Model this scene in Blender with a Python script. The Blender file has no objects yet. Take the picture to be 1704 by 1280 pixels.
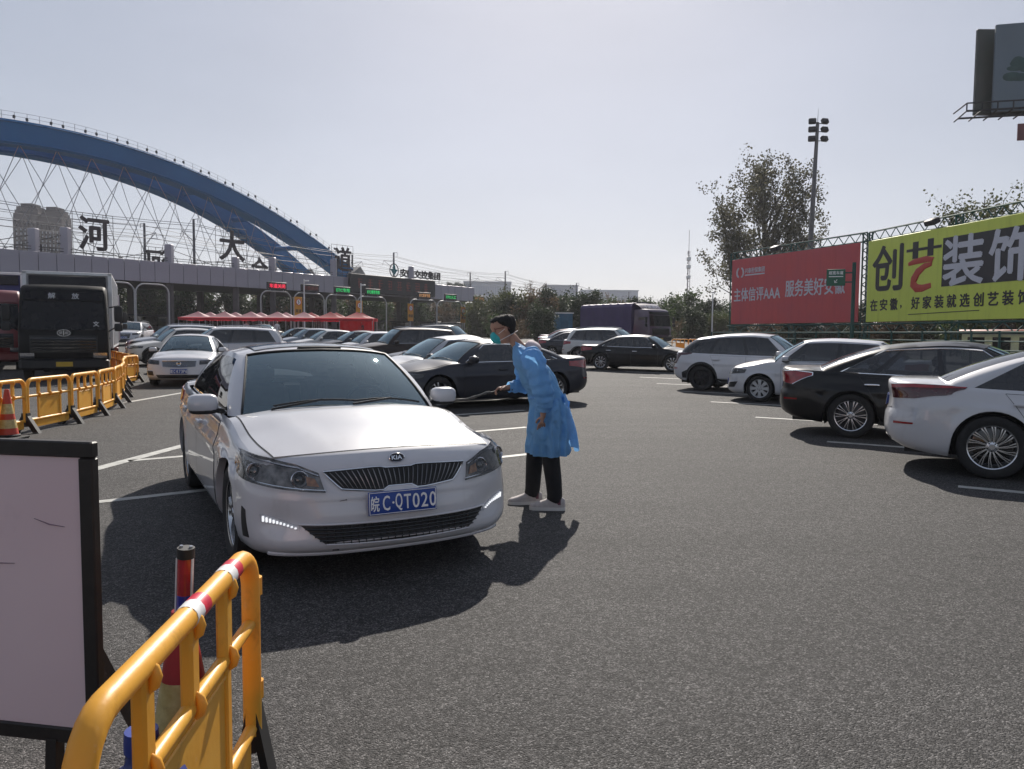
import bpy, bmesh, math, random
import numpy as np
from mathutils import Vector, Matrix, Euler
R = math.radians
random.seed(7)
scene = bpy.context.scene
col = scene.collection

# ------------------------------------------------------------------ camera, sky, sun, exposure
CAM_H = 1.52
cam_data = bpy.data.cameras.new('camera')
cam_data.sensor_fit = 'HORIZONTAL'
cam_data.sensor_width = 36.0
cam_data.lens = 36.0 * 1280.0 / 1704.0
cam_data.clip_start = 0.05
cam_data.clip_end = 6000
cam = bpy.data.objects.new('camera', cam_data)
col.objects.link(cam)
PITCH = math.atan((640 - 556) / 1280.0)
cam.matrix_world = (Matrix.Translation((0, 0, CAM_H)) @ Euler((R(90) - PITCH, 0, 0)).to_matrix().to_4x4()
                    @ Matrix.Rotation(R(0.4), 4, 'Z'))
scene.camera = cam

SUN_EL, SUN_AZ = 36.0, 4.5           # azimuth in degrees to the right of +Y
world = bpy.data.worlds.new('World')
scene.world = world
world.use_nodes = True
wn, wl = world.node_tree.nodes, world.node_tree.links
wn.clear()
sky = wn.new('ShaderNodeTexSky')
sky.sky_type = 'NISHITA'
sky.sun_disc = False
sky.sun_elevation = R(SUN_EL)
sky.sun_rotation = R(SUN_AZ)
sky.altitude = 50
sky.air_density = 1.0
sky.dust_density = 0.7
sky.ozone_density = 1.0
gam = wn.new('ShaderNodeGamma')                  # hazy autumn sky: the whole dome evened out alike
gam.inputs[1].default_value = 0.5
hsv = wn.new('ShaderNodeHueSaturation')
hsv.inputs['Saturation'].default_value = 0.7
hsv.inputs['Value'].default_value = 1.95
tint = wn.new('ShaderNodeMix'); tint.data_type = 'RGBA'; tint.blend_type = 'MULTIPLY'
tint.inputs[0].default_value = 1.0
tint.inputs[7].default_value = (0.965, 0.975, 1.06, 1)
bg = wn.new('ShaderNodeBackground')
bg.inputs['Strength'].default_value = 0.073
wo = wn.new('ShaderNodeOutputWorld')
wl.new(sky.outputs[0], gam.inputs[0])
wl.new(gam.outputs[0], hsv.inputs['Color'])
wl.new(hsv.outputs[0], tint.inputs[6])
# very faint, very wide veils of high cloud
wtc = wn.new('ShaderNodeTexCoord'); wmp = wn.new('ShaderNodeMapping'); wmp.inputs['Scale'].default_value = (1.0, 1.0, 3.0)
wnz = wn.new('ShaderNodeTexNoise'); wnz.inputs['Scale'].default_value = 2.2; wnz.inputs['Detail'].default_value = 5
wmr = wn.new('ShaderNodeMapRange'); wmr.inputs[1].default_value = .3; wmr.inputs[2].default_value = .75; wmr.inputs[3].default_value = .96; wmr.inputs[4].default_value = 1.07
wmx = wn.new('ShaderNodeMix'); wmx.data_type = 'RGBA'; wmx.blend_type = 'MULTIPLY'; wmx.inputs[0].default_value = 1.0
wl.new(wtc.outputs['Generated'], wmp.inputs['Vector']); wl.new(wmp.outputs[0], wnz.inputs['Vector']); wl.new(wnz.outputs['Fac'], wmr.inputs[0])
wl.new(tint.outputs[2], wmx.inputs[6]); wl.new(wmr.outputs[0], wmx.inputs[7])
wl.new(wmx.outputs[2], bg.inputs['Color'])
wl.new(bg.outputs[0], wo.inputs['Surface'])

sun_data = bpy.data.lights.new('sun', 'SUN')
sun_data.energy = 4.3
sun_data.angle = R(0.6)
sun_data.color = (1.0, 0.93, 0.84)
sun = bpy.data.objects.new('sun', sun_data)
col.objects.link(sun)
_sd = Vector((math.sin(R(SUN_AZ)) * math.cos(R(SUN_EL)), math.cos(R(SUN_AZ)) * math.cos(R(SUN_EL)), math.sin(R(SUN_EL))))
sun.rotation_euler = _sd.to_track_quat('Z', 'Y').to_euler()
sun.location = (0, 0, 60)

scene.view_settings.view_transform = 'Standard'
scene.view_settings.look = 'None'
scene.view_settings.exposure = 0.6
scene.view_settings.gamma = 1.0
scene.render.engine = 'CYCLES'
scene.cycles.use_denoising = True
scene.cycles.max_bounces = 6
scene.cycles.transparent_max_bounces = 12
scene.cycles.volume_bounces = 0
scene.cycles.sample_clamp_indirect = 4.0
scene.cycles.caustics_reflective = False
scene.cycles.caustics_refractive = False

# ------------------------------------------------------------------ materials
MATS = {}
def mat(name, c, rough=0.6, metal=0.0, coat=0.0, var=0.0, scale=6.0, bump=0.0, bscale=60.0, emit=None, estr=0.0, alpha=None,
        trans=0.0, spec=None, c2=None, detail=4.0, sheen=0.0, rvar=0.0):
    if name in MATS: return MATS[name]
    m = bpy.data.materials.new(name); m.use_nodes = True
    nt = m.node_tree; n, l = nt.nodes, nt.links
    p = n['Principled BSDF']
    p.inputs['Base Color'].default_value = (*c, 1)
    p.inputs['Roughness'].default_value = rough
    p.inputs['Metallic'].default_value = metal
    p.inputs['Coat Weight'].default_value = coat
    p.inputs['Coat Roughness'].default_value = 0.03
    if spec is not None: p.inputs['Specular IOR Level'].default_value = spec
    if sheen: p.inputs['Sheen Weight'].default_value = sheen
    if trans: p.inputs['Transmission Weight'].default_value = trans
    if emit: p.inputs['Emission Color'].default_value = (*emit, 1); p.inputs['Emission Strength'].default_value = estr
    tc = n.new('ShaderNodeTexCoord')
    if var or c2 or rvar:
        nz = n.new('ShaderNodeTexNoise'); nz.inputs['Scale'].default_value = scale; nz.inputs['Detail'].default_value = detail
        l.new(tc.outputs['Object'], nz.inputs['Vector'])
        rp = n.new('ShaderNodeValToRGB')
        if c2: a, b = c, c2
        else: a = tuple(x * (1 - var) for x in c); b = tuple(min(1, x * (1 + var)) for x in c)
        rp.color_ramp.elements[0].position = 0.3; rp.color_ramp.elements[0].color = (*a, 1)
        rp.color_ramp.elements[1].position = 0.7; rp.color_ramp.elements[1].color = (*b, 1)
        l.new(nz.outputs['Fac'], rp.inputs[0]); l.new(rp.outputs[0], p.inputs['Base Color'])
        if rvar:
            mr = n.new('ShaderNodeMapRange'); mr.inputs[3].default_value = max(0.02, rough - rvar); mr.inputs[4].default_value = rough + rvar
            l.new(nz.outputs['Fac'], mr.inputs[0]); l.new(mr.outputs[0], p.inputs['Roughness'])
    if bump:
        nb = n.new('ShaderNodeTexNoise'); nb.inputs['Scale'].default_value = bscale; nb.inputs['Detail'].default_value = 3
        l.new(tc.outputs['Object'], nb.inputs['Vector'])
        bp = n.new('ShaderNodeBump'); bp.inputs['Strength'].default_value = bump; bp.inputs['Distance'].default_value = 0.02
        l.new(nb.outputs['Fac'], bp.inputs['Height']); l.new(bp.outputs[0], p.inputs['Normal'])
    MATS[name] = m
    return m

def glass(name, tint, refl=(1, 1, 1), rough=0.015, add=0.05):
    if name in MATS: return MATS[name]
    m = bpy.data.materials.new(name); m.use_nodes = True
    nt = m.node_tree; n, l = nt.nodes, nt.links
    n.clear()
    o = n.new('ShaderNodeOutputMaterial'); mx = n.new('ShaderNodeMixShader')
    t = n.new('ShaderNodeBsdfTransparent'); t.inputs[0].default_value = (*tint, 1)
    g = n.new('ShaderNodeBsdfGlossy'); g.inputs['Roughness'].default_value = rough
    g.inputs['Color'].default_value = (*refl, 1)
    f = n.new('ShaderNodeFresnel'); f.inputs['IOR'].default_value = 1.5
    tc = n.new('ShaderNodeTexCoord'); nz = n.new('ShaderNodeTexNoise'); nz.inputs['Scale'].default_value = 2.0
    l.new(tc.outputs['Object'], nz.inputs['Vector'])
    bp = n.new('ShaderNodeBump'); bp.inputs['Strength'].default_value = 0.05; bp.inputs['Distance'].default_value = 0.01
    l.new(nz.outputs['Fac'], bp.inputs['Height']); l.new(bp.outputs[0], g.inputs['Normal'])
    ad = n.new('ShaderNodeMath'); ad.operation = 'ADD'; ad.inputs[1].default_value = add
    l.new(f.outputs[0], ad.inputs[0]); l.new(ad.outputs[0], mx.inputs[0])
    l.new(t.outputs[0], mx.inputs[1]); l.new(g.outputs[0], mx.inputs[2]); l.new(mx.outputs[0], o.inputs['Surface'])
    MATS[name] = m
    return m

def paint(name, c, metal=0.0, rough=0.35):
    d = max(c) < .06
    return mat(name, c, rough, metal, coat=0.45 if d else 1.0, var=0.05, scale=1.6, rvar=0.06, spec=0.2 if d else None)

BLACK = mat('black_plastic', (0.012, 0.012, 0.013), 0.55, var=0.2, scale=12)
GLOSSBLK = mat('gloss_black', (0.008, 0.008, 0.009), 0.12, coat=0.6, var=0.1)
RUBBER = mat('rubber', (0.016, 0.016, 0.017), 0.8, var=0.25, scale=20, bump=0.1, bscale=80)
CHROME = mat('chrome', (0.75, 0.76, 0.78), 0.12, 1.0, var=0.04)
ALLOY = mat('alloy', (0.55, 0.56, 0.58), 0.25, 1.0, var=0.06, scale=10)
DARKALLOY = mat('dark_alloy', (0.05, 0.05, 0.055), 0.35, 0.8, var=0.1)
STEEL = mat('galvanised_steel', (0.42, 0.43, 0.45), 0.45, 0.6, var=0.12, scale=3)
WPAINT = mat('white_metal_paint', (0.72, 0.72, 0.72), 0.45, var=0.08, scale=4)
DARKINT = mat('dark_interior', (0.025, 0.024, 0.025), 0.8, var=0.2, scale=8)
BEIGE = mat('beige_interior', (0.25, 0.2, 0.15), 0.8, var=0.15, scale=8)
WIND = glass('windscreen_glass', (0.58, 0.66, 0.68), (.72, .92, 1.0), add=0.16)
SIDEG = glass('tinted_side_glass', (0.10, 0.11, 0.12))
CLEARG = glass('lamp_cover_glass', (0.93, 0.93, 0.93), add=0.0)
LAMPRED = mat('lamp_red', (0.28, 0.008, 0.014), 0.15, coat=1.0, var=0.3, scale=15)
LAMPDK = mat('lamp_dark_red', (0.06, 0.006, 0.01), 0.12, coat=1.0, var=0.3, scale=15)
LAMPCLR = mat('lamp_reflector', (0.5, 0.5, 0.52), 0.12, 0.9, var=0.4, scale=25)
LEDW = mat('led_white', (0.8, 0.8, 0.8), 0.3, emit=(0.95, 0.97, 1.0), estr=0.55, var=0.02)
PLATEB = mat('plate_blue', (0.012, 0.05, 0.26), 0.4, var=0.05)
PLATEG = mat('plate_green', (0.2, 0.5, 0.3), 0.4, var=0.05)
PLATEY = mat('plate_yellow', (0.5, 0.32, 0.02), 0.4, var=0.05)
TXTW = mat('lettering_white', (0.78, 0.78, 0.78), 0.5, var=0.03)

def add_dirt(m, dirt, scale=8.0, lo=.55, hi=.72, amount=.6, stretch=(1, 1, 1)):
    """blotches and streaks of grime with a shape of their own, mixed over the base colour"""
    nt = m.node_tree; n, l = nt.nodes, nt.links; p = n['Principled BSDF']; inp = p.inputs['Base Color']
    tc = n.new('ShaderNodeTexCoord'); mp = n.new('ShaderNodeMapping'); mp.inputs['Scale'].default_value = stretch
    nz = n.new('ShaderNodeTexNoise'); nz.inputs['Scale'].default_value = scale; nz.inputs['Detail'].default_value = 8; nz.inputs['Roughness'].default_value = .7
    mr = n.new('ShaderNodeMapRange'); mr.inputs[1].default_value = lo; mr.inputs[2].default_value = hi; mr.inputs[3].default_value = 0; mr.inputs[4].default_value = amount
    mx = n.new('ShaderNodeMix'); mx.data_type = 'RGBA'; mx.inputs[7].default_value = (*dirt, 1)
    l.new(tc.outputs['Object'], mp.inputs[0]); l.new(mp.outputs[0], nz.inputs['Vector']); l.new(nz.outputs['Fac'], mr.inputs[0]); l.new(mr.outputs[0], mx.inputs[0])
    if inp.links: l.new(inp.links[0].from_socket, mx.inputs[6])
    else: mx.inputs[6].default_value = inp.default_value
    l.new(mx.outputs[2], inp)
    return m

# ------------------------------------------------------------------ mesh helpers
class MB:
    def __init__(s): s.v = []; s.f = []; s.m = []
    def add(s, verts, faces, mi=0):
        b = len(s.v); s.v += [tuple(v) for v in verts]
        for f in faces: s.f.append(tuple(i + b for i in f)); s.m.append(mi)
        return s
    def box(s, c, d, mi=0, M=None, bev=0.0):
        x, y, z = d[0] / 2, d[1] / 2, d[2] / 2
        if bev > 0:
            b = min(bev, x * .9, y * .9, z * .9)
            vs = []; 
            for sz in (-1, 1):
                for (zz, ins) in (((-1 if sz < 0 else 1) * z, b), ((-1 if sz < 0 else 1) * (z - b), 0)) if sz < 0 else ((z - b, 0), (z, b)):
                    xx, yy = x - ins, y - ins
                    bb = b
                    vs += [(xx, -yy + bb, zz), (xx, yy - bb, zz), (xx - bb, yy, zz), (-xx + bb, yy, zz), (-xx, yy - bb, zz), (-xx, -yy + bb, zz), (-xx + bb, -yy, zz), (xx - bb, -yy, zz)]
            fs = [tuple(reversed(range(8))), tuple(range(24, 32))]
            for k in range(3):
                for i in range(8):
                    a, b2 = k * 8 + i, k * 8 + (i + 1) % 8
                    fs.append((a, b2, b2 + 8, a + 8))
        else:
            vs = [(-x, -y, -z), (x, -y, -z), (x, y, -z), (-x, y, -z), (-x, -y, z), (x, -y, z), (x, y, z), (-x, y, z)]
            fs = [(3, 2, 1, 0), (4, 5, 6, 7), (0, 1, 5, 4), (1, 2, 6, 5), (2, 3, 7, 6), (3, 0, 4, 7)]
        if M is not None: vs = [tuple(M @ Vector(v)) for v in vs]
        vs = [(v[0] + c[0], v[1] + c[1], v[2] + c[2]) for v in vs]
        return s.add(vs, fs, mi)
    def bar(s, a, b, w, h=None, mi=0):
        a, b = Vector(a), Vector(b); d = b - a; L = d.length
        if L < 1e-6: return s
        q = d.to_track_quat('X', 'Z').to_matrix()
        return s.box((a + b) / 2, (L, w, h or w), mi, q)
    def tube(s, pts, r, n=8, mi=0, cap=True, closed=False):
        pts = [Vector(p) for p in pts]; N = len(pts)
        rs = r if isinstance(r, (list, tuple)) else [r] * N
        rings = []; up = None
        for i, p in enumerate(pts):
            if closed: t = pts[(i + 1) % N] - pts[i - 1]
            else: t = pts[min(i + 1, N - 1)] - pts[max(i - 1, 0)]
            t.normalize()
            if up is None:
                up = Vector((0, 0, 1)) if abs(t.z) < 0.9 else Vector((1, 0, 0))
            a = t.cross(up)
            if a.length < 1e-4: a = t.cross(Vector((0, 1, 0.01)))
            a.normalize(); b = a.cross(t).normalized(); up = b
            rings.append([p + (a * math.cos(2 * math.pi * k / n) + b * math.sin(2 * math.pi * k / n)) * rs[i] for k in range(n)])
        vs = [v for r_ in rings for v in r_]; fs = []
        for i in range(N if closed else N - 1):
            j = (i + 1) % N
            for k in range(n):
                fs.append((i * n + k, i * n + (k + 1) % n, j * n + (k + 1) % n, j * n + k))
        if cap and not closed:
            fs.append(tuple(reversed(range(n)))); fs.append(tuple((N - 1) * n + k for k in range(n)))
        return s.add(vs, fs, mi)
    def lathe(s, prof, n=24, mi=0, M=None, closed=False):
        # prof: (r, z) pairs round Z
        vs = []; P = len(prof)
        for k in range(n):
            a = 2 * math.pi * k / n
            for r_, z in prof: vs.append((r_ * math.cos(a), r_ * math.sin(a), z))
        fs = []
        for k in range(n):
            k2 = (k + 1) % n
            for i in range(P if closed else P - 1):
                j = (i + 1) % P
                fs.append((k * P + i, k2 * P + i, k2 * P + j, k * P + j))
        if M is not None: vs = [tuple(M @ Vector(v)) for v in vs]
        return s.add(vs, fs, mi)
    def prism(s, poly, z0, z1, mi=0, M=None):
        n = len(poly)
        vs = [(p[0], p[1], z0) for p in poly] + [(p[0], p[1], z1) for p in poly]
        fs = [tuple(reversed(range(n))), tuple(range(n, 2 * n))] + [(i, (i + 1) % n, (i + 1) % n + n, i + n) for i in range(n)]
        if M is not None: vs = [tuple(M @ Vector(v)) for v in vs]
        return s.add(vs, fs, mi)
    def grid(s, rows, mi=0, closeu=False):
        # rows: list of equally long point lists
        n = len(rows[0]); vs = [p for r_ in rows for p in r_]; fs = []
        for i in range(len(rows) - 1):
            for k in range(n if closeu else n - 1):
                k2 = (k + 1) % n
                fs.append((i * n + k, i * n + k2, (i + 1) * n + k2, (i + 1) * n + k))
        return s.add(vs, fs, mi)
    def mesh(s, name, mats, smooth=True, sharp=40.0):
        me = bpy.data.meshes.new(name)
        me.from_pydata(s.v, [], s.f); me.update()
        for m in (mats if isinstance(mats, (list, tuple)) else [mats]): me.materials.append(m)
        if any(s.m): me.polygons.foreach_set('material_index', s.m)
        fix(me, smooth, sharp)
        return me
    def build(s, name, mats, parent=None, smooth=True, sharp=40.0, loc=None):
        return obj(name, s.mesh(name, mats, smooth, sharp), parent, loc)

def fix(me, smooth=True, sharp=40.0, weld=1e-5):
    bm = bmesh.new(); bm.from_mesh(me)
    bmesh.ops.remove_doubles(bm, verts=bm.verts, dist=weld)
    bmesh.ops.recalc_face_normals(bm, faces=bm.faces)
    if smooth:
        ca = math.cos(R(sharp))
        for f in bm.faces: f.smooth = True
        for e in bm.edges:
            if len(e.link_faces) == 2 and e.link_faces[0].normal.dot(e.link_faces[1].normal) < ca: e.smooth = False
    bm.to_mesh(me); bm.free()

def obj(name, data, parent=None, loc=None):
    o = bpy.data.objects.new(name, data); col.objects.link(o)
    if parent is not None: o.parent = parent
    if loc is not None: o.location = loc
    return o
def thing(name, label, cat, loc=(0, 0, 0), rz=0.0, group=None):
    o = bpy.data.objects.new(name, None); col.objects.link(o)
    o.empty_display_size = 0.2
    o.location = loc; o.rotation_euler = (0, 0, rz)
    return tag(o, label, cat, group)
def tag(o, label=None, cat=None, group=None, kind=None):
    if label: o['label'] = label
    if cat: o['category'] = cat
    if group: o['group'] = group
    if kind: o['kind'] = kind
    return o
def copy_tree(o, parent=None):
    c = o.copy(); col.objects.link(c)
    c.parent = parent
    for ch in list(o.children): copy_tree(ch, c)
    return c

_txt = {}
def text_mesh(s, size, ext=0.002, off=0.0, spacing=1.0, mirror=False, width=None):
    key = (s, size, ext, off, spacing, mirror, width)
    bold, off = off, 0.0                       # heavier strokes come from shifted copies, which keeps dense characters clean
    if key in _txt: return _txt[key]
    cu = bpy.data.curves.new('lettering', 'FONT'); cu.body = s; cu.size = size; cu.extrude = ext; cu.offset = off
    cu.space_character = spacing; cu.align_x = 'CENTER'; cu.align_y = 'CENTER'; cu.resolution_u = 3
    o = bpy.data.objects.new('lettering', cu); col.objects.link(o)
    bpy.context.view_layer.update()
    dg = bpy.context.evaluated_depsgraph_get()
    me = bpy.data.meshes.new_from_object(o.evaluated_get(dg))
    bpy.data.objects.remove(o); bpy.data.curves.remove(cu)
    n = len(me.vertices); co = np.empty(n * 3, 'f'); me.vertices.foreach_get('co', co); co = co.reshape(-1, 3)
    if n:
        mn, mx = co.min(0), co.max(0); co[:, :2] -= ((mn + mx) / 2)[:2]
        if width: co[:, 0] *= width / max(1e-6, (mx - mn)[0])
        if mirror: co[:, 0] *= -1
        me.vertices.foreach_set('co', co.ravel())
    if mirror: me.flip_normals()
    if bold and n:
        bm = bmesh.new()
        for k, (dx, dy) in enumerate(((0, 0), (1, .3), (-1, -.3), (.3, -1), (-.3, 1))):
            c2 = me.copy(); c2.transform(Matrix.Translation((dx * bold, dy * bold, k * max(.0002, ext * .08)))); bm.from_mesh(c2); bpy.data.meshes.remove(c2)
        bm.to_mesh(me); bm.free()
    _txt[key] = me
    return me
def text(name, s, size, m, parent, M, **kw):
    me = text_mesh(s, size, **kw).copy()
    me.materials.clear(); me.materials.append(m)
    o = obj(name, me, parent); o.matrix_local = M
    return o
def frame(origin, xdir, updir=(0, 0, 1)):
    # matrix whose local X runs along xdir, local Y along updir, local Z out of the face
    x = Vector(xdir).normalized(); y = Vector(updir); z = x.cross(y).normalized(); y = z.cross(x).normalized()
    m = Matrix((x, y, z)).transposed().to_4x4(); m.translation = Vector(origin)
    return m
def interp(x, pts):
    # smooth monotone-ish interpolation through (x, y) pairs
    xs = [p[0] for p in pts]; ys = [p[1] for p in pts]
    if x <= xs[0]: return ys[0]
    if x >= xs[-1]: return ys[-1]
    for i in range(len(xs) - 1):
        if xs[i] <= x <= xs[i + 1]:
            h = xs[i + 1] - xs[i]; t = (x - xs[i]) / h
            d = (ys[i + 1] - ys[i]) / h
            def slope(k):
                if k == 0: return (ys[1] - ys[0]) / (xs[1] - xs[0])
                if k == len(xs) - 1: return (ys[-1] - ys[-2]) / (xs[-1] - xs[-2])
                a = (ys[k] - ys[k - 1]) / (xs[k] - xs[k - 1]); b = (ys[k + 1] - ys[k]) / (xs[k + 1] - xs[k])
                return 0.0 if a * b <= 0 else 2 * a * b / (a + b)
            m0, m1 = slope(i), slope(i + 1)
            return ((2 * t**3 - 3 * t**2 + 1) * ys[i] + (t**3 - 2 * t**2 + t) * h * m0 + (-2 * t**3 + 3 * t**2) * ys[i + 1] + (t**3 - t**2) * h * m1)
def ray(px, py):
    a, b = px - 852.0, py - 640.0
    cr, sr = math.cos(R(0.4)), math.sin(R(0.4))
    x, y = a * cr + b * sr, -a * sr + b * cr
    c, s = math.cos(PITCH), math.sin(PITCH)
    return Vector((x, 1280 * c - y * s, -1280 * s - y * c))
def ground_at(px, py, z=0.0):
    r = ray(px, py); t = (z - CAM_H) / r.z
    return Vector((r.x * t, r.y * t, z))
def at(px, py, Y):
    r = ray(px, py); t = Y / r.y
    return Vector((r.x * t, Y, CAM_H + r.z * t))
# ------------------------------------------------------------------ cars
PAINT = mat('paint_template', (0.5, 0.5, 0.5), 0.35, coat=1.0)
def superell(mb, c, d, e=0.6, mi=0, nu=14, nv=9, M=None):
    def sp(a, p): return math.copysign(abs(a) ** p, a)
    rows = []
    for j in range(nv):
        b = -math.pi / 2 + math.pi * j / (nv - 1)
        row = []
        for i in range(nu):
            a = 2 * math.pi * i / nu
            p = Vector((sp(math.cos(b), e) * sp(math.cos(a), e) * d[0] / 2, sp(math.cos(b), e) * sp(math.sin(a), e) * d[1] / 2, sp(math.sin(b), e) * d[2] / 2))
            if M is not None: p = M @ p
            row.append(p + Vector(c))
        rows.append(row)
    return mb.grid(rows, mi, closeu=True)

WHEELS = {}
def wheel_meshes(r, style):
    k = (r, style)
    if k in WHEELS: return WHEELS[k]
    M = Matrix.Rotation(R(-90), 4, 'X')          # Z axis -> +Y
    w = 0.205; rr = r * 0.70
    t = MB()
    t.lathe([(rr - .004, -w * .46), (rr + .012, -w * .5), (r - .045, -w * .53), (r - .014, -w * .46), (r - .002, -w * .3), (r, 0), (r - .002, w * .3), (r - .014, w * .46), (r - .045, w * .53),
             (rr + .03, w * .515), (rr + .012, w * .5), (rr - .004, w * .46)], 40, 0, M, closed=True)
    tyre = t.mesh('tyre', RUBBER)
    n, twin, sw, mats_ = {'multi': (10, True, .034, (ALLOY, DARKALLOY)), 'turbine': (14, True, .027, (ALLOY, GLOSSBLK)), 'five': (5, True, .07, (ALLOY, DARKALLOY)),
                    'ten': (10, False, .045, (ALLOY, DARKALLOY)), 'dark': (7, True, .05, (DARKALLOY, BLACK)), 'cover': (8, False, .10, (mat('wheel_cover', (.45, .46, .48), .35, .5, var=.1), DARKALLOY))}[style]
    m = MB()
    yo = w * .40
    m.lathe([(rr, -w * .4), (rr - .02, -w * .3), (rr - .03, yo - .03), (rr - .012, yo), (rr + .006, yo + .008), (rr + .004, yo + .014), (rr - .016, yo + .006)], 40, 0, M)
    m.lathe([(0.0, yo - .055), (.13, yo - .06), (rr - .03, yo - .075)], 24, 1, M)        # dark backing (brake)
    m.lathe([(.0, yo + .004), (.028, yo + .004), (.034, yo - .002), (.060, yo - .008), (.066, yo - .03)], 20, 0, M)
    for k2 in range(n):
        a = 2 * math.pi * k2 / n
        for sgn in ((-1, 1) if twin else (0,)):
            da = sgn * (math.pi / n * (.36 if style != 'turbine' else .30))
            ss = sw * (.5 if twin else 1)
            r0, r1 = .05, rr - .012
            pts = []
            for q, (rad, ww, zz) in enumerate([(r0, ss * .55, yo - .004), ((r0 + r1) / 2, ss * .6, yo + .002), (r1, ss * 1.0, yo - .004)]):
                ang = a + da * (0.55 + 0.45 * q / 2) + (0.10 * q if style == 'turbine' else 0)
                ca, sa = math.cos(ang), math.sin(ang)
                c = (rad * ca, rad * sa)
                pts.append([(c[0] - sa * -ww / 2, c[1] + ca * -ww / 2, zz), (c[0] - sa * ww / 2, c[1] + ca * ww / 2, zz), (c[0] - sa * ww / 2, c[1] + ca * ww / 2, zz - .03), (c[0] - sa * -ww / 2, c[1] + ca * -ww / 2, zz - .03)])
            rows = [[M @ Vector(p) for p in q] for q in pts]
            m.grid(rows, 0, closeu=True)
    for k2 in range(5):
        a = 2 * math.pi * k2 / 5 + .3
        m.lathe([(0, .006), (.008, .006), (.009, 0)], 6, 1, M @ Matrix.Translation((.046 * math.cos(a), .046 * math.sin(a), yo - .004)))
    rim = m.mesh('rim', list(mats_), sharp=30)
    WHEELS[k] = (tyre, rim)
    return WHEELS[k]

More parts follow.
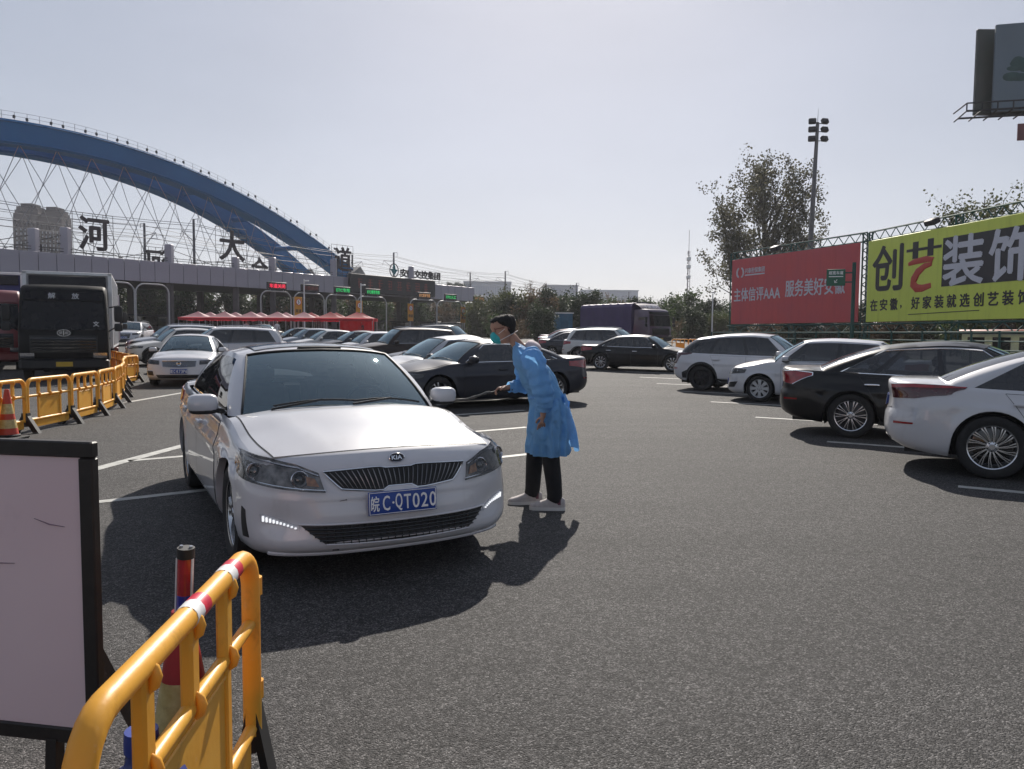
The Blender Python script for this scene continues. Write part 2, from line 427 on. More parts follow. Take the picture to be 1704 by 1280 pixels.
class Car:
    """One car type: lower shell as rings round the plan, greenhouse as a second stack of rings, panels laid on the shell."""
    def __init__(s, P):
        s.P = P; s.hw = P['W'] / 2
        s.xa, s.xb = P['wb'] / 2, -P['wb'] / 2
        s.xF = s.xa + P['fo']; s.xR = s.xF - P['L']
        s.aR = P['r'] + P.get('gap', .045)
        s.cols = []
        xcf, xcr = s.xa + s.aR + .02, s.xb - s.aR - .02
        s.xcf, s.xcr = xcf, xcr
        NF = 18
        for i in range(NF): s.cols.append(('f', math.pi / 2 * i / NF))
        NA = 18
        s.cols.append(('s', xcf))
        for i in range(NA + 1): s.cols.append(('s', s.xa + s.aR * math.cos(math.pi * i / NA)))
        x0, x1 = s.xa - s.aR, s.xb + s.aR
        for i in range(1, 16): s.cols.append(('s', x0 + (x1 - x0) * i / 16))
        for i in range(NA + 1): s.cols.append(('s', s.xb + s.aR * math.cos(math.pi * i / NA)))
        s.cols.append(('s', xcr))
        for i in range(NF): s.cols.append(('r', math.pi / 2 * (NF - 1 - i) / NF))
        s.T = [0, .035, .08, .14, .2, .27, .34, .42, .5, .56, .6, .64, .7, .76, .82, .87, .91, .945, .97, .988, 1.0]
        s.grid_ = [[s.pt(c, t) for t in s.T] for c in s.cols]
        s.N = len(s.cols)
        jm = 9
        s.midx = [g[jm][0] for g in s.grid_]; s.midy = [g[jm][1] for g in s.grid_]
        s.nf = NF
    def zdeck(s, x, y):
        P = s.P
        ye = s.hw - .055
        return interp(x, P['deck']) - interp(x, P['drop']) * min(1.3, abs(y) / ye) ** 2.2
    def plan(s, c, tt):
        P = s.P
        dy = interp(tt, P['iy']); k, q = c
        if k == 's':
            x = q; hw = s.hw - dy - s.taper(x)
            return x, hw
        if k == 'f':
            n = P.get('nf', 2.6); xe = s.xF - interp(tt, P['ixf']); xc = s.xcf
        else:
            n = P.get('nr', 3.2); xe = s.xR + interp(tt, P['ixr']); xc = s.xcr
        hw = s.hw - dy - s.taper(xc)
        return xc + (xe - xc) * math.cos(q) ** (2 / n), hw * math.sin(q) ** (2 / n)
    def taper(s, x):
        u = x / (s.P['L'] / 2)
        return s.P.get('taper', .05) * u * u * u * u
    def pt(s, c, t):
        P = s.P
        xt, yt = s.plan(c, 1.0)
        zt = s.zdeck(xt, yt)
        zb = interp(xt, P['zbot'])
        zbot = zb
        if c[0] == 's':
            for xa in (s.xa, s.xb):
                d = abs(c[1] - xa)
                if d < s.aR: zbot = max(zbot, P['r'] + math.sqrt(max(0, s.aR ** 2 - d * d)))
        z = zbot + (zt - zbot) * t
        tt = (z - zb) / (zt - zb)
        x, y = s.plan(c, tt)
        if c[0] == 's':
            for xa in (s.xa, s.xb):
                d = math.hypot(x - xa, z - P['r']) - s.aR
                y += .014 * math.exp(-(max(d, 0) / .06) ** 2)
            y += P.get('crease', .010) * math.exp(-((tt - P.get('creaset', .66)) / .05) ** 2)
        if 'sculpt' in P and c[0] == 'f': x += P['sculpt'](abs(y), z)
        return Vector((x, y, z))
    def colx(s, x):            # column coordinate of a place on the side
        for i in range(s.nf, s.N - s.nf - 1):
            a, b = s.midx[i], s.midx[i + 1]
            if a >= x >= b and a != b: return i + (a - x) / (a - b)
        return s.nf if x > 0 else s.N - s.nf
    def colf(s, y):            # on the front, signed
        v = abs(y)
        for i in range(0, s.nf + 1):
            a, b = s.midy[i], s.midy[i + 1]
            if a <= v <= b: return math.copysign(i + (v - a) / max(1e-6, b - a), y)
        return math.copysign(s.nf, y)
    def colr(s, y):            # on the rear; negative y lands past the last column
        v = abs(y)
        c = s.N - 1 - s.nf
        for i in range(s.N - 1, s.N - s.nf - 2, -1):
            a, b = s.midy[i], s.midy[i - 1]
            if a <= v <= b: c = i - (v - a) / max(1e-6, b - a); break
        return c if y >= 0 else 2 * (s.N - 1) - c
    def raw(s, c, z):
        sg = 1
        if c < 0: c, sg = -c, -1
        if c > s.N - 1: c, sg = 2 * (s.N - 1) - c, -sg
        i = min(int(c), s.N - 2); f = c - i
        out = []
        for k in (i, i + 1):
            g = s.grid_[k]
            if z <= g[0].z: out.append(g[0].copy()); continue
            for j in range(len(g) - 1):
                if g[j].z <= z <= g[j + 1].z or j == len(g) - 2:
                    h = (z - g[j].z) / max(1e-6, g[j + 1].z - g[j].z)
                    out.append(g[j].lerp(g[j + 1], min(1.0, h))); break
        p = out[0].lerp(out[1], f)
        p.y *= sg
        return p
    def surf(s, c, z, off=0.0, mir=False):
        e = .35
        p = s.raw(c, z)
        u = s.raw(c + e, z) - s.raw(c - e, z); v = s.raw(c, z + .015) - s.raw(c, z - .015)
        n = u.cross(v)
        if n.length < 1e-9: n = Vector((p.x, p.y, 0))
        n.normalize()
        if n.dot(Vector((p.x - max(min(p.x, 1.2), -1.2), p.y, 0))) < 0: n = -n
        p = p + n * off
        if mir: p.y = -p.y
        return p
    def patch(s, name, m, parent, bot, top, off=.003, mm=12, nn=4, mir=False, thick=.014, mb=None, mi=0):
        """bot, top: polylines of (column, z); the panel between them is laid on the shell"""
        def res(pl, k):
            L = [0]
            for a, b in zip(pl, pl[1:]): L.append(L[-1] + math.hypot((b[0] - a[0]) * .06, b[1] - a[1]))
            out = []
            for i in range(k):
                d = L[-1] * i / (k - 1)
                for q in range(len(pl) - 1):
                    if d <= L[q + 1] + 1e-9:
                        f = (d - L[q]) / max(1e-9, L[q + 1] - L[q]); a, b = pl[q], pl[q + 1]
                        out.append((a[0] + (b[0] - a[0]) * f, a[1] + (b[1] - a[1]) * f)); break
            return out
        B, T = res(bot, mm), res(top, mm)
        rows = []
        for j in range(nn):
            f = j / (nn - 1)
            rows.append([s.surf(b[0] + (t[0] - b[0]) * f, b[1] + (t[1] - b[1]) * f, off, mir) for b, t in zip(B, T)])
        own = mb is None
        mb = mb or MB()
        mb.grid(rows, mi)
        edge = [(b[0], b[1]) for b in B] + [(T[-1][0], B[-1][1] + (T[-1][1] - B[-1][1]) * j / (nn - 1)) for j in range(0)]
        if thick:
            # skirt back into the shell along all four sides
            def sk(line): return [s.surf(c, z, off - thick, mir) for c, z in line]
            mb.grid([rows[0], sk(B)], mi); mb.grid([rows[-1], sk(T)], mi)
            l = [(B[0][0] + (T[0][0] - B[0][0]) * j / (nn - 1), B[0][1] + (T[0][1] - B[0][1]) * j / (nn - 1)) for j in range(nn)]
            r_ = [(B[-1][0] + (T[-1][0] - B[-1][0]) * j / (nn - 1), B[-1][1] + (T[-1][1] - B[-1][1]) * j / (nn - 1)) for j in range(nn)]
            mb.grid([[r[0] for r in rows], sk(l)], mi); mb.grid([[r[-1] for r in rows], sk(r_)], mi)
        if own: return mb.build(name, m, parent, sharp=50)
        return rows
    def line(s, pts, off=0.0, mir=False, sub=6):
        out = []
        for a, b in zip(pts, pts[1:]):
            for i in range(sub): out.append(s.surf(a[0] + (b[0] - a[0]) * i / sub, a[1] + (b[1] - a[1]) * i / sub, off, mir))
        out.append(s.surf(pts[-1][0], pts[-1][1], off, mir))
        return out

    # ---- parts
    def shell(s, root):
        P = s.P
        mb = MB()
        for sg in (1, -1):
            def f(p): return Vector((p.x, p.y * sg, p.z))
            rows = [[f(g[j]) for g in s.grid_] for j in range(len(s.T))]
            lip = [Vector((p.x * .985 if c[0] != 's' else p.x, p.y - sg * .05 if c[0] == 's' else p.y * .95, p.z - (.0 if c[0] == 's' else -.01))) for p, c in zip(rows[0], s.cols)]
            mb.grid([lip] + rows, 0)
            ring = rows[-1]; K = 6
            xf, xr = ring[0].x - .30, ring[-1].x + .25
            cap = [ring]
            for k in range(1, K + 1):
                q = (k / K) ** .9
                cur = []
                for p in ring:
                    xs = max(xr, min(xf, p.x))
                    x, y = p.x + (xs - p.x) * q, p.y * (1 - q)
                    cur.append(Vector((x, y, s.zdeck(x, y) + .004 * math.sin(math.pi * q))))
                cap.append(cur)
            n = len(ring)
            for k in range(K):
                for i in range(n - 1):
                    q4 = [cap[k][i], cap[k][i + 1], cap[k + 1][i + 1], cap[k + 1][i]]
                    c = sum(q4, Vector()) / 4
                    if P['xrg'] + .12 < c.x < P['xc'] - .15 and abs(c.y) < P['hwb'] - .06: continue
                    mb.add(q4, [(0, 1, 2, 3)], 0)
        body = mb.build('body', PAINT, root, sharp=38)
        u = MB()
        u.box(((s.xF + s.xR) / 2, 0, .33), (P['L'] - .5, 1.12, .26), 0)
        u.box(((s.xa + s.xb) / 2, 0, .33), (P['wb'] - 2 * s.aR - .02, P['W'] - .16, .24), 0)
        for xa in (s.xa, s.xb):
            for sg in (1, -1):
                a = [Vector((xa + (s.aR + .012) * math.cos(t), sg * (s.hw - .045), P['r'] + (s.aR + .012) * math.sin(t))) for t in [math.pi * (i / 14 * 1.24 - .12) for i in range(15)]]
                b = [Vector((p.x, sg * .5, p.z)) for p in a]
                u.grid([a, b], 0)
                u.add([b_ for b_ in b] + [Vector((xa, sg * .5, P['r']))], [(i, i + 1, 15) for i in range(14)], 0)
        u.build('underbody', BLACK, root, smooth=False)
        # pan that closes the cabin from below
        it = MB()
        zf = .34
        x0, x1, w = P['xrg'] + .05, P['xc'] - .05, s.hw - .12
        zb = interp((x0 + x1) / 2, P['deck']) - .06
        pts = [(x0, w * .9), (x0, -w * .9), (x1, -w * .9), (x1, w * .9)]
        it.prism([(p[0], p[1]) for p in pts], zf, zf + .01)
        for a, b in zip(pts, pts[1:] + pts[:1]):
            it.add([(a[0], a[1], zf), (b[0], b[1], zf), (b[0], b[1], s.zdeck(b[0], b[1]) - .03), (a[0], a[1], s.zdeck(a[0], a[1]) - .03)], [(0, 1, 2, 3)])
        xd = P['xc'] - .12
        it.box((xd - .22, 0, s.zdeck(xd, 0) - .11), (.5, w * 1.7, .16), bev=.05)
        if P['kind'] == 'sedan': it.box((P['xrg'] + .3, 0, s.zdeck(P['xrg'] + .3, 0) - .06), (.55, w * 1.7, .05))
        inter = it.build('interior', DARKINT, root, sharp=30)
        sm = P.get('seatmat', DARKINT)
        xs = [P['xc'] - 1.25, P['xc'] - 2.12]
        for r_, x in enumerate(xs):
            for y in ((.37, -.37) if r_ == 0 else (.42, -.42)):
                q = MB()
                q.box((x + .22, y, .53), (.5, .5, .16), bev=.05)
                q.box((x - .10, y, .80), (.15, .48, .56), 0, Euler((0, R(-14), 0)).to_matrix(), bev=.05)
                q.box((x - .19, y, 1.15), (.10, .26, .16), 0, Euler((0, R(-8), 0)).to_matrix(), bev=.04)
                q.build('seat', sm, inter, sharp=30)
        q = MB(); c = Vector((P['xc'] - .66, .37, .90)); ring = []
        for i in range(20):
            a = 2 * math.pi * i / 20
            ring.append(c + Vector((-.35 * .19 * math.sin(a), .19 * math.cos(a), .19 * math.sin(a) * .94)))
        q.tube(ring, .014, 6, closed=True); q.bar(c, c + Vector((.3, 0, -.08)), .05); q.bar(c + Vector((0, -.18, 0)), c + Vector((0, .18, 0)), .03)
        q.build('steering_wheel', BLACK, inter)
        return body
    def greenhouse(s, root):
        P = s.P
        hwb, hwr = P['hwb'], P['hwr']
        xc, xrg, xrf, xrr = P['xc'], P['xrg'], P['xrf'], P['xrr']
        bf, br = P.get('bowf', .16), P.get('bowr', .10)
        def zroof(x, y): return interp(x, P['roof']) - .055 * (abs(y) / hwr) ** 3 - .012 * (abs(y) / hwr)
        base, top, lab, out = [], [], [], []
        aw = P.get('apil', .08)
        yA, yAr = hwb - .075, hwr - .055
        for i in range(9):
            f = i / 8
            base.append((xc - bf * f * f, yA * f)); top.append((xrf - .075 * f * f, yAr * f)); lab.append('W' if i < 8 else 'A'); out.append((1, 0))
        xab, xat = xc - bf - aw - .05, xrf - .075 - aw * .7
        base.append((xc - bf - .05, hwb - .022)); top.append((xrf - .105, hwr - .016)); lab.append('A'); out.append((.6, .6))
        xcb, xct = P['xcb'], P['xct']          # rear end of the side glass at belt and roof
        cuts = P['cuts']                       # fractions where black pillars stand
        fr = sorted(set([i / 16 for i in range(17)] + [c + d for c in cuts for d in (-.02, .02)]))
        for f in fr:
            lb = 'G'
            for c in cuts:
                if c - .021 < f < c + .0199: lb = 'B'
            if f >= .999: lb = 'C'
            bulge = .02 * math.sin(math.pi * f)
            base.append((xab + (xcb - xab) * f, hwb + bulge)); top.append((xat + (xct - xat) * f, hwr + bulge * .6)); lab.append(lb); out.append((0, 1))
        for i in range(1, 4):
            f = i / 4
            base.append((xcb + (xrg + br - xcb) * f, hwb - .07 * f ** 2)); top.append((xct + (xrr + .06 - xct) * f, hwr - .05 * f ** 2)); lab.append('C'); out.append((-.3 * f, 1 - .4 * f))
        yC, yCr = hwb - P.get('cin', .12), hwr - P.get('cin', .12) * .7
        for i in range(9):
            f = 1 - i / 8
            base.append((xrg + br * f * f, yC * f)); top.append((xrr + .05 * f * f, yCr * f)); lab.append('R' if i < 8 else 'end'); out.append((-1, 0))
        V = [0, .05, .15, .3, .45, .6, .75, .86, .92, .97, 1.0]
        bb = P.get('bulge', .03)
        pts = []
        for b, t, o in zip(base, top, out):
            zb = s.zdeck(b[0], b[1]) - .012; zt = zroof(t[0], t[1])
            colm = []
            for v in V:
                k = 4 * v * (1 - v) * bb
                side = k + .010 * (1 - v) * 0
                colm.append(Vector((b[0] + (t[0] - b[0]) * v + o[0] * k, b[1] + (t[1] - b[1]) * v + o[1] * k, zb + (zt - zb) * v + (k * .9 if o[0] else 0))))
            pts.append(colm)
        roof, glassp, pill = MB(), {}, MB()
        n = len(pts)
        def put(mb, i, j0, j1, sg):
            for j in range(j0, j1):
                q = [pts[i][j], pts[i + 1][j], pts[i + 1][j + 1], pts[i][j + 1]]
                mb.add([Vector((p.x, p.y * sg, p.z)) for p in q], [(0, 1, 2, 3)])
        run = 0
        fronts, rears = MB(), MB()
        dark = P.get('darkC', False)
        for i in range(n - 1):
            for sg in (1, -1):
                lb = lab[i]
                if lb == 'W': put(fronts, i, 0, 9, sg); put(roof, i, 9, 10, sg)
                elif lb == 'R': put(rears, i, 1, 8, sg); put(roof, i, 8, 10, sg); put(roof, i, 0, 1, sg)
                elif lb == 'G':
                    put(pill, i, 0, 1, sg); put(roof, i, 8, 10, sg)
                    k = (sum(1 for q in range(i) if lab[q] == 'B' and lab[q + 1] != 'B'), sg)
                    put(glassp.setdefault(k, MB()), i, 1, 8, sg)
                elif lb == 'B': put(pill, i, 0, 8, sg); put(roof, i, 8, 10, sg)
                elif lb == 'C' and dark: put(pill, i, 0, 8, sg); put(roof, i, 8, 10, sg)
                else: put(roof, i, 0, 10, sg)
        # roof skin
        ring = [c[-1] for c in pts]; K = 5
        for sg in (1, -1):
            cap = [[Vector((p.x, p.y * sg, p.z)) for p in ring]]
            for k in range(1, K + 1):
                q = (k / K) ** .8; cur = []
                for p in ring:
                    xs = max(xrr + .2, min(xrf - .2, p.x)); x, y = p.x + (xs - p.x) * q, p.y * (1 - q)
                    cur.append(Vector((x, y * sg, zroof(x, y))))
                cap.append(cur)
            roof.grid(cap)
        ro = roof.build('roof', PAINT, root, sharp=35)
        pill.build('pillar_trim', GLOSSBLK, root)
        fronts.build('windscreen', WIND, root)
        rears.build('rear_window', P.get('rearglass', SIDEG), root)
        for k, m_ in sorted(glassp.items()): m_.build('side_window', P.get('sideglass', SIDEG), root)
        if P.get('pano'):
            q = MB(); x0, x1 = xrr + .35, xrf - .12
            q.grid([[Vector((x0 + (x1 - x0) * i / 12, y, zroof(x0 + (x1 - x0) * i / 12, y) + .006)) for i in range(13)] for y in [hwr * .80 * (j / 5 - 1) for j in range(11)]])
            q.build('roof_glass', GLOSSBLK, ro)
        # bright trim round the side glass
        gi = [i for i in range(n) if lab[i] in 'GB'] + [max(i for i in range(n) if lab[i] in 'GB') + 1]
        if P.get('dlo'):
            for sg in (1, -1):
                q = MB()
                def w(i, j, e=.004): p = pts[i][j]; return Vector((p.x, (p.y + e) * sg, p.z))
                lo = [w(i, 1) for i in gi]; hi = [w(i, 8) for i in gi]
                if P['dlo'] == 'low': q.tube(lo, .009, 6)
                else: q.tube([hi[0]] + lo + list(reversed(hi)), .011, 6)
                q.build('window_trim', CHROME, root)
        # black rubber seal round the windscreen
        q = MB()
        for sg in (1, -1):
            L = [pts[i][0] for i in range(9)] + [pts[8][j] for j in range(1, 10)] + [pts[i][9] for i in range(7, -1, -1)]
            q.tube([Vector((p.x + .003, p.y * sg, p.z + .003)) for p in L], .0085, 6)
        q.build('windscreen_seal', BLACK, root)
        # wipers and cowl
        q = MB()
        def ws(y, v):
            f = min(1, abs(y) / yA); b = Vector((xc - bf * f * f, y, s.zdeck(xc - bf * f * f, y))); t = Vector((xrf - .075 * f * f, y * yAr / yA, zroof(xrf, y)))
            p = b.lerp(t, v); k = 4 * v * (1 - v) * bb
            return p + Vector((k + .016, 0, k * .9 + .014))
        for y0, y1 in ((-.52, .1), (.05, .62)):
            q.tube([ws(y0 + (y1 - y0) * i / 8, .035 + .03 * math.sin(math.pi * i / 8)) for i in range(9)], .008, 6)
            q.tube([ws(y0 + (y1 - y0) * .55, .05) + Vector((0, 0, .012)), ws(y0 - .02, .0) + Vector((.03, 0, 0))], .009, 6)
        q.build('wiper', BLACK, root)
        s.pts_g, s.lab = pts, lab
        s.zroof = zroof
        return ro
    def doors(s, root, seams):
        """seams: x of front edge, B line, rear edge at the belt; the rear door follows the arch"""
        P = s.P; x0, x1, x2 = seams
        zl = P['zsill'] + .07
        for mir in (False, True):
            for a, b, rear in ((x0, x1, False), (x1, x2, True)):
                def ztop(x): return s.zdeck(x, s.hw - .06) - .035
                g = .006
                def outl(e):
                    bot, top = [], []
                    for i in range(15):
                        f = i / 14
                        xt = a - e + (b + e - a + e) * f
                        xb_ = xt
                        if rear:
                            lim = s.xb + s.aR + .05
                            xb_ = a - e + (max(b, lim) + e - a + e) * f if b < lim else xt
                        zb = zl + e
                        bot.append((s.colx(xb_), zb)); top.append((s.colx(xt), ztop(xt) - e))
                    if rear and b < s.xb + s.aR + .05:
                        # run the rear edge up round the arch
                        pass
                    return bot, top
                b1, t1 = outl(.003)
                d = s.patch('door', PAINT, root, b1, t1, .0030, 18, 28, mir, thick=.004)
                b0, t0 = outl(.0)
                gp = MB(); ol = b0 + list(reversed(t0)) + b0[:1]
                n15 = [(b0[-1][0] + (t0[-1][0] - b0[-1][0]) * i / 12, b0[-1][1] + (t0[-1][1] - b0[-1][1]) * i / 12) for i in range(13)]
                n0 = [(t0[0][0] + (b0[0][0] - t0[0][0]) * i / 12, t0[0][1] + (b0[0][1] - t0[0][1]) * i / 12) for i in range(13)]
                gp.tube(s.line(b0, .0, mir, 2), .0035, 5); gp.tube(s.line(n15, .0, mir, 2), .0035, 5); gp.tube(s.line(list(reversed(t0)), .0, mir, 2), .0035, 5); gp.tube(s.line(n0, .0, mir, 2), .0035, 5)
                gp.build('door_gap', BLACK, d)
                hx = b + .16 if not rear else max(b, s.xb + .05) + .18
                z = ztop(hx) - .115
                h = MB()
                pp = s.surf(s.colx(hx), z, .03, mir); sg = -1 if mir else 1
                superell(h, pp, (.22, .03, .034), .55)
                h.box(pp - Vector((0, .018 * sg, 0)), (.17, .04, .022))
                h.build('handle', P.get('handle', PAINT), d)
    def wheels(s, root, style):
        ty, ri = wheel_meshes(s.P['r'], style)
        for xa in (s.xa, s.xb):
            for sg in (1, -1):
                w = obj('wheel', None, root)
                w.location = (xa, sg * (s.hw - .125 - s.taper(xa)), s.P['r'])
                if sg < 0: w.rotation_euler = (0, 0, math.pi)
                obj('tyre', ty, w); obj('rim', ri, w)
    def mirrors(s, root, low=BLACK):
        P = s.P
        x = P['xc'] - P.get('bowf', .16) - .26
        z = s.zdeck(x, s.hw) + .075
        for sg in (1, -1):
            m = MB()
            superell(m, (x, sg * (s.hw + .045), z + .015), (.16, .215, .14), .62, 0)
            o = m.build('mirror', PAINT, root)
            k = MB()
            superell(k, (x - .006, sg * (s.hw + .04), z - .035), (.15, .20, .06), .6)
            k.bar((x, sg * (s.hw - .10), z - .05), (x, sg * (s.hw + .0), z - .03), .07, .035)
            k.build('mirror_base', low, o)
            k = MB(); k.box((x - .078, sg * (s.hw + .045), z + .015), (.008, .17, .10), bev=.003); k.build('mirror_glass', SIDEG, o)
    def plate(s, root, front, z, txt=None, m=PLATEB, y=0.0, tilt=0):
        P = s.P
        c = s.colf(.0001) if front else s.colr(.0001)
        p = s.surf(c, z, .0); xx = p.x + (.035 if front else -.02)
        x = (0, 1, 0) if front else (0, -1, 0)
        M = frame((xx, y, z), x, (-.10 if front else .12, 0, 1))
        b = MB(); b.box((0, 0, 0), (.44, .14, .006), bev=.002); b.box((0, 0, -.012), (.40, .10, .02))
        o = b.build('number_plate', m, root); o.matrix_local = M
        e = MB()
        for cx, cy, dx, dy in ((0, .064, .428, .0035), (0, -.064, .428, .0035), (.213, 0, .0035, .128), (-.213, 0, .0035, .128)): e.box((cx, cy, .0045), (dx, dy, .002))
        e.build('plate_border', TXTW, o, smooth=False)
        if txt:
            text('lettering', txt[0], .098, TXTW, o, Matrix.Translation((-.178, -.002, .0035)), ext=.0008, off=.0012, width=.050)
            text('lettering', txt[1], .126, TXTW, o, Matrix.Translation((-.108, -.002, .0035)), ext=.0008, off=.0010, width=.044)
            text('lettering', '·', .1, TXTW, o, Matrix.Translation((-.064, -.002, .0035)), ext=.0008, off=.001)
            n = len(txt[2])
            for i, ch in enumerate(txt[2]):
                text('lettering', ch, .126, TXTW, o, Matrix.Translation((-.028 + i * .0555, -.002, .0035)), ext=.0008, off=.0010, width=.043 if ch != '1' else .02)
        return o
    def hood(s, root, g=.05):
        P = s.P
        x1 = P['xc'] + .012
        ringf = s.grid_[0][-1].x
        rows, gap = [], []
        ny = 20
        for i in range(17):
            f = i / 16
            r1, r2 = [], []
            for j in range(ny + 1):
                v = j / ny * 2 - 1
                wb_ = interp(f, [(0, s.hw - .20), (.3, s.hw - .165), (1, s.hw - .14)])
                y = v * wb_
                # front edge follows the nose in plan
                c = s.colf(y) if abs(y) < s.midy[s.nf - 1] else math.copysign(s.nf - 1, y)
                xn = s.raw(c, 9).x - P.get('hoodlip', .04)
                xb_ = x1 - .16 * (y / (s.hw - .14)) ** 2 * .8
                x = xn + (xb_ - xn) * f
                bul = P.get('hoodbulge', .0)
                zz = s.zdeck(x, y) + bul * math.exp(-((abs(y) - .42 - .15 * f) / .07) ** 2) * math.sin(math.pi * min(1, f * 1.1) * .9)
                r1.append(Vector((x, y, zz + .0045)))
                k = 1.012
                r2.append(Vector((xn + .010 + (xb_ - .004 - xn - .010) * f, y * k, s.zdeck(xn + .010 + (xb_ - xn - .010) * f, y * k) + .0015)))
            rows.append(r1); gap.append(r2)
        m = MB(); m.grid(rows)
        b = lambda L: [p - Vector((0, 0, .003)) for p in L]
        m.grid([rows[0], b(rows[0])]); m.grid([rows[-1], b(rows[-1])])
        m.grid([[r[0] for r in rows], b([r[0] for r in rows])]); m.grid([[r[-1] for r in rows], b([r[-1] for r in rows])])
        h = m.build('bonnet', PAINT, root, sharp=50)
        q = MB(); q.grid(gap); q.build('bonnet_gap', BLACK, h)
        return h

def lamp_front(car, root, outline, proj=2, cover=True, mirz=(False, True), brow=True, inner=GLOSSBLK):
    bot, top = outline
    for mir in mirz:
        b = car.patch('headlight', inner, root, bot, top, .002, 16, 5, mir, thick=.01)
        q = MB()
        n = len(bot)
        for k in range(proj):
            f = (.40 + .36 * k) if proj > 1 else .45
            i = f * (n - 1); i0 = min(int(i), n - 2); g = i - i0
            c = bot[i0][0] * (1 - g) + bot[i0 + 1][0] * g; ct = top[i0][0] * (1 - g) + top[i0 + 1][0] * g
            z0 = bot[i0][1] * (1 - g) + bot[i0 + 1][1] * g; z1 = top[i0][1] * (1 - g) + top[i0 + 1][1] * g
            c = (c + ct) / 2; zc = z0 + (z1 - z0) * .48; rr = min(.048, (z1 - z0) * .36)
            p = car.surf(c, zc, .0, mir); nrm = (car.surf(c, zc, .02, mir) - p).normalized()
            nrm = (nrm + Vector((1.2, 0, 0))).normalized()
            M = Matrix.Translation(p) @ nrm.to_track_quat('Z', 'Y').to_matrix().to_4x4()
            q.lathe([(rr, .0), (rr * 1.08, .012), (rr * .98, .016), (rr * .8, .004)], 18, 0, M)
            q.lathe([(rr * .8, .002), (rr * .6, .014), (rr * .3, .02), (0, .022)], 18, 1, M)
        if brow:
            tl = [(t[0], t[1] - .012) for t in top]
            q.tube(car.line(tl, .006, mir, 5), .006, 6, 0)
        q.build('projector', [LAMPCLR, SIDEG], b)
        if cover: car.patch('lamp_cover', CLEARG, b, bot, top, .022, 16, 5, mir, thick=.02)

def repaint(root, m):
    for o in [root] + list(root.children_recursive):
        if o.type == 'MESH':
            for sl in o.material_slots:
                if sl.material == PAINT: sl.link = 'OBJECT'; sl.material = m
def sedan(**k):
    P = dict(kind='sedan', L=4.72, W=1.815, H=1.465, wb=2.77, fo=.90, r=.325,
             deck=[(-2.45, 1.035), (-2.0, 1.045), (-1.4, 1.02), (0, .99), (1.1, .985), (1.5, .925), (1.9, .855), (2.16, .775)],
             drop=[(-2.4, .05), (-1.4, .06), (0, .06), (1.0, .075), (1.5, .115), (1.9, .10), (2.2, .05)],
             zbot=[(-2.4, .27), (-1.6, .2), (0, .185), (1.6, .18), (2.2, .20)],
             ixf=[(0, .11), (.06, .045), (.14, .0), (.3, .008), (.5, .03), (.65, .045), (.8, .075), (.92, .115), (1, .165)],
             iy=[(0, .085), (.06, .04), (.18, .012), (.4, .0), (.66, .006), (.8, .028), (.9, .042), (.96, .058), (1, .085)],
             ixr=[(0, .16), (.1, .05), (.3, .0), (.5, .012), (.58, .04), (.75, .05), (.9, .03), (.96, .03), (1, .06)],
             xc=1.12, bowf=.17, xrf=.34, xrr=-.98, xrg=-1.78, xcb=-1.40, xct=-.86, hwb=.80, hwr=.565,
             roof=[(-1.0, 1.395), (-.7, 1.432), (-.2, 1.465), (.1, 1.452), (.36, 1.41)], cuts=[.50], zsill=.20, seams=(.86, -.22, -1.30), dlo='low')
    P.update(k); return P
def suv(**k):
    P = dict(kind='suv', L=4.62, W=1.86, H=1.69, wb=2.68, fo=.92, r=.355, gap=.055,
             deck=[(-2.4, 1.13), (-1.9, 1.14), (-1.0, 1.12), (0, 1.10), (1.1, 1.09), (1.5, 1.05), (1.9, .98), (2.15, .90)],
             drop=[(-2.4, .05), (-1.4, .06), (0, .06), (1.0, .08), (1.5, .11), (1.9, .10), (2.2, .05)],
             zbot=[(-2.4, .36), (-1.6, .26), (0, .25), (1.6, .25), (2.2, .28)],
             ixf=[(0, .13), (.06, .06), (.14, .01), (.3, .0), (.5, .02), (.65, .03), (.8, .05), (.92, .09), (1, .15)],
             iy=[(0, .07), (.06, .03), (.18, .006), (.4, .0), (.66, .006), (.8, .025), (.9, .04), (.96, .06), (1, .09)],
             ixr=[(0, .16), (.1, .05), (.28, .0), (.45, .01), (.55, .05), (.75, .07), (.9, .08), (1, .11)],
             xc=1.16, bowf=.18, xrf=.45, xrr=-1.86, xrg=-2.16, xcb=-1.86, xct=-1.55, hwb=.815, hwr=.62, bowr=.12,
             roof=[(-1.95, 1.60), (-1.5, 1.645), (-.6, 1.69), (0, 1.685), (.48, 1.63)], cuts=[.36, .72], zsill=.28, seams=(.88, -.15, -1.12), dlo='low', nf=3.0, nr=3.6)
    P.update(k); return P

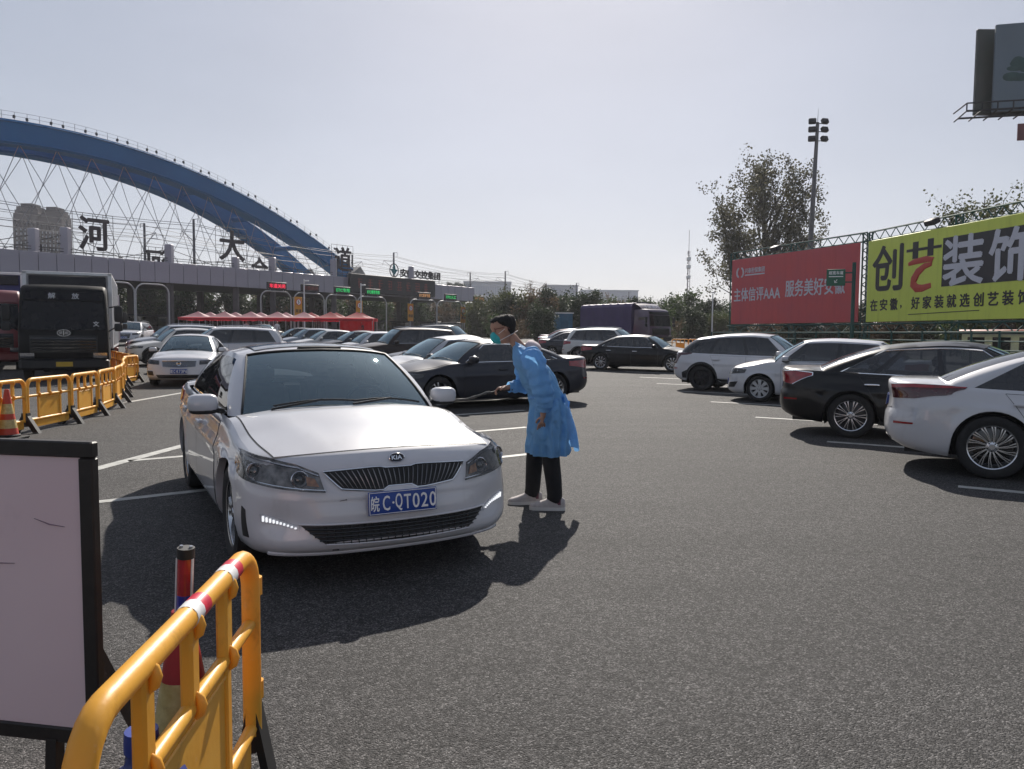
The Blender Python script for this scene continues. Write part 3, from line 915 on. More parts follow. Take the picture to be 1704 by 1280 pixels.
def base_car(P, style, name='parked_car', low=BLACK):
    c = Car(P)
    root = thing(name, 'car', 'car')
    c.shell(root); c.greenhouse(root); c.doors(root, P['seams']); c.wheels(root, style); c.mirrors(root, low); c.hood(root)
    return c, root
def zf(c, t):   # height on the nose for a share of its height
    g = c.grid_[0]; return g[0].z + (g[-1].z - g[0].z) * t
def generic_front(c, root, grille='wide', plate=('皖', 'C', 'K73P6'), lamps=True):
    Fy = c.colf; zt = c.grid_[0][-1].z; zb = c.grid_[0][0].z; h = zt - zb
    Z = lambda t: zb + h * t
    xs = c.xF - .62; k = c.colx(min(xs, c.xcf - .02)); side = c.colx(c.xa + c.aR * .55)
    zc = c.surf(c.nf - 1, 9).z
    zo = zc - .05
    lamp_front(c, root, ([(c.nf + 3, zo - .075), (Fy(.80), Z(.735)), (Fy(.52), Z(.70))], [(c.nf + 4, zo), (Fy(.80), min(zo + .01, Z(.93))), (Fy(.54), Z(.88))]), 2, True)
    if grille == 'wide': gb, gt = [(-.42, Z(.62)), (0, Z(.58)), (.42, Z(.62))], [(-.46, Z(.87)), (0, Z(.88)), (.46, Z(.87))]
    elif grille == 'big': gb, gt = [(-.34, Z(.34)), (0, Z(.32)), (.34, Z(.34))], [(-.44, Z(.86)), (0, Z(.89)), (.44, Z(.86))]
    else: gb, gt = [(-.46, Z(.72)), (0, Z(.72)), (.46, Z(.72))], [(-.48, Z(.84)), (0, Z(.84)), (.48, Z(.84))]
    f = lambda L: [(Fy(y if y else 1e-4), z) for y, z in L]
    g = c.patch('grille', BLACK, root, f(gb), f(gt), .004, 24, 5)
    q = MB()
    n = 5
    for i in range(1, n):
        t = i / n
        q.tube(c.line([(Fy(a[0] + (b[0] - a[0]) * t if abs(a[0]) > 0 else 1e-4), a[1] + (b[1] - a[1]) * t) for a, b in zip(gb, gt)], .012), .007, 6)
    q.build('grille_bar', CHROME, g)
    q = MB(); ol = f(gb) + list(reversed(f(gt))); q.tube(c.line(ol + ol[:1], .008, sub=5), .009, 6); q.build('grille_surround', CHROME, g)
    m = MB(); M = frame(c.surf(Fy(1e-4), Z(.74), .03), (0, 1, 0)); m.lathe([(.055, -.01), (.06, .0), (.05, .008), (.04, .004)], 20, 0, M); m.bar(M @ Vector((-.045, 0, 0)), M @ Vector((.045, 0, 0)), .008); m.build('badge', CHROME, g)
    c.patch('lower_intake', BLACK, root, f([(-.55, Z(.09)), (0, Z(.08)), (.55, Z(.09))]), f([(-.60, Z(.24)), (0, Z(.24)), (.60, Z(.24))]), .004, 24, 4)
    for mir in (False, True):
        o = c.patch('fog_recess', BLACK, root, [(Fy(.66), Z(.20)), (Fy(.82), Z(.22))], [(Fy(.68), Z(.40)), (Fy(.845), Z(.44))], .004, 6, 4, mir)
        q = MB(); q.tube(c.line([(Fy(.68), Z(.41)), (Fy(.83), Z(.44))], .01, mir), .007, 6); q.build('fog_trim', CHROME, o)
    c.plate(root, True, Z(.40) if grille != 'big' else Z(.42), plate)
def generic_rear(c, root, style='wedge', plate=('皖', 'C', 'D5R28')):
    Ry = c.colr; g = c.grid_[-1]; zt, zb = g[-1].z, g[0].z; h = zt - zb; Z = lambda t: zb + h * t
    N = c.N
    xs = lambda x: c.colx(x)
    e = c.xcr
    for mir in (False, True):
        if style == 'wedge':       # long wedge running forward along the flank
            a = xs(e + .14)
            o = c.patch('tail_light', LAMPDK, root, [(a, Z(.895)), (N - c.nf + 3, Z(.74)), (Ry(.62), Z(.72))], [(a - .4, Z(.92)), (N - c.nf + 3, Z(.945)), (Ry(.60), Z(.92))], .008, 18, 5, mir)
            c.patch('tail_light_strip', LAMPRED, o, [(a, Z(.905)), (N - c.nf + 3, Z(.895)), (Ry(.62), Z(.87))], [(a - .3, Z(.918)), (N - c.nf + 3, Z(.935)), (Ry(.61), Z(.915))], .012, 18, 3, mir, thick=.006)
        elif style == 'chrome':
            o = c.patch('tail_light', LAMPRED, root, [(xs(e - .02), Z(.845)), (N - c.nf + 5, Z(.66)), (Ry(.55), Z(.70))], [(xs(e - .0), Z(.90)), (N - c.nf + 4, Z(.93)), (Ry(.52), Z(.91))], .010, 16, 5, mir)
            q = MB(); L = [(xs(e - .02), Z(.845)), (xs(e), Z(.90)), (N - c.nf + 4, Z(.93)), (Ry(.52), Z(.91))]; q.tube(c.line(L, .012, mir), .009, 6)
            q.tube(c.line([(xs(e - .02), Z(.845)), (N - c.nf + 5, Z(.66))], .012, mir), .009, 6); q.build('lamp_trim', CHROME, o)
        elif style == 'tee':       # T shaped lamp of a crossover
            o = c.patch('tail_light', LAMPDK, root, [(xs(e + .12), Z(.89)), (N - c.nf + 4, Z(.83)), (Ry(.3), Z(.86))], [(xs(e + .14), Z(.925)), (N - c.nf + 4, Z(.925)), (Ry(.3), Z(.90))], .008, 16, 4, mir)
            c.patch('tail_light_leg', LAMPDK, o, [(N - c.nf + 5.5, Z(.56)), (N - c.nf + 7, Z(.54))], [(N - c.nf + 1.5, Z(.84)), (N - c.nf + 6, Z(.84))], .007, 6, 6, mir)
        else:
            o = c.patch('tail_light', LAMPRED, root, [(xs(e + .02), Z(.74)), (N - c.nf + 4, Z(.66)), (Ry(.6), Z(.66))], [(xs(e + .02), Z(.86)), (N - c.nf + 4, Z(.90)), (Ry(.6), Z(.88))], .010, 14, 5, mir)
        c.patch('rear_reflector', LAMPRED, root, [(N - c.nf + 3, Z(.36)), (N - c.nf + 8, Z(.35))], [(N - c.nf + 3, Z(.385)), (N - c.nf + 8, Z(.385))], .006, 6, 3, mir)
    f = lambda L: [(Ry(y if y else 1e-4), z) for y, z in L]
    # boot gap and dark lower valance
    q = MB(); q.tube(c.line(f([(.60, Z(.58)), (.3, Z(.56)), (-.3, Z(.56)), (-.60, Z(.58))]), .001), .004, 5); q.build('boot_gap', BLACK, root)
    c.patch('rear_valance', BLACK, root, f([(.55, Z(.03)), (0, Z(.03)), (-.55, Z(.03))]), f([(.60, Z(.14)), (0, Z(.15)), (-.60, Z(.14))]), .004, 20, 4)
    c.plate(root, False, Z(.66) if style != 'box' else Z(.52), plate)

def cladding(c, root, m=BLACK):
    """dark plastic arch lips and sills of a crossover"""
    for mir in (False, True):
        sg = -1 if mir else 1
        for xa in (c.xa, c.xb):
            q = MB()
            rows = []
            for e in (.0, .05):
                L = []
                for i in range(19):
                    a = math.pi * i / 18
                    rr = c.aR + .002 + e
                    x = xa + rr * math.cos(a); z = c.P['r'] + rr * math.sin(a)
                    L.append(c.surf(c.colx(x), max(z, c.raw(c.colx(x), 0).z + .002), .007, mir))
                rows.append(L)
            q.grid(rows); q.build('arch_trim', m, root)
        c.patch('sill_trim', m, root, [(c.colx(c.xa - c.aR - .02), c.P['zsill'] - .015), (c.colx(c.xb + c.aR + .02), c.P['zsill'] - .015)], [(c.colx(c.xa - c.aR - .03), c.P['zsill'] + .055), (c.colx(c.xb + c.aR + .03), c.P['zsill'] + .055)], .006, 14, 3, mir)

# ---- the white saloon in front
def hero():
    ga = lambda v, c, w: math.exp(-((v - c) / w) ** 2)
    def sculpt(y, z):      # hollows round the running lights, a shelf over the intake, a flared chin
        return (-.045 * ga(y, .70, .13) * ga(z, .40, .075) + .022 * ga(z, .225, .03) * min(1, max(0, (.88 - y) / .2)) - .020 * ga(z, .33, .06) * ga(y, 0, .5)
                + .014 * ga(z, .445, .03) * ga(y, 0, .55) + .012 * ga(z, .545, .018) * ga(y, 0, .42) - .012 * ga(z, .64, .05) * ga(y, 0, .40) + .020 * ga(y, .845, .035) * ga(z, .34, .12))
    P = sedan(sculpt=sculpt, H=1.43, hwr=.625, roof=[(-1.0, 1.365), (-.7, 1.40), (-.2, 1.43), (.1, 1.418), (.36, 1.385)], sideglass=SIDEG, pano=True, hoodbulge=.012, creaset=.72, crease=.016, seatmat=BEIGE, hoodlip=.035)
    c, root = base_car(P, 'five', 'saloon_car')
    Fy = c.colf
    f = lambda L: [(Fy(y if abs(y) > 1e-6 else 1e-4), z) for y, z in L]
    # headlights
    bot = [(c.nf + 5.0, .700), (c.nf - 1, .645), (Fy(.78), .612), (Fy(.60), .585), (Fy(.455), .572)]
    top = [(c.nf + 6.0, .780), (c.nf - 1, .775), (Fy(.79), .760), (Fy(.62), .728), (Fy(.50), .682)]
    lamp_front(c, root, (bot, top), 2, True, inner=mat('lamp_inner', (.015, .015, .017), .25, .6, c2=(.30, .29, .28), scale=16, detail=3))
    for mir in (False, True):
        q = MB(); q.tube(c.line([(b_[0], b_[1] + .014) for b_ in bot[1:]], .010, mir, 5), .005, 6); q.build('lamp_bezel', CHROME, root)
        c.patch('indicator', mat('indicator_amber', (.35, .16, .06), .25, coat=.6, var=.4, scale=40), root, [(Fy(.56), .616), (Fy(.49), .606)], [(Fy(.57), .668), (Fy(.52), .654)], .010, 6, 3, mir, thick=.006)
    # grille with upright bars
    gb = [(-.36, .588), (-.16, .566), (-.11, .566), (-.075, .586), (.075, .586), (.11, .566), (.16, .566), (.36, .588)]
    gt = [(-.475, .690), (-.18, .702), (-.12, .702), (-.085, .694), (.085, .694), (.12, .702), (.18, .702), (.475, .690)]
    g = c.patch('grille', BLACK, root, f(gb), f(gt), .002, 40, 5)
    def gz(L, y):
        return float(np.interp(y, [p[0] for p in L], [p[1] for p in L]))
    for i in range(27):
        yt = -.435 + .87 * i / 26
        yb = yt * .80
        q = MB()
        q.tube([c.surf(Fy(yt + (yb - yt) * k / 5 + 1e-5), gz(gt, yt) - .008 + (gz(gb, yb) + .008 - gz(gt, yt) + .008) * k / 5, .006 + .014 * math.sin(math.pi * (k + .4) / 6.2)) for k in range(6)], [.0018, .0030, .0032, .0028, .0022, .0016], 6)
        q.build('grille_slat', mat('slat_chrome', (.22, .22, .23), .3, .9, var=.1), g)
    q = MB(); ol = f(gb) + list(reversed(f(gt))); q.tube(c.line(ol + ol[:1], .007, sub=5), .0055, 6); q.build('grille_surround', CHROME, g)
    # raised tab under the grille, emblem above it
    c.patch('grille_tab', PAINT, g, f([(-.12, .557), (0, .552), (.12, .557)]), f([(-.078, .580), (0, .582), (.078, .580)]), .012, 12, 3)
    M = frame(c.surf(Fy(1e-4), .742, .012), (0, 1, 0), (-.35, 0, 1))
    q = MB()
    S = M @ Matrix.Diagonal((1.75, 1, 1, 1))
    q.lathe([(.0, .002), (.026, .002), (.0265, -.01)], 28, 1, S)
    q.lathe([(.0265, -.01), (.0295, .003), (.027, .006), (.0255, .002)], 28, 0, S)
    e = q.build('badge', [CHROME, mat('badge_dark', (.02, .02, .025), .25, .3, var=.1)], root)
    text('lettering', 'KIA', .036, CHROME, e, M @ Matrix.Translation((0, 0, .0035)), ext=.0012, off=.0012, spacing=1.0, width=.066)
    # bumper: lower intake, side slots, running lights
    lo = c.patch('lower_intake', BLACK, root, f([(-.47, .272), (-.2, .262), (0, .258), (.2, .262), (.47, .272)]), f([(-.60, .392), (-.2, .384), (0, .382), (.2, .384), (.60, .392)]), .003, 36, 5)
    q = MB()
    for z in (.295, .318, .341, .363): q.tube(c.line(f([(-.48 - (z - .272) * 1.0, z), (0, z - .010), (.48 + (z - .272) * 1.0, z)]), .010, sub=10), .004, 5)
    for i in range(21):
        y = -.46 + .92 * i / 20
        q.tube([c.surf(Fy(y + 1e-5), z, .008) for z in (.268, .32, .378)], .003, 4)
    q.build('intake_mesh', GLOSSBLK, lo)
    q = MB(); q.tube(c.line(f([(-.60, .392), (0, .382), (.60, .392)]), .006, sub=10), .006, 6); q.tube(c.line(f([(-.47, .272), (0, .258), (.47, .272)]), .006, sub=10), .006, 6); q.build('intake_edge', PAINT, lo)
    for mir in (False, True):
        a = c.nf
        o = c.patch('air_slot', BLACK, root, [(a - 3.2, .300), (a - 1.6, .296)], [(a - 3.0, .462), (a - 2.0, .478)], .004, 6, 6, mir)
        l = c.patch('running_light', mat('lamp_lens_grey', (.42, .43, .46), .2, coat=1, var=.15, scale=60), root, [(Fy(.795), .400), (Fy(.70), .385), (Fy(.60), .352)], [(Fy(.80), .452), (Fy(.70), .428), (Fy(.60), .378)], .004, 14, 4, mir)
        for i in range(10):
            t = (i + .5) / 10
            y = .79 - .18 * t; zb = .402 - .047 * t * (.4 + .6 * t); zt = .449 - .073 * t
            q = MB()
            q.tube(c.line([(Fy(y), zb + .006), (Fy(y), zt - .006)], .010, mir, 3), .0062, 6)
            q.build('led', LEDW, l)
    # chin
    ch = MB()
    ch.tube(c.line(f([(-.80, .212), (-.5, .204), (0, .20), (.5, .204), (.80, .212)]), .0, sub=12), .016, 8); ch.build('chin_spoiler', PAINT, root)
    c.plate(root, True, .497, ('皖', 'C', 'QT020'))
    # rub marks on the bumper
    q = MB()
    q.tube(c.line([(Fy(-.375), .522), (Fy(-.335), .527)], .002), [.0018] * 6 + [.004]); q.build('scuff', BLACK, root)
    q = MB(); q.tube(c.line([(Fy(-.44), .232), (Fy(-.40), .231)], .003), .004, 5); q.build('scuff', BLACK, root)
    # sensor housing and interior mirror behind the screen
    generic_rear(c, root, 'box', ('皖', 'C', 'QT020'))
    q = MB(); q.box((.24, 0, 1.352), (.20, .36, .03), 0, Euler((0, R(-28), 0)).to_matrix(), bev=.01); q.box((.16, 0, 1.28), (.03, .22, .06), bev=.01); q.build('rear_view_mirror', DARKINT, root)
    return c, root
# ------------------------------------------------------------------ ground
def gz(Y):
    if Y < 26: return 0.0
    if Y > 82: return 1.0
    t = (Y - 26) / 56
    return t * t * (3 - 2 * t) * .35 + t * .65
def asphalt():
    m = bpy.data.materials.new('asphalt'); m.use_nodes = True
    nt = m.node_tree; n, l = nt.nodes, nt.links; p = n['Principled BSDF']
    tc = n.new('ShaderNodeTexCoord')
    v = n.new('ShaderNodeTexVoronoi'); v.inputs['Scale'].default_value = 145; l.new(tc.outputs['Object'], v.inputs['Vector'])
    v2 = n.new('ShaderNodeTexVoronoi'); v2.inputs['Scale'].default_value = 38; l.new(tc.outputs['Object'], v2.inputs['Vector'])
    nz = n.new('ShaderNodeTexNoise'); nz.inputs['Scale'].default_value = .35; nz.inputs['Detail'].default_value = 5; l.new(tc.outputs['Object'], nz.inputs['Vector'])
    sep = n.new('ShaderNodeSeparateColor'); l.new(v.outputs['Color'], sep.inputs[0])
    rp = n.new('ShaderNodeValToRGB'); e = rp.color_ramp.elements
    e[0].position = 0; e[0].color = (.012, .0116, .0118, 1); e[1].position = 1; e[1].color = (.18, .173, .170, 1)
    x = rp.color_ramp.elements.new(.35); x.color = (.033, .032, .0315, 1); x = rp.color_ramp.elements.new(.8); x.color = (.084, .081, .080, 1)
    l.new(sep.outputs[0], rp.inputs[0])
    sep2 = n.new('ShaderNodeSeparateColor'); l.new(v2.outputs['Color'], sep2.inputs[0])
    mr0 = n.new('ShaderNodeMapRange'); mr0.inputs[3].default_value = .72; mr0.inputs[4].default_value = 1.22; l.new(sep2.outputs[1], mr0.inputs[0])
    mr = n.new('ShaderNodeMapRange'); mr.inputs[1].default_value = .3; mr.inputs[2].default_value = .7; mr.inputs[3].default_value = .86; mr.inputs[4].default_value = 1.14
    l.new(nz.outputs['Fac'], mr.inputs[0])
    mu = n.new('ShaderNodeMath'); mu.operation = 'MULTIPLY'; l.new(mr0.outputs[0], mu.inputs[0]); l.new(mr.outputs[0], mu.inputs[1])
    st = n.new('ShaderNodeTexNoise'); st.inputs['Scale'].default_value = 1.1; st.inputs['Detail'].default_value = 7; st.inputs['Roughness'].default_value = .65; l.new(tc.outputs['Object'], st.inputs['Vector'])
    sr = n.new('ShaderNodeMapRange'); sr.inputs[1].default_value = .60; sr.inputs[2].default_value = .72; sr.inputs[3].default_value = 1.0; sr.inputs[4].default_value = .72; l.new(st.outputs['Fac'], sr.inputs[0])
    mp = n.new('ShaderNodeMapping'); mp.inputs['Rotation'].default_value = (0, 0, R(-62)); mp.inputs['Scale'].default_value = (.12, 2.2, 1); l.new(tc.outputs['Object'], mp.inputs['Vector'])
    tk = n.new('ShaderNodeTexNoise'); tk.inputs['Scale'].default_value = 1.0; tk.inputs['Detail'].default_value = 3; l.new(mp.outputs[0], tk.inputs['Vector'])
    tr = n.new('ShaderNodeMapRange'); tr.inputs[1].default_value = .35; tr.inputs[2].default_value = .65; tr.inputs[3].default_value = .90; tr.inputs[4].default_value = 1.07; l.new(tk.outputs['Fac'], tr.inputs[0])
    m3 = n.new('ShaderNodeMath'); m3.operation = 'MULTIPLY'; l.new(sr.outputs[0], m3.inputs[0]); l.new(tr.outputs[0], m3.inputs[1])
    m4 = n.new('ShaderNodeMath'); m4.operation = 'MULTIPLY'; l.new(mu.outputs[0], m4.inputs[0]); l.new(m3.outputs[0], m4.inputs[1]); mu = m4
    mx = n.new('ShaderNodeMix'); mx.data_type = 'RGBA'; mx.blend_type = 'MULTIPLY'; mx.inputs[0].default_value = 1
    l.new(rp.outputs[0], mx.inputs[6]); l.new(mu.outputs[0], mx.inputs[7]); l.new(mx.outputs[2], p.inputs['Base Color'])
    p.inputs['Roughness'].default_value = .82
    p.inputs['Specular IOR Level'].default_value = .35
    bp = n.new('ShaderNodeBump'); bp.inputs['Strength'].default_value = .85; bp.inputs['Distance'].default_value = .006
    inv = n.new('ShaderNodeMath'); inv.operation = 'SUBTRACT'; inv.inputs[0].default_value = 1; l.new(v.outputs['Distance'], inv.inputs[1])
    ad = n.new('ShaderNodeMath'); ad.operation = 'ADD'; l.new(inv.outputs[0], ad.inputs[0]); l.new(sep.outputs[1], ad.inputs[1])
    l.new(ad.outputs[0], bp.inputs['Height']); l.new(bp.outputs[0], p.inputs['Normal'])
    return m
g = MB()
ys = [-60, -20, 0, 10, 20, 26] + list(range(30, 84, 4)) + [90, 130, 250, 600, 1500, 4000]
xs = [-3000, -800, -200, -60, -20, 0, 20, 60, 200, 800, 3000]
g.grid([[(x, y, gz(y)) for x in xs] for y in ys])
tag(g.build('ground', asphalt()), kind='structure')

MARK = mat('road_marking_paint', (.50, .50, .47), .7, c2=(.30, .30, .28), scale=9, detail=8)
def marking(a, b, w, cat='line'):
    a, b = Vector((a[0], a[1], 0)), Vector((b[0], b[1], 0)); d = (b - a).normalized(); s = Vector((-d.y, d.x, 0)) * w / 2
    m = MB(); n = max(2, int((b - a).length / 1.5))
    zz = lambda p: gz(p.y) + .004
    r0, r1 = [], []
    for i in range(n + 1):
        p = a.lerp(b, i / n); u, v = p + s, p - s
        r0.append((u.x, u.y, zz(u))); r1.append((v.x, v.y, zz(v)))
    m.grid([r0, r1])
    return tag(m.build('parking_line', MARK), kind='structure')
for k in range(8):
    y = 7.75 + 3.27 * k; marking((4.55, y), (4.55 + 4.5, y - 2.7), .13)
for k in range(8):
    y = 6.15 + 2.8 * k; marking((-4.5, y), (.25, y + 3.55), .12)
marking((-4.75, 7.0), (-4.2, 11.8), .16); marking((-4.2, 11.85), (-3.4, 18.5), .16)
marking((-8.35, 12.0), (-8.1, 24), .14); marking((-8.1, 24.05), (-9.5, 40), .14)

# ------------------------------------------------------------------ all the cars
PW = paint('white_car_paint', (.55, .55, .575)); PK = paint('black_car_paint', (.006, .006, .007)); PG = paint('dark_grey_car_paint', (.030, .032, .042), .25)
PS = paint('silver_car_paint', (.42, .43, .45), .55); PB = paint('brown_car_paint', (.030, .018, .014), .2); PR = paint('red_car_paint', (.14, .010, .012))
PPEARL = paint('pearl_white_car_paint', (.55, .545, .53)); PN = paint('navy_car_paint', (.010, .013, .030), .2); PGB = paint('grey_blue_car_paint', (.20, .23, .27), .5)
for q_ in (PW, PPEARL): add_dirt(q_, (.34, .32, .30), 5, .56, .78, .35, (1, 1, .5))
for q_ in (PK, PG, PN, PB): add_dirt(q_, (.06, .055, .05), 5, .55, .80, .35, (1, 1, .5))
HERO, hroot = hero()
hroot.location = (-1.75, 6.66, 0); hroot.rotation_euler = (0, 0, R(-61.6))
repaint(hroot, PW)
tag(hroot, 'white saloon car with lit running lights, stopped beside the man in the blue gown', 'car')

TYPES = {}
def t_saloon():
    c, r = base_car(sedan(), 'ten'); generic_front(c, r, 'wide'); generic_rear(c, r, 'box'); return r
def t_low():
    c, r = base_car(sedan(H=1.41, L=4.85, wb=2.84, fo=.86, r=.335, hwr=.58, roof=[(-1.0, 1.33), (-.7, 1.372), (-.2, 1.41), (.1, 1.40), (.36, 1.36)], xrr=-1.05, xrg=-1.9, xcb=-1.55, dlo='full'), 'five'); generic_front(c, r, 'big'); generic_rear(c, r, 'box'); return r
def t_wedge():
    c, r = base_car(sedan(L=4.80, wb=2.8, r=.345, dlo=None, handle=PAINT, H=1.47, xrr=-1.02, xrg=-1.98, xcb=-1.60, xct=-1.0, cuts=[.44, .80], creaset=.74, crease=.012), 'turbine'); generic_front(c, r, 'wide'); generic_rear(c, r, 'wedge')
    return r
def t_chrome():
    c, r = base_car(sedan(L=4.83, wb=2.80, r=.335, dlo='full', handle=CHROME, xrr=-1.02, xrg=-1.98, xcb=-1.60, xct=-.95, cuts=[.43, .80], sideglass=glass('light_side_glass', (.30, .32, .34)), rearglass=glass('light_side_glass', (.3, .32, .34))), 'multi'); generic_front(c, r, 'wide'); generic_rear(c, r, 'chrome'); return r
def t_exec():
    c, r = base_car(sedan(L=5.0, wb=3.0, r=.34, dlo='full', handle=CHROME, H=1.455, xc=1.22, xrf=.44, xrr=-1.0, xrg=-1.85, xcb=-1.5, xct=-.95, cuts=[.40, .78],
        deck=[(-2.65, 1.03), (-2.0, 1.04), (-1.4, 1.02), (0, .99), (1.2, .985), (1.6, .925), (2.0, .855), (2.28, .775)], seams=(.92, -.2, -1.33)), 'ten'); generic_front(c, r, 'big'); generic_rear(c, r, 'box'); return r
def t_compact():
    c, r = base_car(sedan(L=4.35, wb=2.61, fo=.86, r=.31, H=1.48, W=1.75, hwb=.775, hwr=.58, xc=1.16, xrf=.45, xrr=-1.15, xrg=-1.75, xcb=-1.5, xct=-1.1,
        roof=[(-1.2, 1.42), (-.7, 1.46), (-.2, 1.48), (.2, 1.465), (.48, 1.425)], deck=[(-2.2, 1.03), (-1.9, 1.04), (-1.4, 1.02), (0, .995), (1.15, .99), (1.5, .935), (1.8, .87), (2.05, .78)], seams=(.84, -.2, -1.18)), 'cover')
    generic_front(c, r, 'slim'); generic_rear(c, r, 'box'); return r
def t_suv():
    c, r = base_car(suv(), 'five'); generic_front(c, r, 'big'); generic_rear(c, r, 'box'); cladding(c, r)
    rl = MB()
    for sg in (1, -1):
        rl2 = MB(); rl2.tube([(-1.7, sg * .60, 1.655), (-1.5, sg * .60, 1.70), (-.6, sg * .61, 1.735), (.0, sg * .61, 1.725), (.28, sg * .6, 1.68)], .014, 6); rl2.build('roof_rail', ALLOY, r)
    return r
def t_cross():
    c, r = base_car(suv(H=1.60, L=4.5, W=1.85, r=.345, roof=[(-1.75, 1.43), (-1.3, 1.505), (-.6, 1.585), (-.1, 1.60), (.48, 1.545)], darkC=True, dlo=None, xrr=-1.60, xrg=-2.08, xcb=-1.72, xct=-1.25, cuts=[.38, .78],
        deck=[(-2.4, 1.09), (-1.9, 1.09), (-1.0, 1.07), (0, 1.05), (1.1, 1.04), (1.5, 1.0), (1.9, .93), (2.15, .85)]), 'dark'); generic_front(c, r, 'slim'); generic_rear(c, r, 'tee')
    c.patch('lower_cladding', BLACK, r, [(c.colx(c.xb - c.aR - .01), .37), (c.N - c.nf + 6, .40), (c.colr(.3), .40), (c.colr(-.3), .40)], [(c.colx(c.xb - c.aR - .01), .45), (c.N - c.nf + 6, .48), (c.colr(.3), .48), (c.colr(-.3), .48)], .008, 20, 3)
    cladding(c, r); return r
BUILD = dict(saloon=t_saloon, low=t_low, wedge=t_wedge, chrome=t_chrome, executive=t_exec, compact=t_compact, suv=t_suv, crossover=t_cross)
CARS = [
 # type, paint, x, y, heading (deg), label, group
 ('wedge', PW, 6.78, 8.21, -30, 'white saloon with black multi-spoke wheels, cut off by the right edge', 'cars parked on the right'),
 ('chrome', PK, 6.71, 11.5, -30, 'black saloon with bright chrome window trim and silver spoked wheels', 'cars parked on the right'),
 ('compact', PW, 7.23, 17.7, 150, 'white compact car parked nose out behind the black saloon', 'cars parked on the right'),
 ('crossover', PW, 6.8, 21.2, -30, 'white crossover with dark rear pillar and red T shaped tail lights', 'cars parked on the right'),
 ('executive', PK, 5.35, 31.6, -28, 'long black saloon with chrome window surrounds beyond the white crossover', 'cars parked on the right'),
 ('suv', PPEARL, 4.75, 36.8, -28, 'white SUV with roof rails parked behind the long black saloon', 'cars parked on the right'),
 ('saloon', PG, 3.75, 41, -28, 'dark grey saloon half hidden left of the white SUV with rails', 'cars parked on the right'),
 ('saloon', PS, 3.9, 46.5, -28, 'silver white saloon behind the dark grey one by the SUV', 'cars parked on the right'),
 ('saloon', PR, 4.2, 52, -28, 'dark red saloon roof just behind the man in the gown', 'cars parked on the right'),
 ('saloon', PGB, 6.6, 57, -28, 'grey blue saloon, farthest in the right row beside the purple truck', 'cars parked on the right'),
 ('low', PG, -.72, 16.7, 213, 'dark grey low saloon parked directly behind the man in the gown', 'cars parked in the middle rows'),
 ('saloon', PS, -1.65, 19.4, 212, 'silver saloon showing its windscreen next to the dark grey low saloon', 'cars parked in the middle rows'),
 ('executive', PN, -2.1, 26.2, 208, 'dark navy saloon with a large chrome grille left of the masked man', 'cars parked in the middle rows'),
 ('suv', PB, -4.3, 31, 208, 'brown black SUV parked left of the dark navy saloon', 'cars parked in the middle rows'),
 ('compact', PW, -6.1, 34.5, 208, 'white compact car showing its windscreen behind the brown SUV', 'cars parked in the middle rows'),
 ('saloon', PG, -7.6, 38, 208, 'charcoal saloon between two white cars in the middle row', 'cars parked in the middle rows'),
 ('saloon', PPEARL, -9.6, 40.5, 208, 'white saloon, second from the left in the middle row', 'cars parked in the middle rows'),
 ('compact', PGB, -11.4, 44, 208, 'pale grey compact car beside the black saloon near the tents', 'cars parked in the middle rows'),
 ('saloon', PK, -13.2, 47.5, 208, 'black saloon, leftmost of the middle row, facing the tents', 'cars parked in the middle rows'),
 ('suv', PK, -4.0, 48, -25, 'black people carrier seen from the side behind the middle row', 'cars parked in the middle rows'),
 ('saloon', PW, -7.0, 52, 208, 'white saloon roof behind the middle row below the speed sign', 'cars parked in the middle rows'),
 ('saloon', PW, -9.7, 23.3, -76, 'white saloon facing the camera with a blue plate, left of the stopped car', 'cars waiting on the left'),
 ('suv', PW, -10.95, 29.3, 200, 'white SUV with dark side windows just behind the white saloon', 'cars waiting on the left'),
 ('crossover', PPEARL, -14.3, 33.5, 212, 'white crossover nosing towards the barriers on the left', 'cars waiting on the left'),
 ('suv', PS, -16.8, 38.5, 214, 'silver SUV second in the queue behind the barriers', 'cars waiting on the left'),
 ('saloon', PGB, -18.5, 42.5, 214, 'grey saloon third in the queue behind the barriers', 'cars waiting on the left'),
 ('suv', PW, -27.5, 56, -80, 'white SUV facing the camera at the far end of the barriers', 'cars waiting on the left'),
 ('saloon', PN, -19.6, 46.5, 216, 'dark blue saloon at the back of the left queue', 'cars waiting on the left'),
 ('saloon', PK, -22.6, 70, -40, 'black saloon driving away from the red tents', 'cars waiting on the left'),
]
for kind, pm, x, y, hd, lab, grp in CARS:
    if kind not in TYPES: TYPES[kind] = BUILD[kind]()
    r = copy_tree(TYPES[kind])
    r.location = (x, y, gz(y)); r.rotation_euler = (0, 0, R(hd))
    repaint(r, pm); tag(r, lab, 'car', grp)
def drop_tree(o):
    for ch in list(o.children): drop_tree(ch)
    bpy.data.objects.remove(o)
for r in TYPES.values(): drop_tree(r)
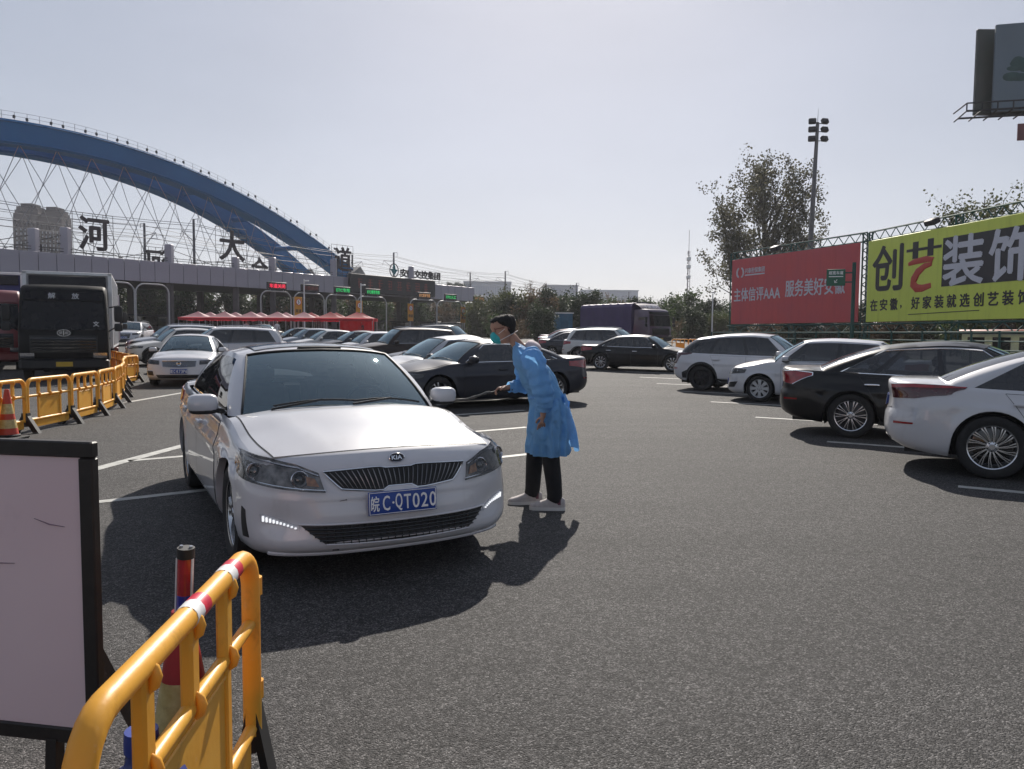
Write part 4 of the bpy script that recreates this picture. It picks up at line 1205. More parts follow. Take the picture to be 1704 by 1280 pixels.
# ------------------------------------------------------------------ barriers, cones, board
def translucent(name, c, fac=.35, rough=.5, var=.08, scale=5, gloss=.04, c2=None):
    if name in MATS: return MATS[name]
    m = mat(name, c, rough, var=var, scale=scale, c2=c2, bump=.05, bscale=30)
    nt = m.node_tree; n, l = nt.nodes, nt.links
    p = n['Principled BSDF']; o = n['Material Output']
    t = n.new('ShaderNodeBsdfTranslucent'); t.inputs[0].default_value = (*[min(1, x * 1.15) for x in c], 1)
    mx = n.new('ShaderNodeMixShader'); mx.inputs[0].default_value = fac
    l.new(p.outputs[0], mx.inputs[1]); l.new(t.outputs[0], mx.inputs[2]); l.new(mx.outputs[0], o.inputs['Surface'])
    return m
ORANGE = translucent('orange_plastic', (.84, .41, .035), .22, .42, .12, 4, c2=(.88, .50, .08))
add_dirt(ORANGE, (.16, .085, .03), 7, .56, .72, .55, (1, 1, .6)); add_dirt(ORANGE, (.85, .60, .30), 22, .62, .74, .45)
TAPER_ = mat('tape_red', (.55, .02, .05), .4, var=.15, scale=30)
TAPEW = mat('tape_white', (.72, .72, .72), .45, var=.12, scale=30)
BL, BH = 1.30, .82
def barrier_parts():
    root = thing('crowd_barrier', 'barrier', 'barrier')
    r, h, rc = .031, BH, .13
    x0, x1 = -BL / 2 + .03, BL / 2 - .03
    pts = [(x0, 0, .16)]
    for i in range(7):
        a = math.pi - math.pi / 2 * i / 6; pts.append((x0 + rc + rc * math.cos(a), 0, h - rc - r + rc * math.sin(a)))
    for i in range(1, 6): pts.append((x0 + rc + (x1 - x0 - 2 * rc) * i / 6, 0, h - r))
    for i in range(7):
        a = math.pi / 2 - math.pi / 2 * i / 6; pts.append((x1 - rc + rc * math.cos(a), 0, h - rc - r + rc * math.sin(a)))
    pts.append((x1, 0, .16))
    m = MB(); m.tube(pts, r, 12); m.build('frame', ORANGE, root)
    zm = .545
    for z in (zm, .185):
        m = MB(); m.tube([(x0, 0, z), (x1, 0, z)], .021, 10); m.build('rail', ORANGE, root)
    for i in (-1, 0, 1):
        x = i * (x1 - x0) / 4
        m = MB(); m.box((x, 0, (zm + h - r) / 2), (.060, .034, h - r - zm), bev=.008)
        for z in (zm + .005, h - 2 * r + .004):
            m.tube([(x, -.014, z - .034), (x, -.026, z - .02), (x, -.030, z), (x, -.026, z + .02), (x, -.014, z + .034)], [.006, .012, .014, .012, .006], 16)
        m.build('upright', ORANGE, root, sharp=44)
        if i:
            m = MB(); m.box((x, 0, (zm + .185) / 2), (.046, .028, zm - .185), bev=.007); m.build('panel_stile', ORANGE, root, sharp=30)
    m = MB(); m.box((0, 0, (zm + .185) / 2), ((x1 - x0) / 2 - .04, .010, zm - .185 - .03))
    for k in range(2): m.box((0, 0, .20 + k * .30), ((x1 - x0) / 2 - .03, .022, .012), bev=.004)
    m.build('panel', ORANGE, root, sharp=30)
    m = MB(); m.box((0, 0, .115), (x1 - x0 - .10, .016, .10), bev=.006); m.build('kick_board', ORANGE, root, sharp=30)
    for sg, zz in ((-1, (.24, .60)), (1, (.30, .66))):
        for z in zz:
            m = MB(); xx = (x0 if sg < 0 else x1) + sg * .035
            m.lathe([(.014, -.03), (.030, -.03), (.030, .03), (.014, .03)], 12, 0, Matrix.Translation((xx, 0, z)), closed=True)
            m.build('hinge_lug', ORANGE, root)
    m = MB()
    for sg in (-1, 1):
        m.prism([(sg * .02, .30), (sg * .20, .0), (sg * .12, .0), (sg * .015, .17)][::sg], -.045, .045, 0, Matrix.Translation((x1 + .02, 0, 0)) @ Matrix(((0, 0, 1, 0), (1, 0, 0, 0), (0, 1, 0, 0), (0, 0, 0, 1))))
    m.box((x1 + .02, 0, .20), (.088, .09, .2))
    m.build('foot', BLACK, root, smooth=False)
    return root
BT = barrier_parts()
def put_barrier(a, b, label, group='orange barriers'):
    a, b = Vector((a[0], a[1])), Vector((b[0], b[1])); d = b - a; c = (a + b) / 2
    r = copy_tree(BT); r.location = (c.x, c.y, gz(c.y)); r.rotation_euler = (0, 0, math.atan2(d.y, d.x))
    s = d.length / BL
    r.scale = (s, 1, 1)
    return tag(r, label, 'barrier', group)
path = [(-7.05, 8.85), (-7.13, 10.1), (-7.2, 11.35), (-7.25, 12.6), (-7.45, 13.8), (-7.85, 15.15), (-8.35, 16.4), (-8.95, 17.7), (-9.6, 18.95), (-10.2, 20.15), (-10.75, 21.4)]
ordn = ['nearest', 'second', 'third', 'fourth', 'fifth', 'sixth', 'seventh', 'eighth', 'ninth', 'tenth']
for i, (a, b) in enumerate(zip(path, path[1:])):
    lab = 'orange plastic barrier standing behind the traffic cone at the left edge' if i == 1 else 'orange plastic barrier, %s from the camera in the near run by the truck' % ordn[i]
    put_barrier(a, b, lab)
far = [(-11.0, 21.7), (-11.2, 23.0), (-12.0, 24.1), (-12.8, 25.3), (-13.6, 26.5), (-14.5, 27.7), (-15.4, 28.9), (-16.3, 30.1), (-17.2, 31.3), (-18.1, 32.5), (-19, 33.8), (-19.9, 35.1), (-20.8, 36.4), (-21.6, 37.7), (-22.4, 39), (-23.1, 40.3), (-23.8, 41.7)]
for a, b in zip(far, far[1:]): put_barrier(a, b, 'orange plastic barrier in the far run beyond the bend beside the waiting cars')
tents_bar = [((at(px, 550, 66).x, 66), (at(px + 24, 550, 66).x, 66.2)) for px in range(360, 412, 25)]
for a, b in tents_bar: put_barrier(a, b, 'orange plastic barrier in front of the red tents')
for px in (474, 494): put_barrier((at(px, 555, 64).x, 64), (at(px + 19, 555, 64).x, 63.7), 'orange plastic barrier right of the black saloon near the tents')
for px in (1118, 1145): put_barrier((at(px, 555, 52).x, 52), (at(px + 26, 555, 52).x, 51.5), 'orange plastic barrier behind the long black saloon below the hedge')
NB = put_barrier((-.785, 1.32), (-.875, 2.56), 'orange plastic barrier with red and white tape in the near foreground')
for ch in NB.children:
    if ch.name.startswith('foot'): ch.scale = (1, .32, 1)
# two bands of red and white tape on the near top rail
for xx in (-.02, .30):
    for k, mm in ((0, TAPEW), (1, TAPER_)):
        t = MB(); t.tube([(xx + k * .058, 0, BH - .031), (xx + k * .058 + .058, 0, BH - .031)], .0322, 14); t.build('tape_band', mm, NB)
put_barrier((-.60, .10), (-.80, 1.14), 'orange plastic barrier end showing in the bottom left corner')
drop_tree(BT)

CONER = mat('cone_red', (.50, .045, .02), .5, var=.15, scale=9)
CONEY = mat('cone_reflective_band', (.42, .30, .10), .35, var=.2, scale=25, c2=(.60, .48, .22))
add_dirt(CONER, (.10, .05, .035), 9, .52, .7, .6); add_dirt(CONEY, (.12, .09, .05), 9, .52, .7, .6)
def cone(loc, label, h=.70, red=CONER):
    root = thing('traffic_cone', label, 'cone', loc, group='traffic cones')
    b = MB(); b.box((0, 0, .02), (.38, .38, .04), bev=.012); b.lathe([(.15, .04), (.155, .06), (.138, .075)], 24); b.build('base', RUBBER, root, sharp=30)
    def rr(z): return .135 - (.135 - .028) * (z - .04) / (h - .04)
    zs = [.06, .16, .28, .36, .50, h]
    for k, (a, c) in enumerate(zip(zs, zs[1:])):
        s = MB(); prof = [(rr(a), a), (rr(c), c)] + ([(rr(c) * .6, c + .004)] if c == h else [])
        s.lathe(prof, 28); s.build('sleeve', red if k % 2 == 0 else CONEY, root)
    return root
cone((-7.05, 10.7, 0), 'red and yellow banded traffic cone at the left edge before the barriers')
cone((-.97, 2.22, 0), 'red and yellow banded traffic cone behind the near barrier holding a light baton', .70, mat('cone_dark_red', (.32, .012, .015), .45, var=.15))
cone((at(1312, 560, 33).x, 33, gz(33)), 'small traffic cone standing between the white crossover and the billboards', .78)
# light baton stuck in the cone
bt = thing('light_baton', 'red and blue traffic light baton stuck upright in the cone', 'baton', (-.97, 2.22, .53))
bt.rotation_euler = (R(3), R(4), 0)
for nm, z0, z1, r_, mm in (('handle', 0, .13, .024, BLACK), ('blue_segment', .13, .225, .023, mat('baton_blue', (.03, .035, .30), .2, coat=.5, var=.15, scale=40)), ('red_segment', .225, .335, .023, mat('baton_red', (.38, .02, .03), .2, coat=.5, var=.15, scale=40)), ('cap', .335, .365, .0245, BLACK)):
    b = MB(); b.lathe([(0, z0), (r_, z0), (r_, z1), (0, z1)], 18); b.build(nm, mm, bt, sharp=40)
for sx in (-1, 1):
    b = MB(); b.lathe([(0, 0), (.006, 0), (.005, .006), (0, .007)], 8, 0, Matrix.Translation((sx * .014, 0, .365))); b.build('stud', CHROME, bt)
    b = MB(); b.box((sx * .0225, -.006, .235), (.004, .01, .20)); b.build('reflective_strip', TAPEW, bt)
# notice board on a stand
nb = thing('notice_board', 'blank pinkish white board in a dark wooden frame on a stand, bottom left', 'board', (-1.19, 2.18, 0), R(-10))
FR = mat('dark_wood_frame', (.018, .013, .011), .5, var=.3, scale=12, bump=.1, bscale=40)
BW, Z0, Z1 = 1.1, .31, 1.205
p_ = MB(); p_.box((-BW / 2, 0, (Z0 + Z1) / 2), (BW - .06, .012, Z1 - Z0 - .06)); p_.build('panel', mat('board_face', (.74, .55, .57), .45, c2=(.80, .62, .63), scale=1.4, detail=2), nb, smooth=False)  # white board; the pink cast of lens flare is put into its colour
add_dirt(MATS['board_face'], (.36, .22, .25), 2.2, .60, .78, .30); add_dirt(MATS['board_face'], (.30, .2, .22), 30, .70, .80, .5)
for c, d in (((-BW / 2, 0, Z1 - .023), (BW, .03, .046)), ((-BW / 2, 0, Z0 + .023), (BW, .03, .046))):
    b = MB(); b.box(c, d, bev=.004); b.build('frame_rail', FR, nb, sharp=30)
for x in (-.023, -BW + .023):
    b = MB(); b.box((x, 0, (Z0 + Z1) / 2), (.046, .03, Z1 - Z0 - .094), bev=.004); b.build('frame_stile', FR, nb, sharp=30)
for x in (-.16, -BW + .16):
    b = MB(); b.bar((x, .0, Z0 + .01), (x, -.02, 0), .035); b.build('leg', FR, nb, smooth=False)
    b = MB(); b.bar((x, .02, .8), (x, .45, 0), .03); b.build('stay', FR, nb, smooth=False)
SM = mat('smudge', (.25, .16, .19), .6, var=.4, scale=60)
for pl in ([(-.42, .83), (-.38, .845), (-.34, .835), (-.27, .838)], [(-.20, .975), (-.15, .96), (-.10, .955)]):
    b = MB(); b.tube([(x, -.0075, z) for x, z in pl], [.0008] + [.0022] * (len(pl) - 2) + [.0008], 4); b.build('pen_smudge', SM, nb)
# blue plastic can between board and barrier
cn = thing('plastic_can', 'crumpled blue plastic water can on the ground beside the notice board', 'can', (-.89, 1.80, 0))
bl = translucent('blue_translucent_plastic', (.06, .09, .30), .35, .15)
b = MB()
random.seed(3)
rows = []
for z, r_ in ((0, .10), (.02, .125), (.12, .13), (.2, .122), (.28, .132), (.38, .128), (.43, .10), (.46, .05), (.50, .035), (.53, .035)):
    rows.append([((r_ + random.uniform(-.006, .006)) * math.cos(a), (r_ + random.uniform(-.006, .006)) * math.sin(a), z) for a in [2 * math.pi * i / 24 for i in range(24)]])
b.grid(rows, closeu=True); b.build('body', bl, cn)
b = MB(); b.lathe([(0, .56), (.038, .56), (.04, .53), (.04, .51)], 16); b.build('cap', mat('blue_cap', (.03, .05, .25), .4, var=.1), cn)
# ------------------------------------------------------------------ people
SKIN = mat('skin', (.36, .20, .14), .55, var=.12, scale=14, bump=.04, bscale=120)
HAIRM = mat('black_hair', (.008, .007, .007), .75, var=.4, scale=90, bump=.5, bscale=160)
GOWN = translucent('blue_gown_fabric', (.23, .50, .83), .42, .65, .10, 7)
_nb = [x for x in GOWN.node_tree.nodes if x.type == 'BUMP'][0]; _nb.inputs['Strength'].default_value = .9; _nb.inputs['Distance'].default_value = .03
_nn = _nb.inputs['Height'].links[0].from_node; _nn.inputs['Scale'].default_value = 13; _nn.inputs['Detail'].default_value = 6; _nn.inputs['Distortion'].default_value = 1.2
TROUS = mat('black_trousers', (.010, .010, .012), .8, var=.3, scale=20, bump=.25, bscale=45)
SHOE = mat('pale_shoe', (.42, .38, .37), .6, var=.15, scale=30)
SOLE = mat('shoe_sole', (.62, .60, .58), .6, var=.1)
def skin_mesh(name, nodes, edges, sub=2):
    """nodes: id -> (xyz, rx, ry); the first is the root"""
    ids = list(nodes); ix = {k: i for i, k in enumerate(ids)}
    me = bpy.data.meshes.new(name); me.from_pydata([nodes[k][0] for k in ids], [(ix[a], ix[b]) for a, b in edges], [])
    o = bpy.data.objects.new(name, me); col.objects.link(o)
    sk = o.modifiers.new('skin', 'SKIN'); sk.use_smooth_shade = True
    for k in ids:
        v = me.skin_vertices[0].data[ix[k]]; v.radius = (nodes[k][1], nodes[k][2]); v.use_root = (k == ids[0])
    sd = o.modifiers.new('sub', 'SUBSURF'); sd.levels = sub; sd.render_levels = sub
    bpy.context.view_layer.update()
    m2 = bpy.data.meshes.new_from_object(o.evaluated_get(bpy.context.evaluated_depsgraph_get()))
    bpy.data.objects.remove(o)
    for p in m2.polygons: p.use_smooth = True
    return m2
def loft(rings, n=36):
    """rings: (centre, axis u, axis v, ru, rv, ripple amp, ripple count, phase)"""
    rows = []
    for c, u, v, ru, rv, amp, k, ph in rings:
        c, u, v = Vector(c), Vector(u), Vector(v)
        rows.append([c + (u * ru * math.cos(a) + v * rv * math.sin(a)) * (1 + amp * math.sin(k * a + ph) + amp * .6 * math.sin((k * 2 + 1) * a + ph * 1.7)) for a in [2 * math.pi * i / n for i in range(n)]])
    return rows
def hand_chain(nodes, edges, wrist, pre, d, up, side, curl=.6, s=1.0):
    """palm and five fingers; d along the hand, up = back of hand, side = towards the thumb"""
    d, up, side = Vector(d).normalized(), Vector(up).normalized(), Vector(side).normalized()
    w = Vector(wrist[0])
    nodes[pre + 'palm'] = (tuple(w + d * .05 * s), .024 * s, .016 * s); edges.append((wrist[1], pre + 'palm'))
    nodes[pre + 'palm2'] = (tuple(w + d * .085 * s), .026 * s, .014 * s); edges.append((pre + 'palm', pre + 'palm2'))
    for i, L in enumerate((.072, .080, .074, .058)):
        o = (1.5 - i) * .0185 * s
        b = w + d * .092 * s + side * o
        a1, a2, a3 = curl * .6, curl * 1.3, curl * 1.9
        p1 = b + (d * math.cos(a1) - up * math.sin(a1)) * L * .45 * s
        p2 = p1 + (d * math.cos(a2) - up * math.sin(a2)) * L * .32 * s
        p3 = p2 + (d * math.cos(a3) - up * math.sin(a3)) * L * .25 * s
        for q, (p, r_) in enumerate(((b, .0095), (p1, .0088), (p2, .008), (p3, .0065))):
            nodes['%sf%d%d' % (pre, i, q)] = (tuple(p), r_ * s, r_ * s)
            edges.append((pre + 'palm2' if q == 0 else '%sf%d%d' % (pre, i, q - 1), '%sf%d%d' % (pre, i, q)))
    t0 = w + d * .035 * s + side * .026 * s; t1 = t0 + (d * .7 + side * .6 - up * .3).normalized() * .035 * s; t2 = t1 + (d * .9 + side * .1 - up * .5 * curl).normalized() * .032 * s
    for q, (p, r_) in enumerate(((t0, .011), (t1, .0095), (t2, .008))):
        nodes['%st%d' % (pre, q)] = (tuple(p), r_ * s, r_ * s); edges.append((pre + 'palm' if q == 0 else '%st%d' % (pre, q - 1), '%st%d' % (pre, q)))

def head_mesh(c, fwd, up, s=1.0):
    """head with brow, nose, mouth, chin and ears: rings from chin to crown, face along fwd"""
    f, u = Vector(fwd).normalized(), Vector(up).normalized(); l = u.cross(f).normalized(); f = l.cross(u).normalized()
    prof = [(-.118, .010, .030, .040), (-.108, .032, .046, .044), (-.085, .042, .062, .056), (-.06, .040, .070, .062), (-.03, .030, .080, .070), (0, .022, .088, .073), (.03, .020, .094, .075), (.06, .016, .094, .073), (.085, .008, .082, .062), (.103, .0, .058, .044), (.113, .0, .025, .02), (.115, 0, .004, .004)]
    rows = []
    n = 28
    for z, cx, rf, rs in prof:
        row = []
        for i in range(n):
            a = 2 * math.pi * i / n
            x, y = math.cos(a), math.sin(a)
            p = Vector((cx * .5 + rf * math.copysign(abs(x) ** .9, x), rs * math.copysign(abs(y) ** .9, y), z))
            if x > 0:
                e = abs(y)
                p.x += .024 * math.exp(-(y / .16) ** 2) * math.exp(-((z + .028) / .022) ** 2)           # nose
                p.x += .008 * math.exp(-(y / .5) ** 2) * math.exp(-((z - .028) / .014) ** 2)            # brow
                p.x -= .010 * math.exp(-((e - .38) / .16) ** 2) * math.exp(-((z - .002) / .016) ** 2)   # eye sockets
                p.x += .007 * math.exp(-(y / .3) ** 2) * math.exp(-((z + .066) / .010) ** 2)            # lips
                p.x += .008 * math.exp(-(y / .35) ** 2) * math.exp(-((z + .105) / .014) ** 2)           # chin
            row.append(p)
        rows.append(row)
    m = MB(); T = Matrix((f, l, u)).transposed()
    C = Vector(c)
    m.grid([[C + T @ (p * s) for p in r] for r in rows], closeu=True)
    for sg in (1, -1):
        E_ = MB(); superell(m, C + T @ (Vector((-.004, sg * .078, -.005)) * s), (.03 * s, .018 * s, .06 * s), .9, 0, 10, 7, T)
    return m, T, C
def masked_man():
    """stooping man seen from his left, facing image left (-X)"""
    ox, oy = .30, 6.72
    root = thing('person', 'man in a blue gown and teal mask leaning towards the white car', 'person', (ox, oy, 0))
    f = Vector((-1, -.12, 0)).normalized()
    side = Vector((-f.y, f.x, 0)) * -1       # his left -> towards the camera
    left = Vector((0.12, -1, 0)).normalized()
    V = lambda a, b, z: tuple(f * (a + max(0.0, z - .95) * .24) + left * b + Vector((0, 0, z)))     # forward (leaning above the hips), left, up
    n, e = {}, []
    n['pelvis'] = (V(-.04, 0, .88), .12, .10)
    n['waist'] = (V(.0, 0, 1.03), .115, .095); n['chest'] = (V(.06, 0, 1.22), .13, .105); n['neck0'] = (V(.115, 0, 1.385), .06, .055); n['neck'] = (V(.155, 0, 1.45), .052, .05); n['skull'] = (V(.20, 0, 1.53), .055, .055)
    e += [('pelvis', 'waist'), ('waist', 'chest'), ('chest', 'neck0'), ('neck0', 'neck'), ('neck', 'skull')]
    # left arm hangs, right arm reaches forward with the wand
    n['ls'] = (V(.07, .17, 1.34), .058, .058); n['le'] = (V(.045, .23, 1.06), .045, .045); n['lw'] = (V(.06, .215, .845), .028, .024)
    e += [('chest', 'ls'), ('ls', 'le'), ('le', 'lw')]
    n['rs'] = (V(.10, -.17, 1.34), .058, .058); n['re'] = (V(.12, -.19, 1.07), .045, .045); n['rw'] = (V(.30, -.13, 1.045), .027, .024)
    e += [('chest', 'rs'), ('rs', 're'), ('re', 'rw')]
    hand_chain(n, e, (n['lw'][0], 'lw'), 'L', V(.12, -.05, -1), left, f, .45, .95)
    hand_chain(n, e, (n['rw'][0], 'rw'), 'Rr', V(1, .12, -.06), V(0, -.3, 1), V(0, 1, .2), 1.15, .95)
    for nm, b, fx, fy in (('l', .10, .0, .03), ('r', -.10, .16, -.03)):
        n[nm + 'h'] = (V(-.03, b, .84), .095, .095); n[nm + 'k'] = (V(.0 + fx * .6 - .02, b + fy, .47), .062, .062); n[nm + 'a'] = (V(fx - .07, b + fy, .09), .034, .034); n[nm + 't'] = (V(fx + .06, b + fy * 1.3, .032), .022, .018)
        e += [('pelvis', nm + 'h'), (nm + 'h', nm + 'k'), (nm + 'k', nm + 'a'), (nm + 'a', nm + 't')]
    body = obj('body', skin_mesh('body', n, e, 2), root); body.data.materials.append(SKIN)
    hc = Vector(V(.225, 0, 1.565))
    fw = (f + Vector((0, 0, -.22))).normalized()
    hm, T, C = head_mesh(hc, fw, Vector((0, 0, 1)) + f * .2, 1.06)
    hd = hm.build('head', SKIN, root)
    P = lambda x, y, z: C + T @ (Vector((x, y, z)) * 1.06)
    # hair: cap over the crown, low at the back
    hr = MB(); rows = []
    random.seed(11)
    NHC = 72
    HP = [(-.118, .010, .030, .040), (-.108, .032, .046, .044), (-.085, .042, .062, .056), (-.06, .040, .070, .062), (-.03, .030, .080, .070), (0, .022, .088, .073), (.03, .020, .094, .075), (.06, .016, .094, .073), (.085, .008, .082, .062), (.103, .0, .058, .044), (.113, .0, .025, .02), (.115, 0, .004, .004)]
    HZ, HX, HF, HS = [[p[k] for p in HP] for k in range(4)]
    for j in range(13):
        t = j / 12; row = []
        for i in range(NHC):
            a = 2 * math.pi * i / NHC; x, y = math.cos(a), math.sin(a)
            # hairline: high on the forehead, above the ear, low on the nape
            low = .066 if x > .5 else (.012 + (x + .15) / .65 * .054 if x > -.15 else -.085 + (x + 1) / .85 * .097)
            low += random.uniform(-.006, .006)
            top_ = .128
            z = low + (top_ - low) * math.sin(t * math.pi / 2)
            zh = min(z, .1145)                       # follow the skull, a centimetre or so proud of it
            cx = float(np.interp(zh, HZ, HX)); rf = float(np.interp(zh, HZ, HF)); rs = float(np.interp(zh, HZ, HS))
            th = .017 * min(1, t * 5 + .30) if z < .118 else .010 * max(0, (.128 - z) / .010)
            g_ = random.uniform(-.003, .004)
            row.append(P(cx * .5 + (rf + th + g_) * x, (rs + th + g_) * y, z + random.uniform(-.002, .003)))
        rows.append(row)
    hr.grid(rows, closeu=True); hr.build('hair', HAIRM, hd)
    # glasses, eyes
    g = MB()
    for sg in (1, -1):
        rim = [P(.088 - .006 * abs(math.cos(a)), sg * (.034 + .024 * math.cos(a)), .003 + .017 * math.sin(a)) for a in [2 * math.pi * i / 16 for i in range(16)]]
        g.tube(rim, .0028, 6, closed=True); g.tube([P(.084, sg * .058, .010), P(.04, sg * .078, .012), P(-.02, sg * .080, .010), P(-.035, sg * .079, -.01)], .003, 6)
    g.tube([P(.09, .011, .006), P(.094, 0, .009), P(.09, -.011, .006)], .0025, 6)
    g.build('glasses', mat('glasses_frame', (.12, .02, .02), .3, var=.1), hd)
    for sg in (1, -1):
        y = MB(); superell(y, P(.076, sg * .033, .002), (.014, .026, .014), 1.0, 0, 10, 7, T); y.build('eye', mat('eye_white', (.6, .58, .55), .2, var=.05), hd)
    # cup mask and straps
    mk = MB(); rows = []
    for t in [i / 7 for i in range(8)]:
        r_ = math.cos(t * math.pi / 2) ** .8
        rows.append([P(.058 + .068 * math.sin(t * math.pi / 2) + (.010 * math.cos(a)) * (1 - t), .054 * r_ * math.sin(a), -.058 + (.058 * r_) * math.cos(a)) for a in [2 * math.pi * i / 24 for i in range(24)]])
    mk.grid(rows, closeu=True); mko = mk.build('mask', mat('teal_mask', (.03, .36, .38), .7, var=.12, scale=25, bump=.2, bscale=70), hd)
    for zs in ((-.03, .055, .068), (-.085, -.035, -.05)):
        st = MB()
        pts = []
        for i in range(17):
            a = math.pi * i / 16
            x, y = math.cos(a + math.pi / 2) , math.sin(a - math.pi / 2)
            ang = -math.pi / 2 + math.pi * i / 16
            px = .062 - .165 * math.cos(ang); py = .086 * math.sin(ang); 
            pts.append(P(px * (1 if px > 0 else 1.02), py * 1.03, zs[0] + (zs[1] - zs[0]) * math.cos(ang)))
        st.tube(pts, .0022, 5); st.build('strap', TAPEW, mko)
    # gown: body tube from the shoulders to below the knee, folds deeper lower down
    up = Vector((0, 0, 1))
    def ring(a, b, z, rf, rl, amp, k, ph, tilt=0): 
        return (V(a, b, z), tuple(f + up * tilt), tuple(left), rf, rl, amp, k, ph)
    rows = loft([ring(.125, 0, 1.435, .060, .075, 0, 3, 0, .5), ring(.10, 0, 1.405, .085, .13, .0, 3, 0, .45), ring(.085, 0, 1.36, .115, .195, .012, 3, .4, .4), ring(.06, 0, 1.27, .155, .22, .025, 4, .8, .3), ring(.035, 0, 1.16, .165, .218, .035, 5, 1.2, .25),
                 ring(.005, 0, 1.05, .165, .215, .045, 5, 1.6, .2), ring(-.015, 0, .97, .150, .20, .05, 6, 2.0, .1), ring(-.02, 0, .88, .165, .22, .05, 7, 2.3), ring(-.025, 0, .76, .168, .235, .065, 7, 2.5), ring(-.02, 0, .63, .17, .248, .08, 7, 2.7), ring(-.02, 0, .52, .172, .254, .09, 7, 2.8), ring(-.02, 0, .475, .172, .254, .095, 7, 2.85)], 96)
    from mathutils import noise as mnoise
    def crease(rows, sub, amp, ax):
        out = []
        n_ = len(rows)
        for i in range((n_ - 1) * sub + 1):
            k = min(i // sub, n_ - 2); t_ = i / sub - k
            r0_, r1_, r2_, r3_ = rows[max(k - 1, 0)], rows[k], rows[k + 1], rows[min(k + 2, n_ - 1)]
            row = []
            for a_, b_, c_, d_ in zip(r0_, r1_, r2_, r3_):
                row.append(b_ * 1 + (c_ - a_) * .5 * t_ + (a_ * 2 - b_ * 5 + c_ * 4 - d_) * .5 * t_ ** 2 + (b_ * 3 - a_ - c_ * 3 + d_) * .5 * t_ ** 3)
            cen = sum(row, Vector()) / len(row)
            new = []
            for p in row:
                q = Vector((p.x * 9, p.y * 9, p.z * 5)); d_ = (p - cen).normalized()
                v = abs(mnoise.noise(q + Vector((p.z * 6, 0, 0)))) * 1.4 + .6 * mnoise.noise(q * 2.3)
                new.append(p + d_ * amp * (v - .35))
            out.append(new)
        return out
    rows = crease(rows, 6, .030, 0)
    gw = MB(); gw.grid(rows, closeu=True); go = gw.build('gown', GOWN, root, sharp=75)
    # loose back flap flying out behind
    fl = MB(); rows = []
    for j in range(10):
        t = j / 9; z = .99 - .46 * t
        row = []
        for i in range(9):
            s_ = i / 8
            back = -.14 - (.05 + .12 * t ** .8) * math.sin(math.pi * min(1, s_ * .62)) - .05 * t * math.sin(s_ * 9 + t * 3) * .4
            row.append(V(back, .16 - .30 * s_ - .02 * math.sin(t * 8), z - .05 * s_ * t + .02 * math.sin(6 * s_)))
        rows.append(row)
    fl.grid(rows); fl.build('gown_flap', GOWN, go, sharp=80)
    # tie at the waist
    tb = MB(); tb.tube([V(.0 - .145 * math.cos(a), .20 * math.sin(a), .965 + .01 * math.sin(3 * a)) for a in [2 * math.pi * i / 24 for i in range(24)]], .008, 6, closed=True)
    tb.tube([V(-.16, .03, .965), V(-.20, .03, .93), V(-.19, .05, .85), V(-.2, .04, .78)], .006, 6); tb.build('waist_tie', GOWN, go)
    # sleeves
    def sleeve(pts, rad, nm):
        m_ = MB(); q = []
        for i in range(len(pts) * 5 - 4):
            k = i / 5; a = min(int(k), len(pts) - 2); t = k - a
            q.append((Vector(pts[a]).lerp(Vector(pts[a + 1]), t), (rad[a] + (rad[a + 1] - rad[a]) * t) * (1 + .07 * math.sin(i * 2.1))))
        rr_ = MB(); rr_.tube([p for p, _ in q], [r_ for _, r_ in q], 28, cap=False)
        g2 = [[Vector(v) for v in rr_.v[i * 28:(i + 1) * 28]] for i in range(len(q))]
        m_.grid(crease(g2, 2, .018, 0), closeu=True); m_.build(nm, GOWN, go, sharp=70)
    sleeve([V(.06, .12, 1.365), V(.065, .185, 1.31), V(.05, .225, 1.19), V(.04, .240, 1.05), V(.055, .225, .94), V(.06, .215, .865)], [.075, .100, .096, .090, .076, .044], 'sleeve')
    sleeve([V(.08, -.12, 1.365), V(.10, -.18, 1.31), V(.12, -.20, 1.18), V(.125, -.195, 1.065), V(.20, -.165, 1.055), V(.295, -.135, 1.048)], [.07, .085, .080, .076, .062, .042], 'sleeve')
    # hood of a sweatshirt at the nape
    hd2 = MB(); superell(hd2, V(.01, 0, 1.405), (.15, .25, .11), .85, 0, 20, 11, Euler((0, R(30), 0)).to_matrix()); hd2.build('sweatshirt_hood', mat('pale_pink_fabric', (.55, .47, .50), .85, var=.1, scale=20, bump=.2), root)
    # trousers
    n, e = {}, []
    n['pelvis'] = (V(-.04, 0, .86), .13, .11)
    for nm, b, fx, fy in (('l', .10, .0, .03), ('r', -.10, .16, -.03)):
        n[nm + 'h'] = (V(-.03, b, .78), .105, .105); n[nm + 'k'] = (V(fx * .6 - .02, b + fy, .47), .085, .080); n[nm + 'c'] = (V(fx * .85 - .05, b + fy, .27), .078, .072); n[nm + 'a'] = (V(fx - .065, b + fy, .10), .072, .066); n[nm + 'b'] = (V(fx - .045, b + fy, .06), .078, .066)
        e += [('pelvis', nm + 'h'), (nm + 'h', nm + 'k'), (nm + 'k', nm + 'c'), (nm + 'c', nm + 'a'), (nm + 'a', nm + 'b')]
    t = obj('trousers', skin_mesh('trousers', n, e, 2), root); t.data.materials.append(TROUS)
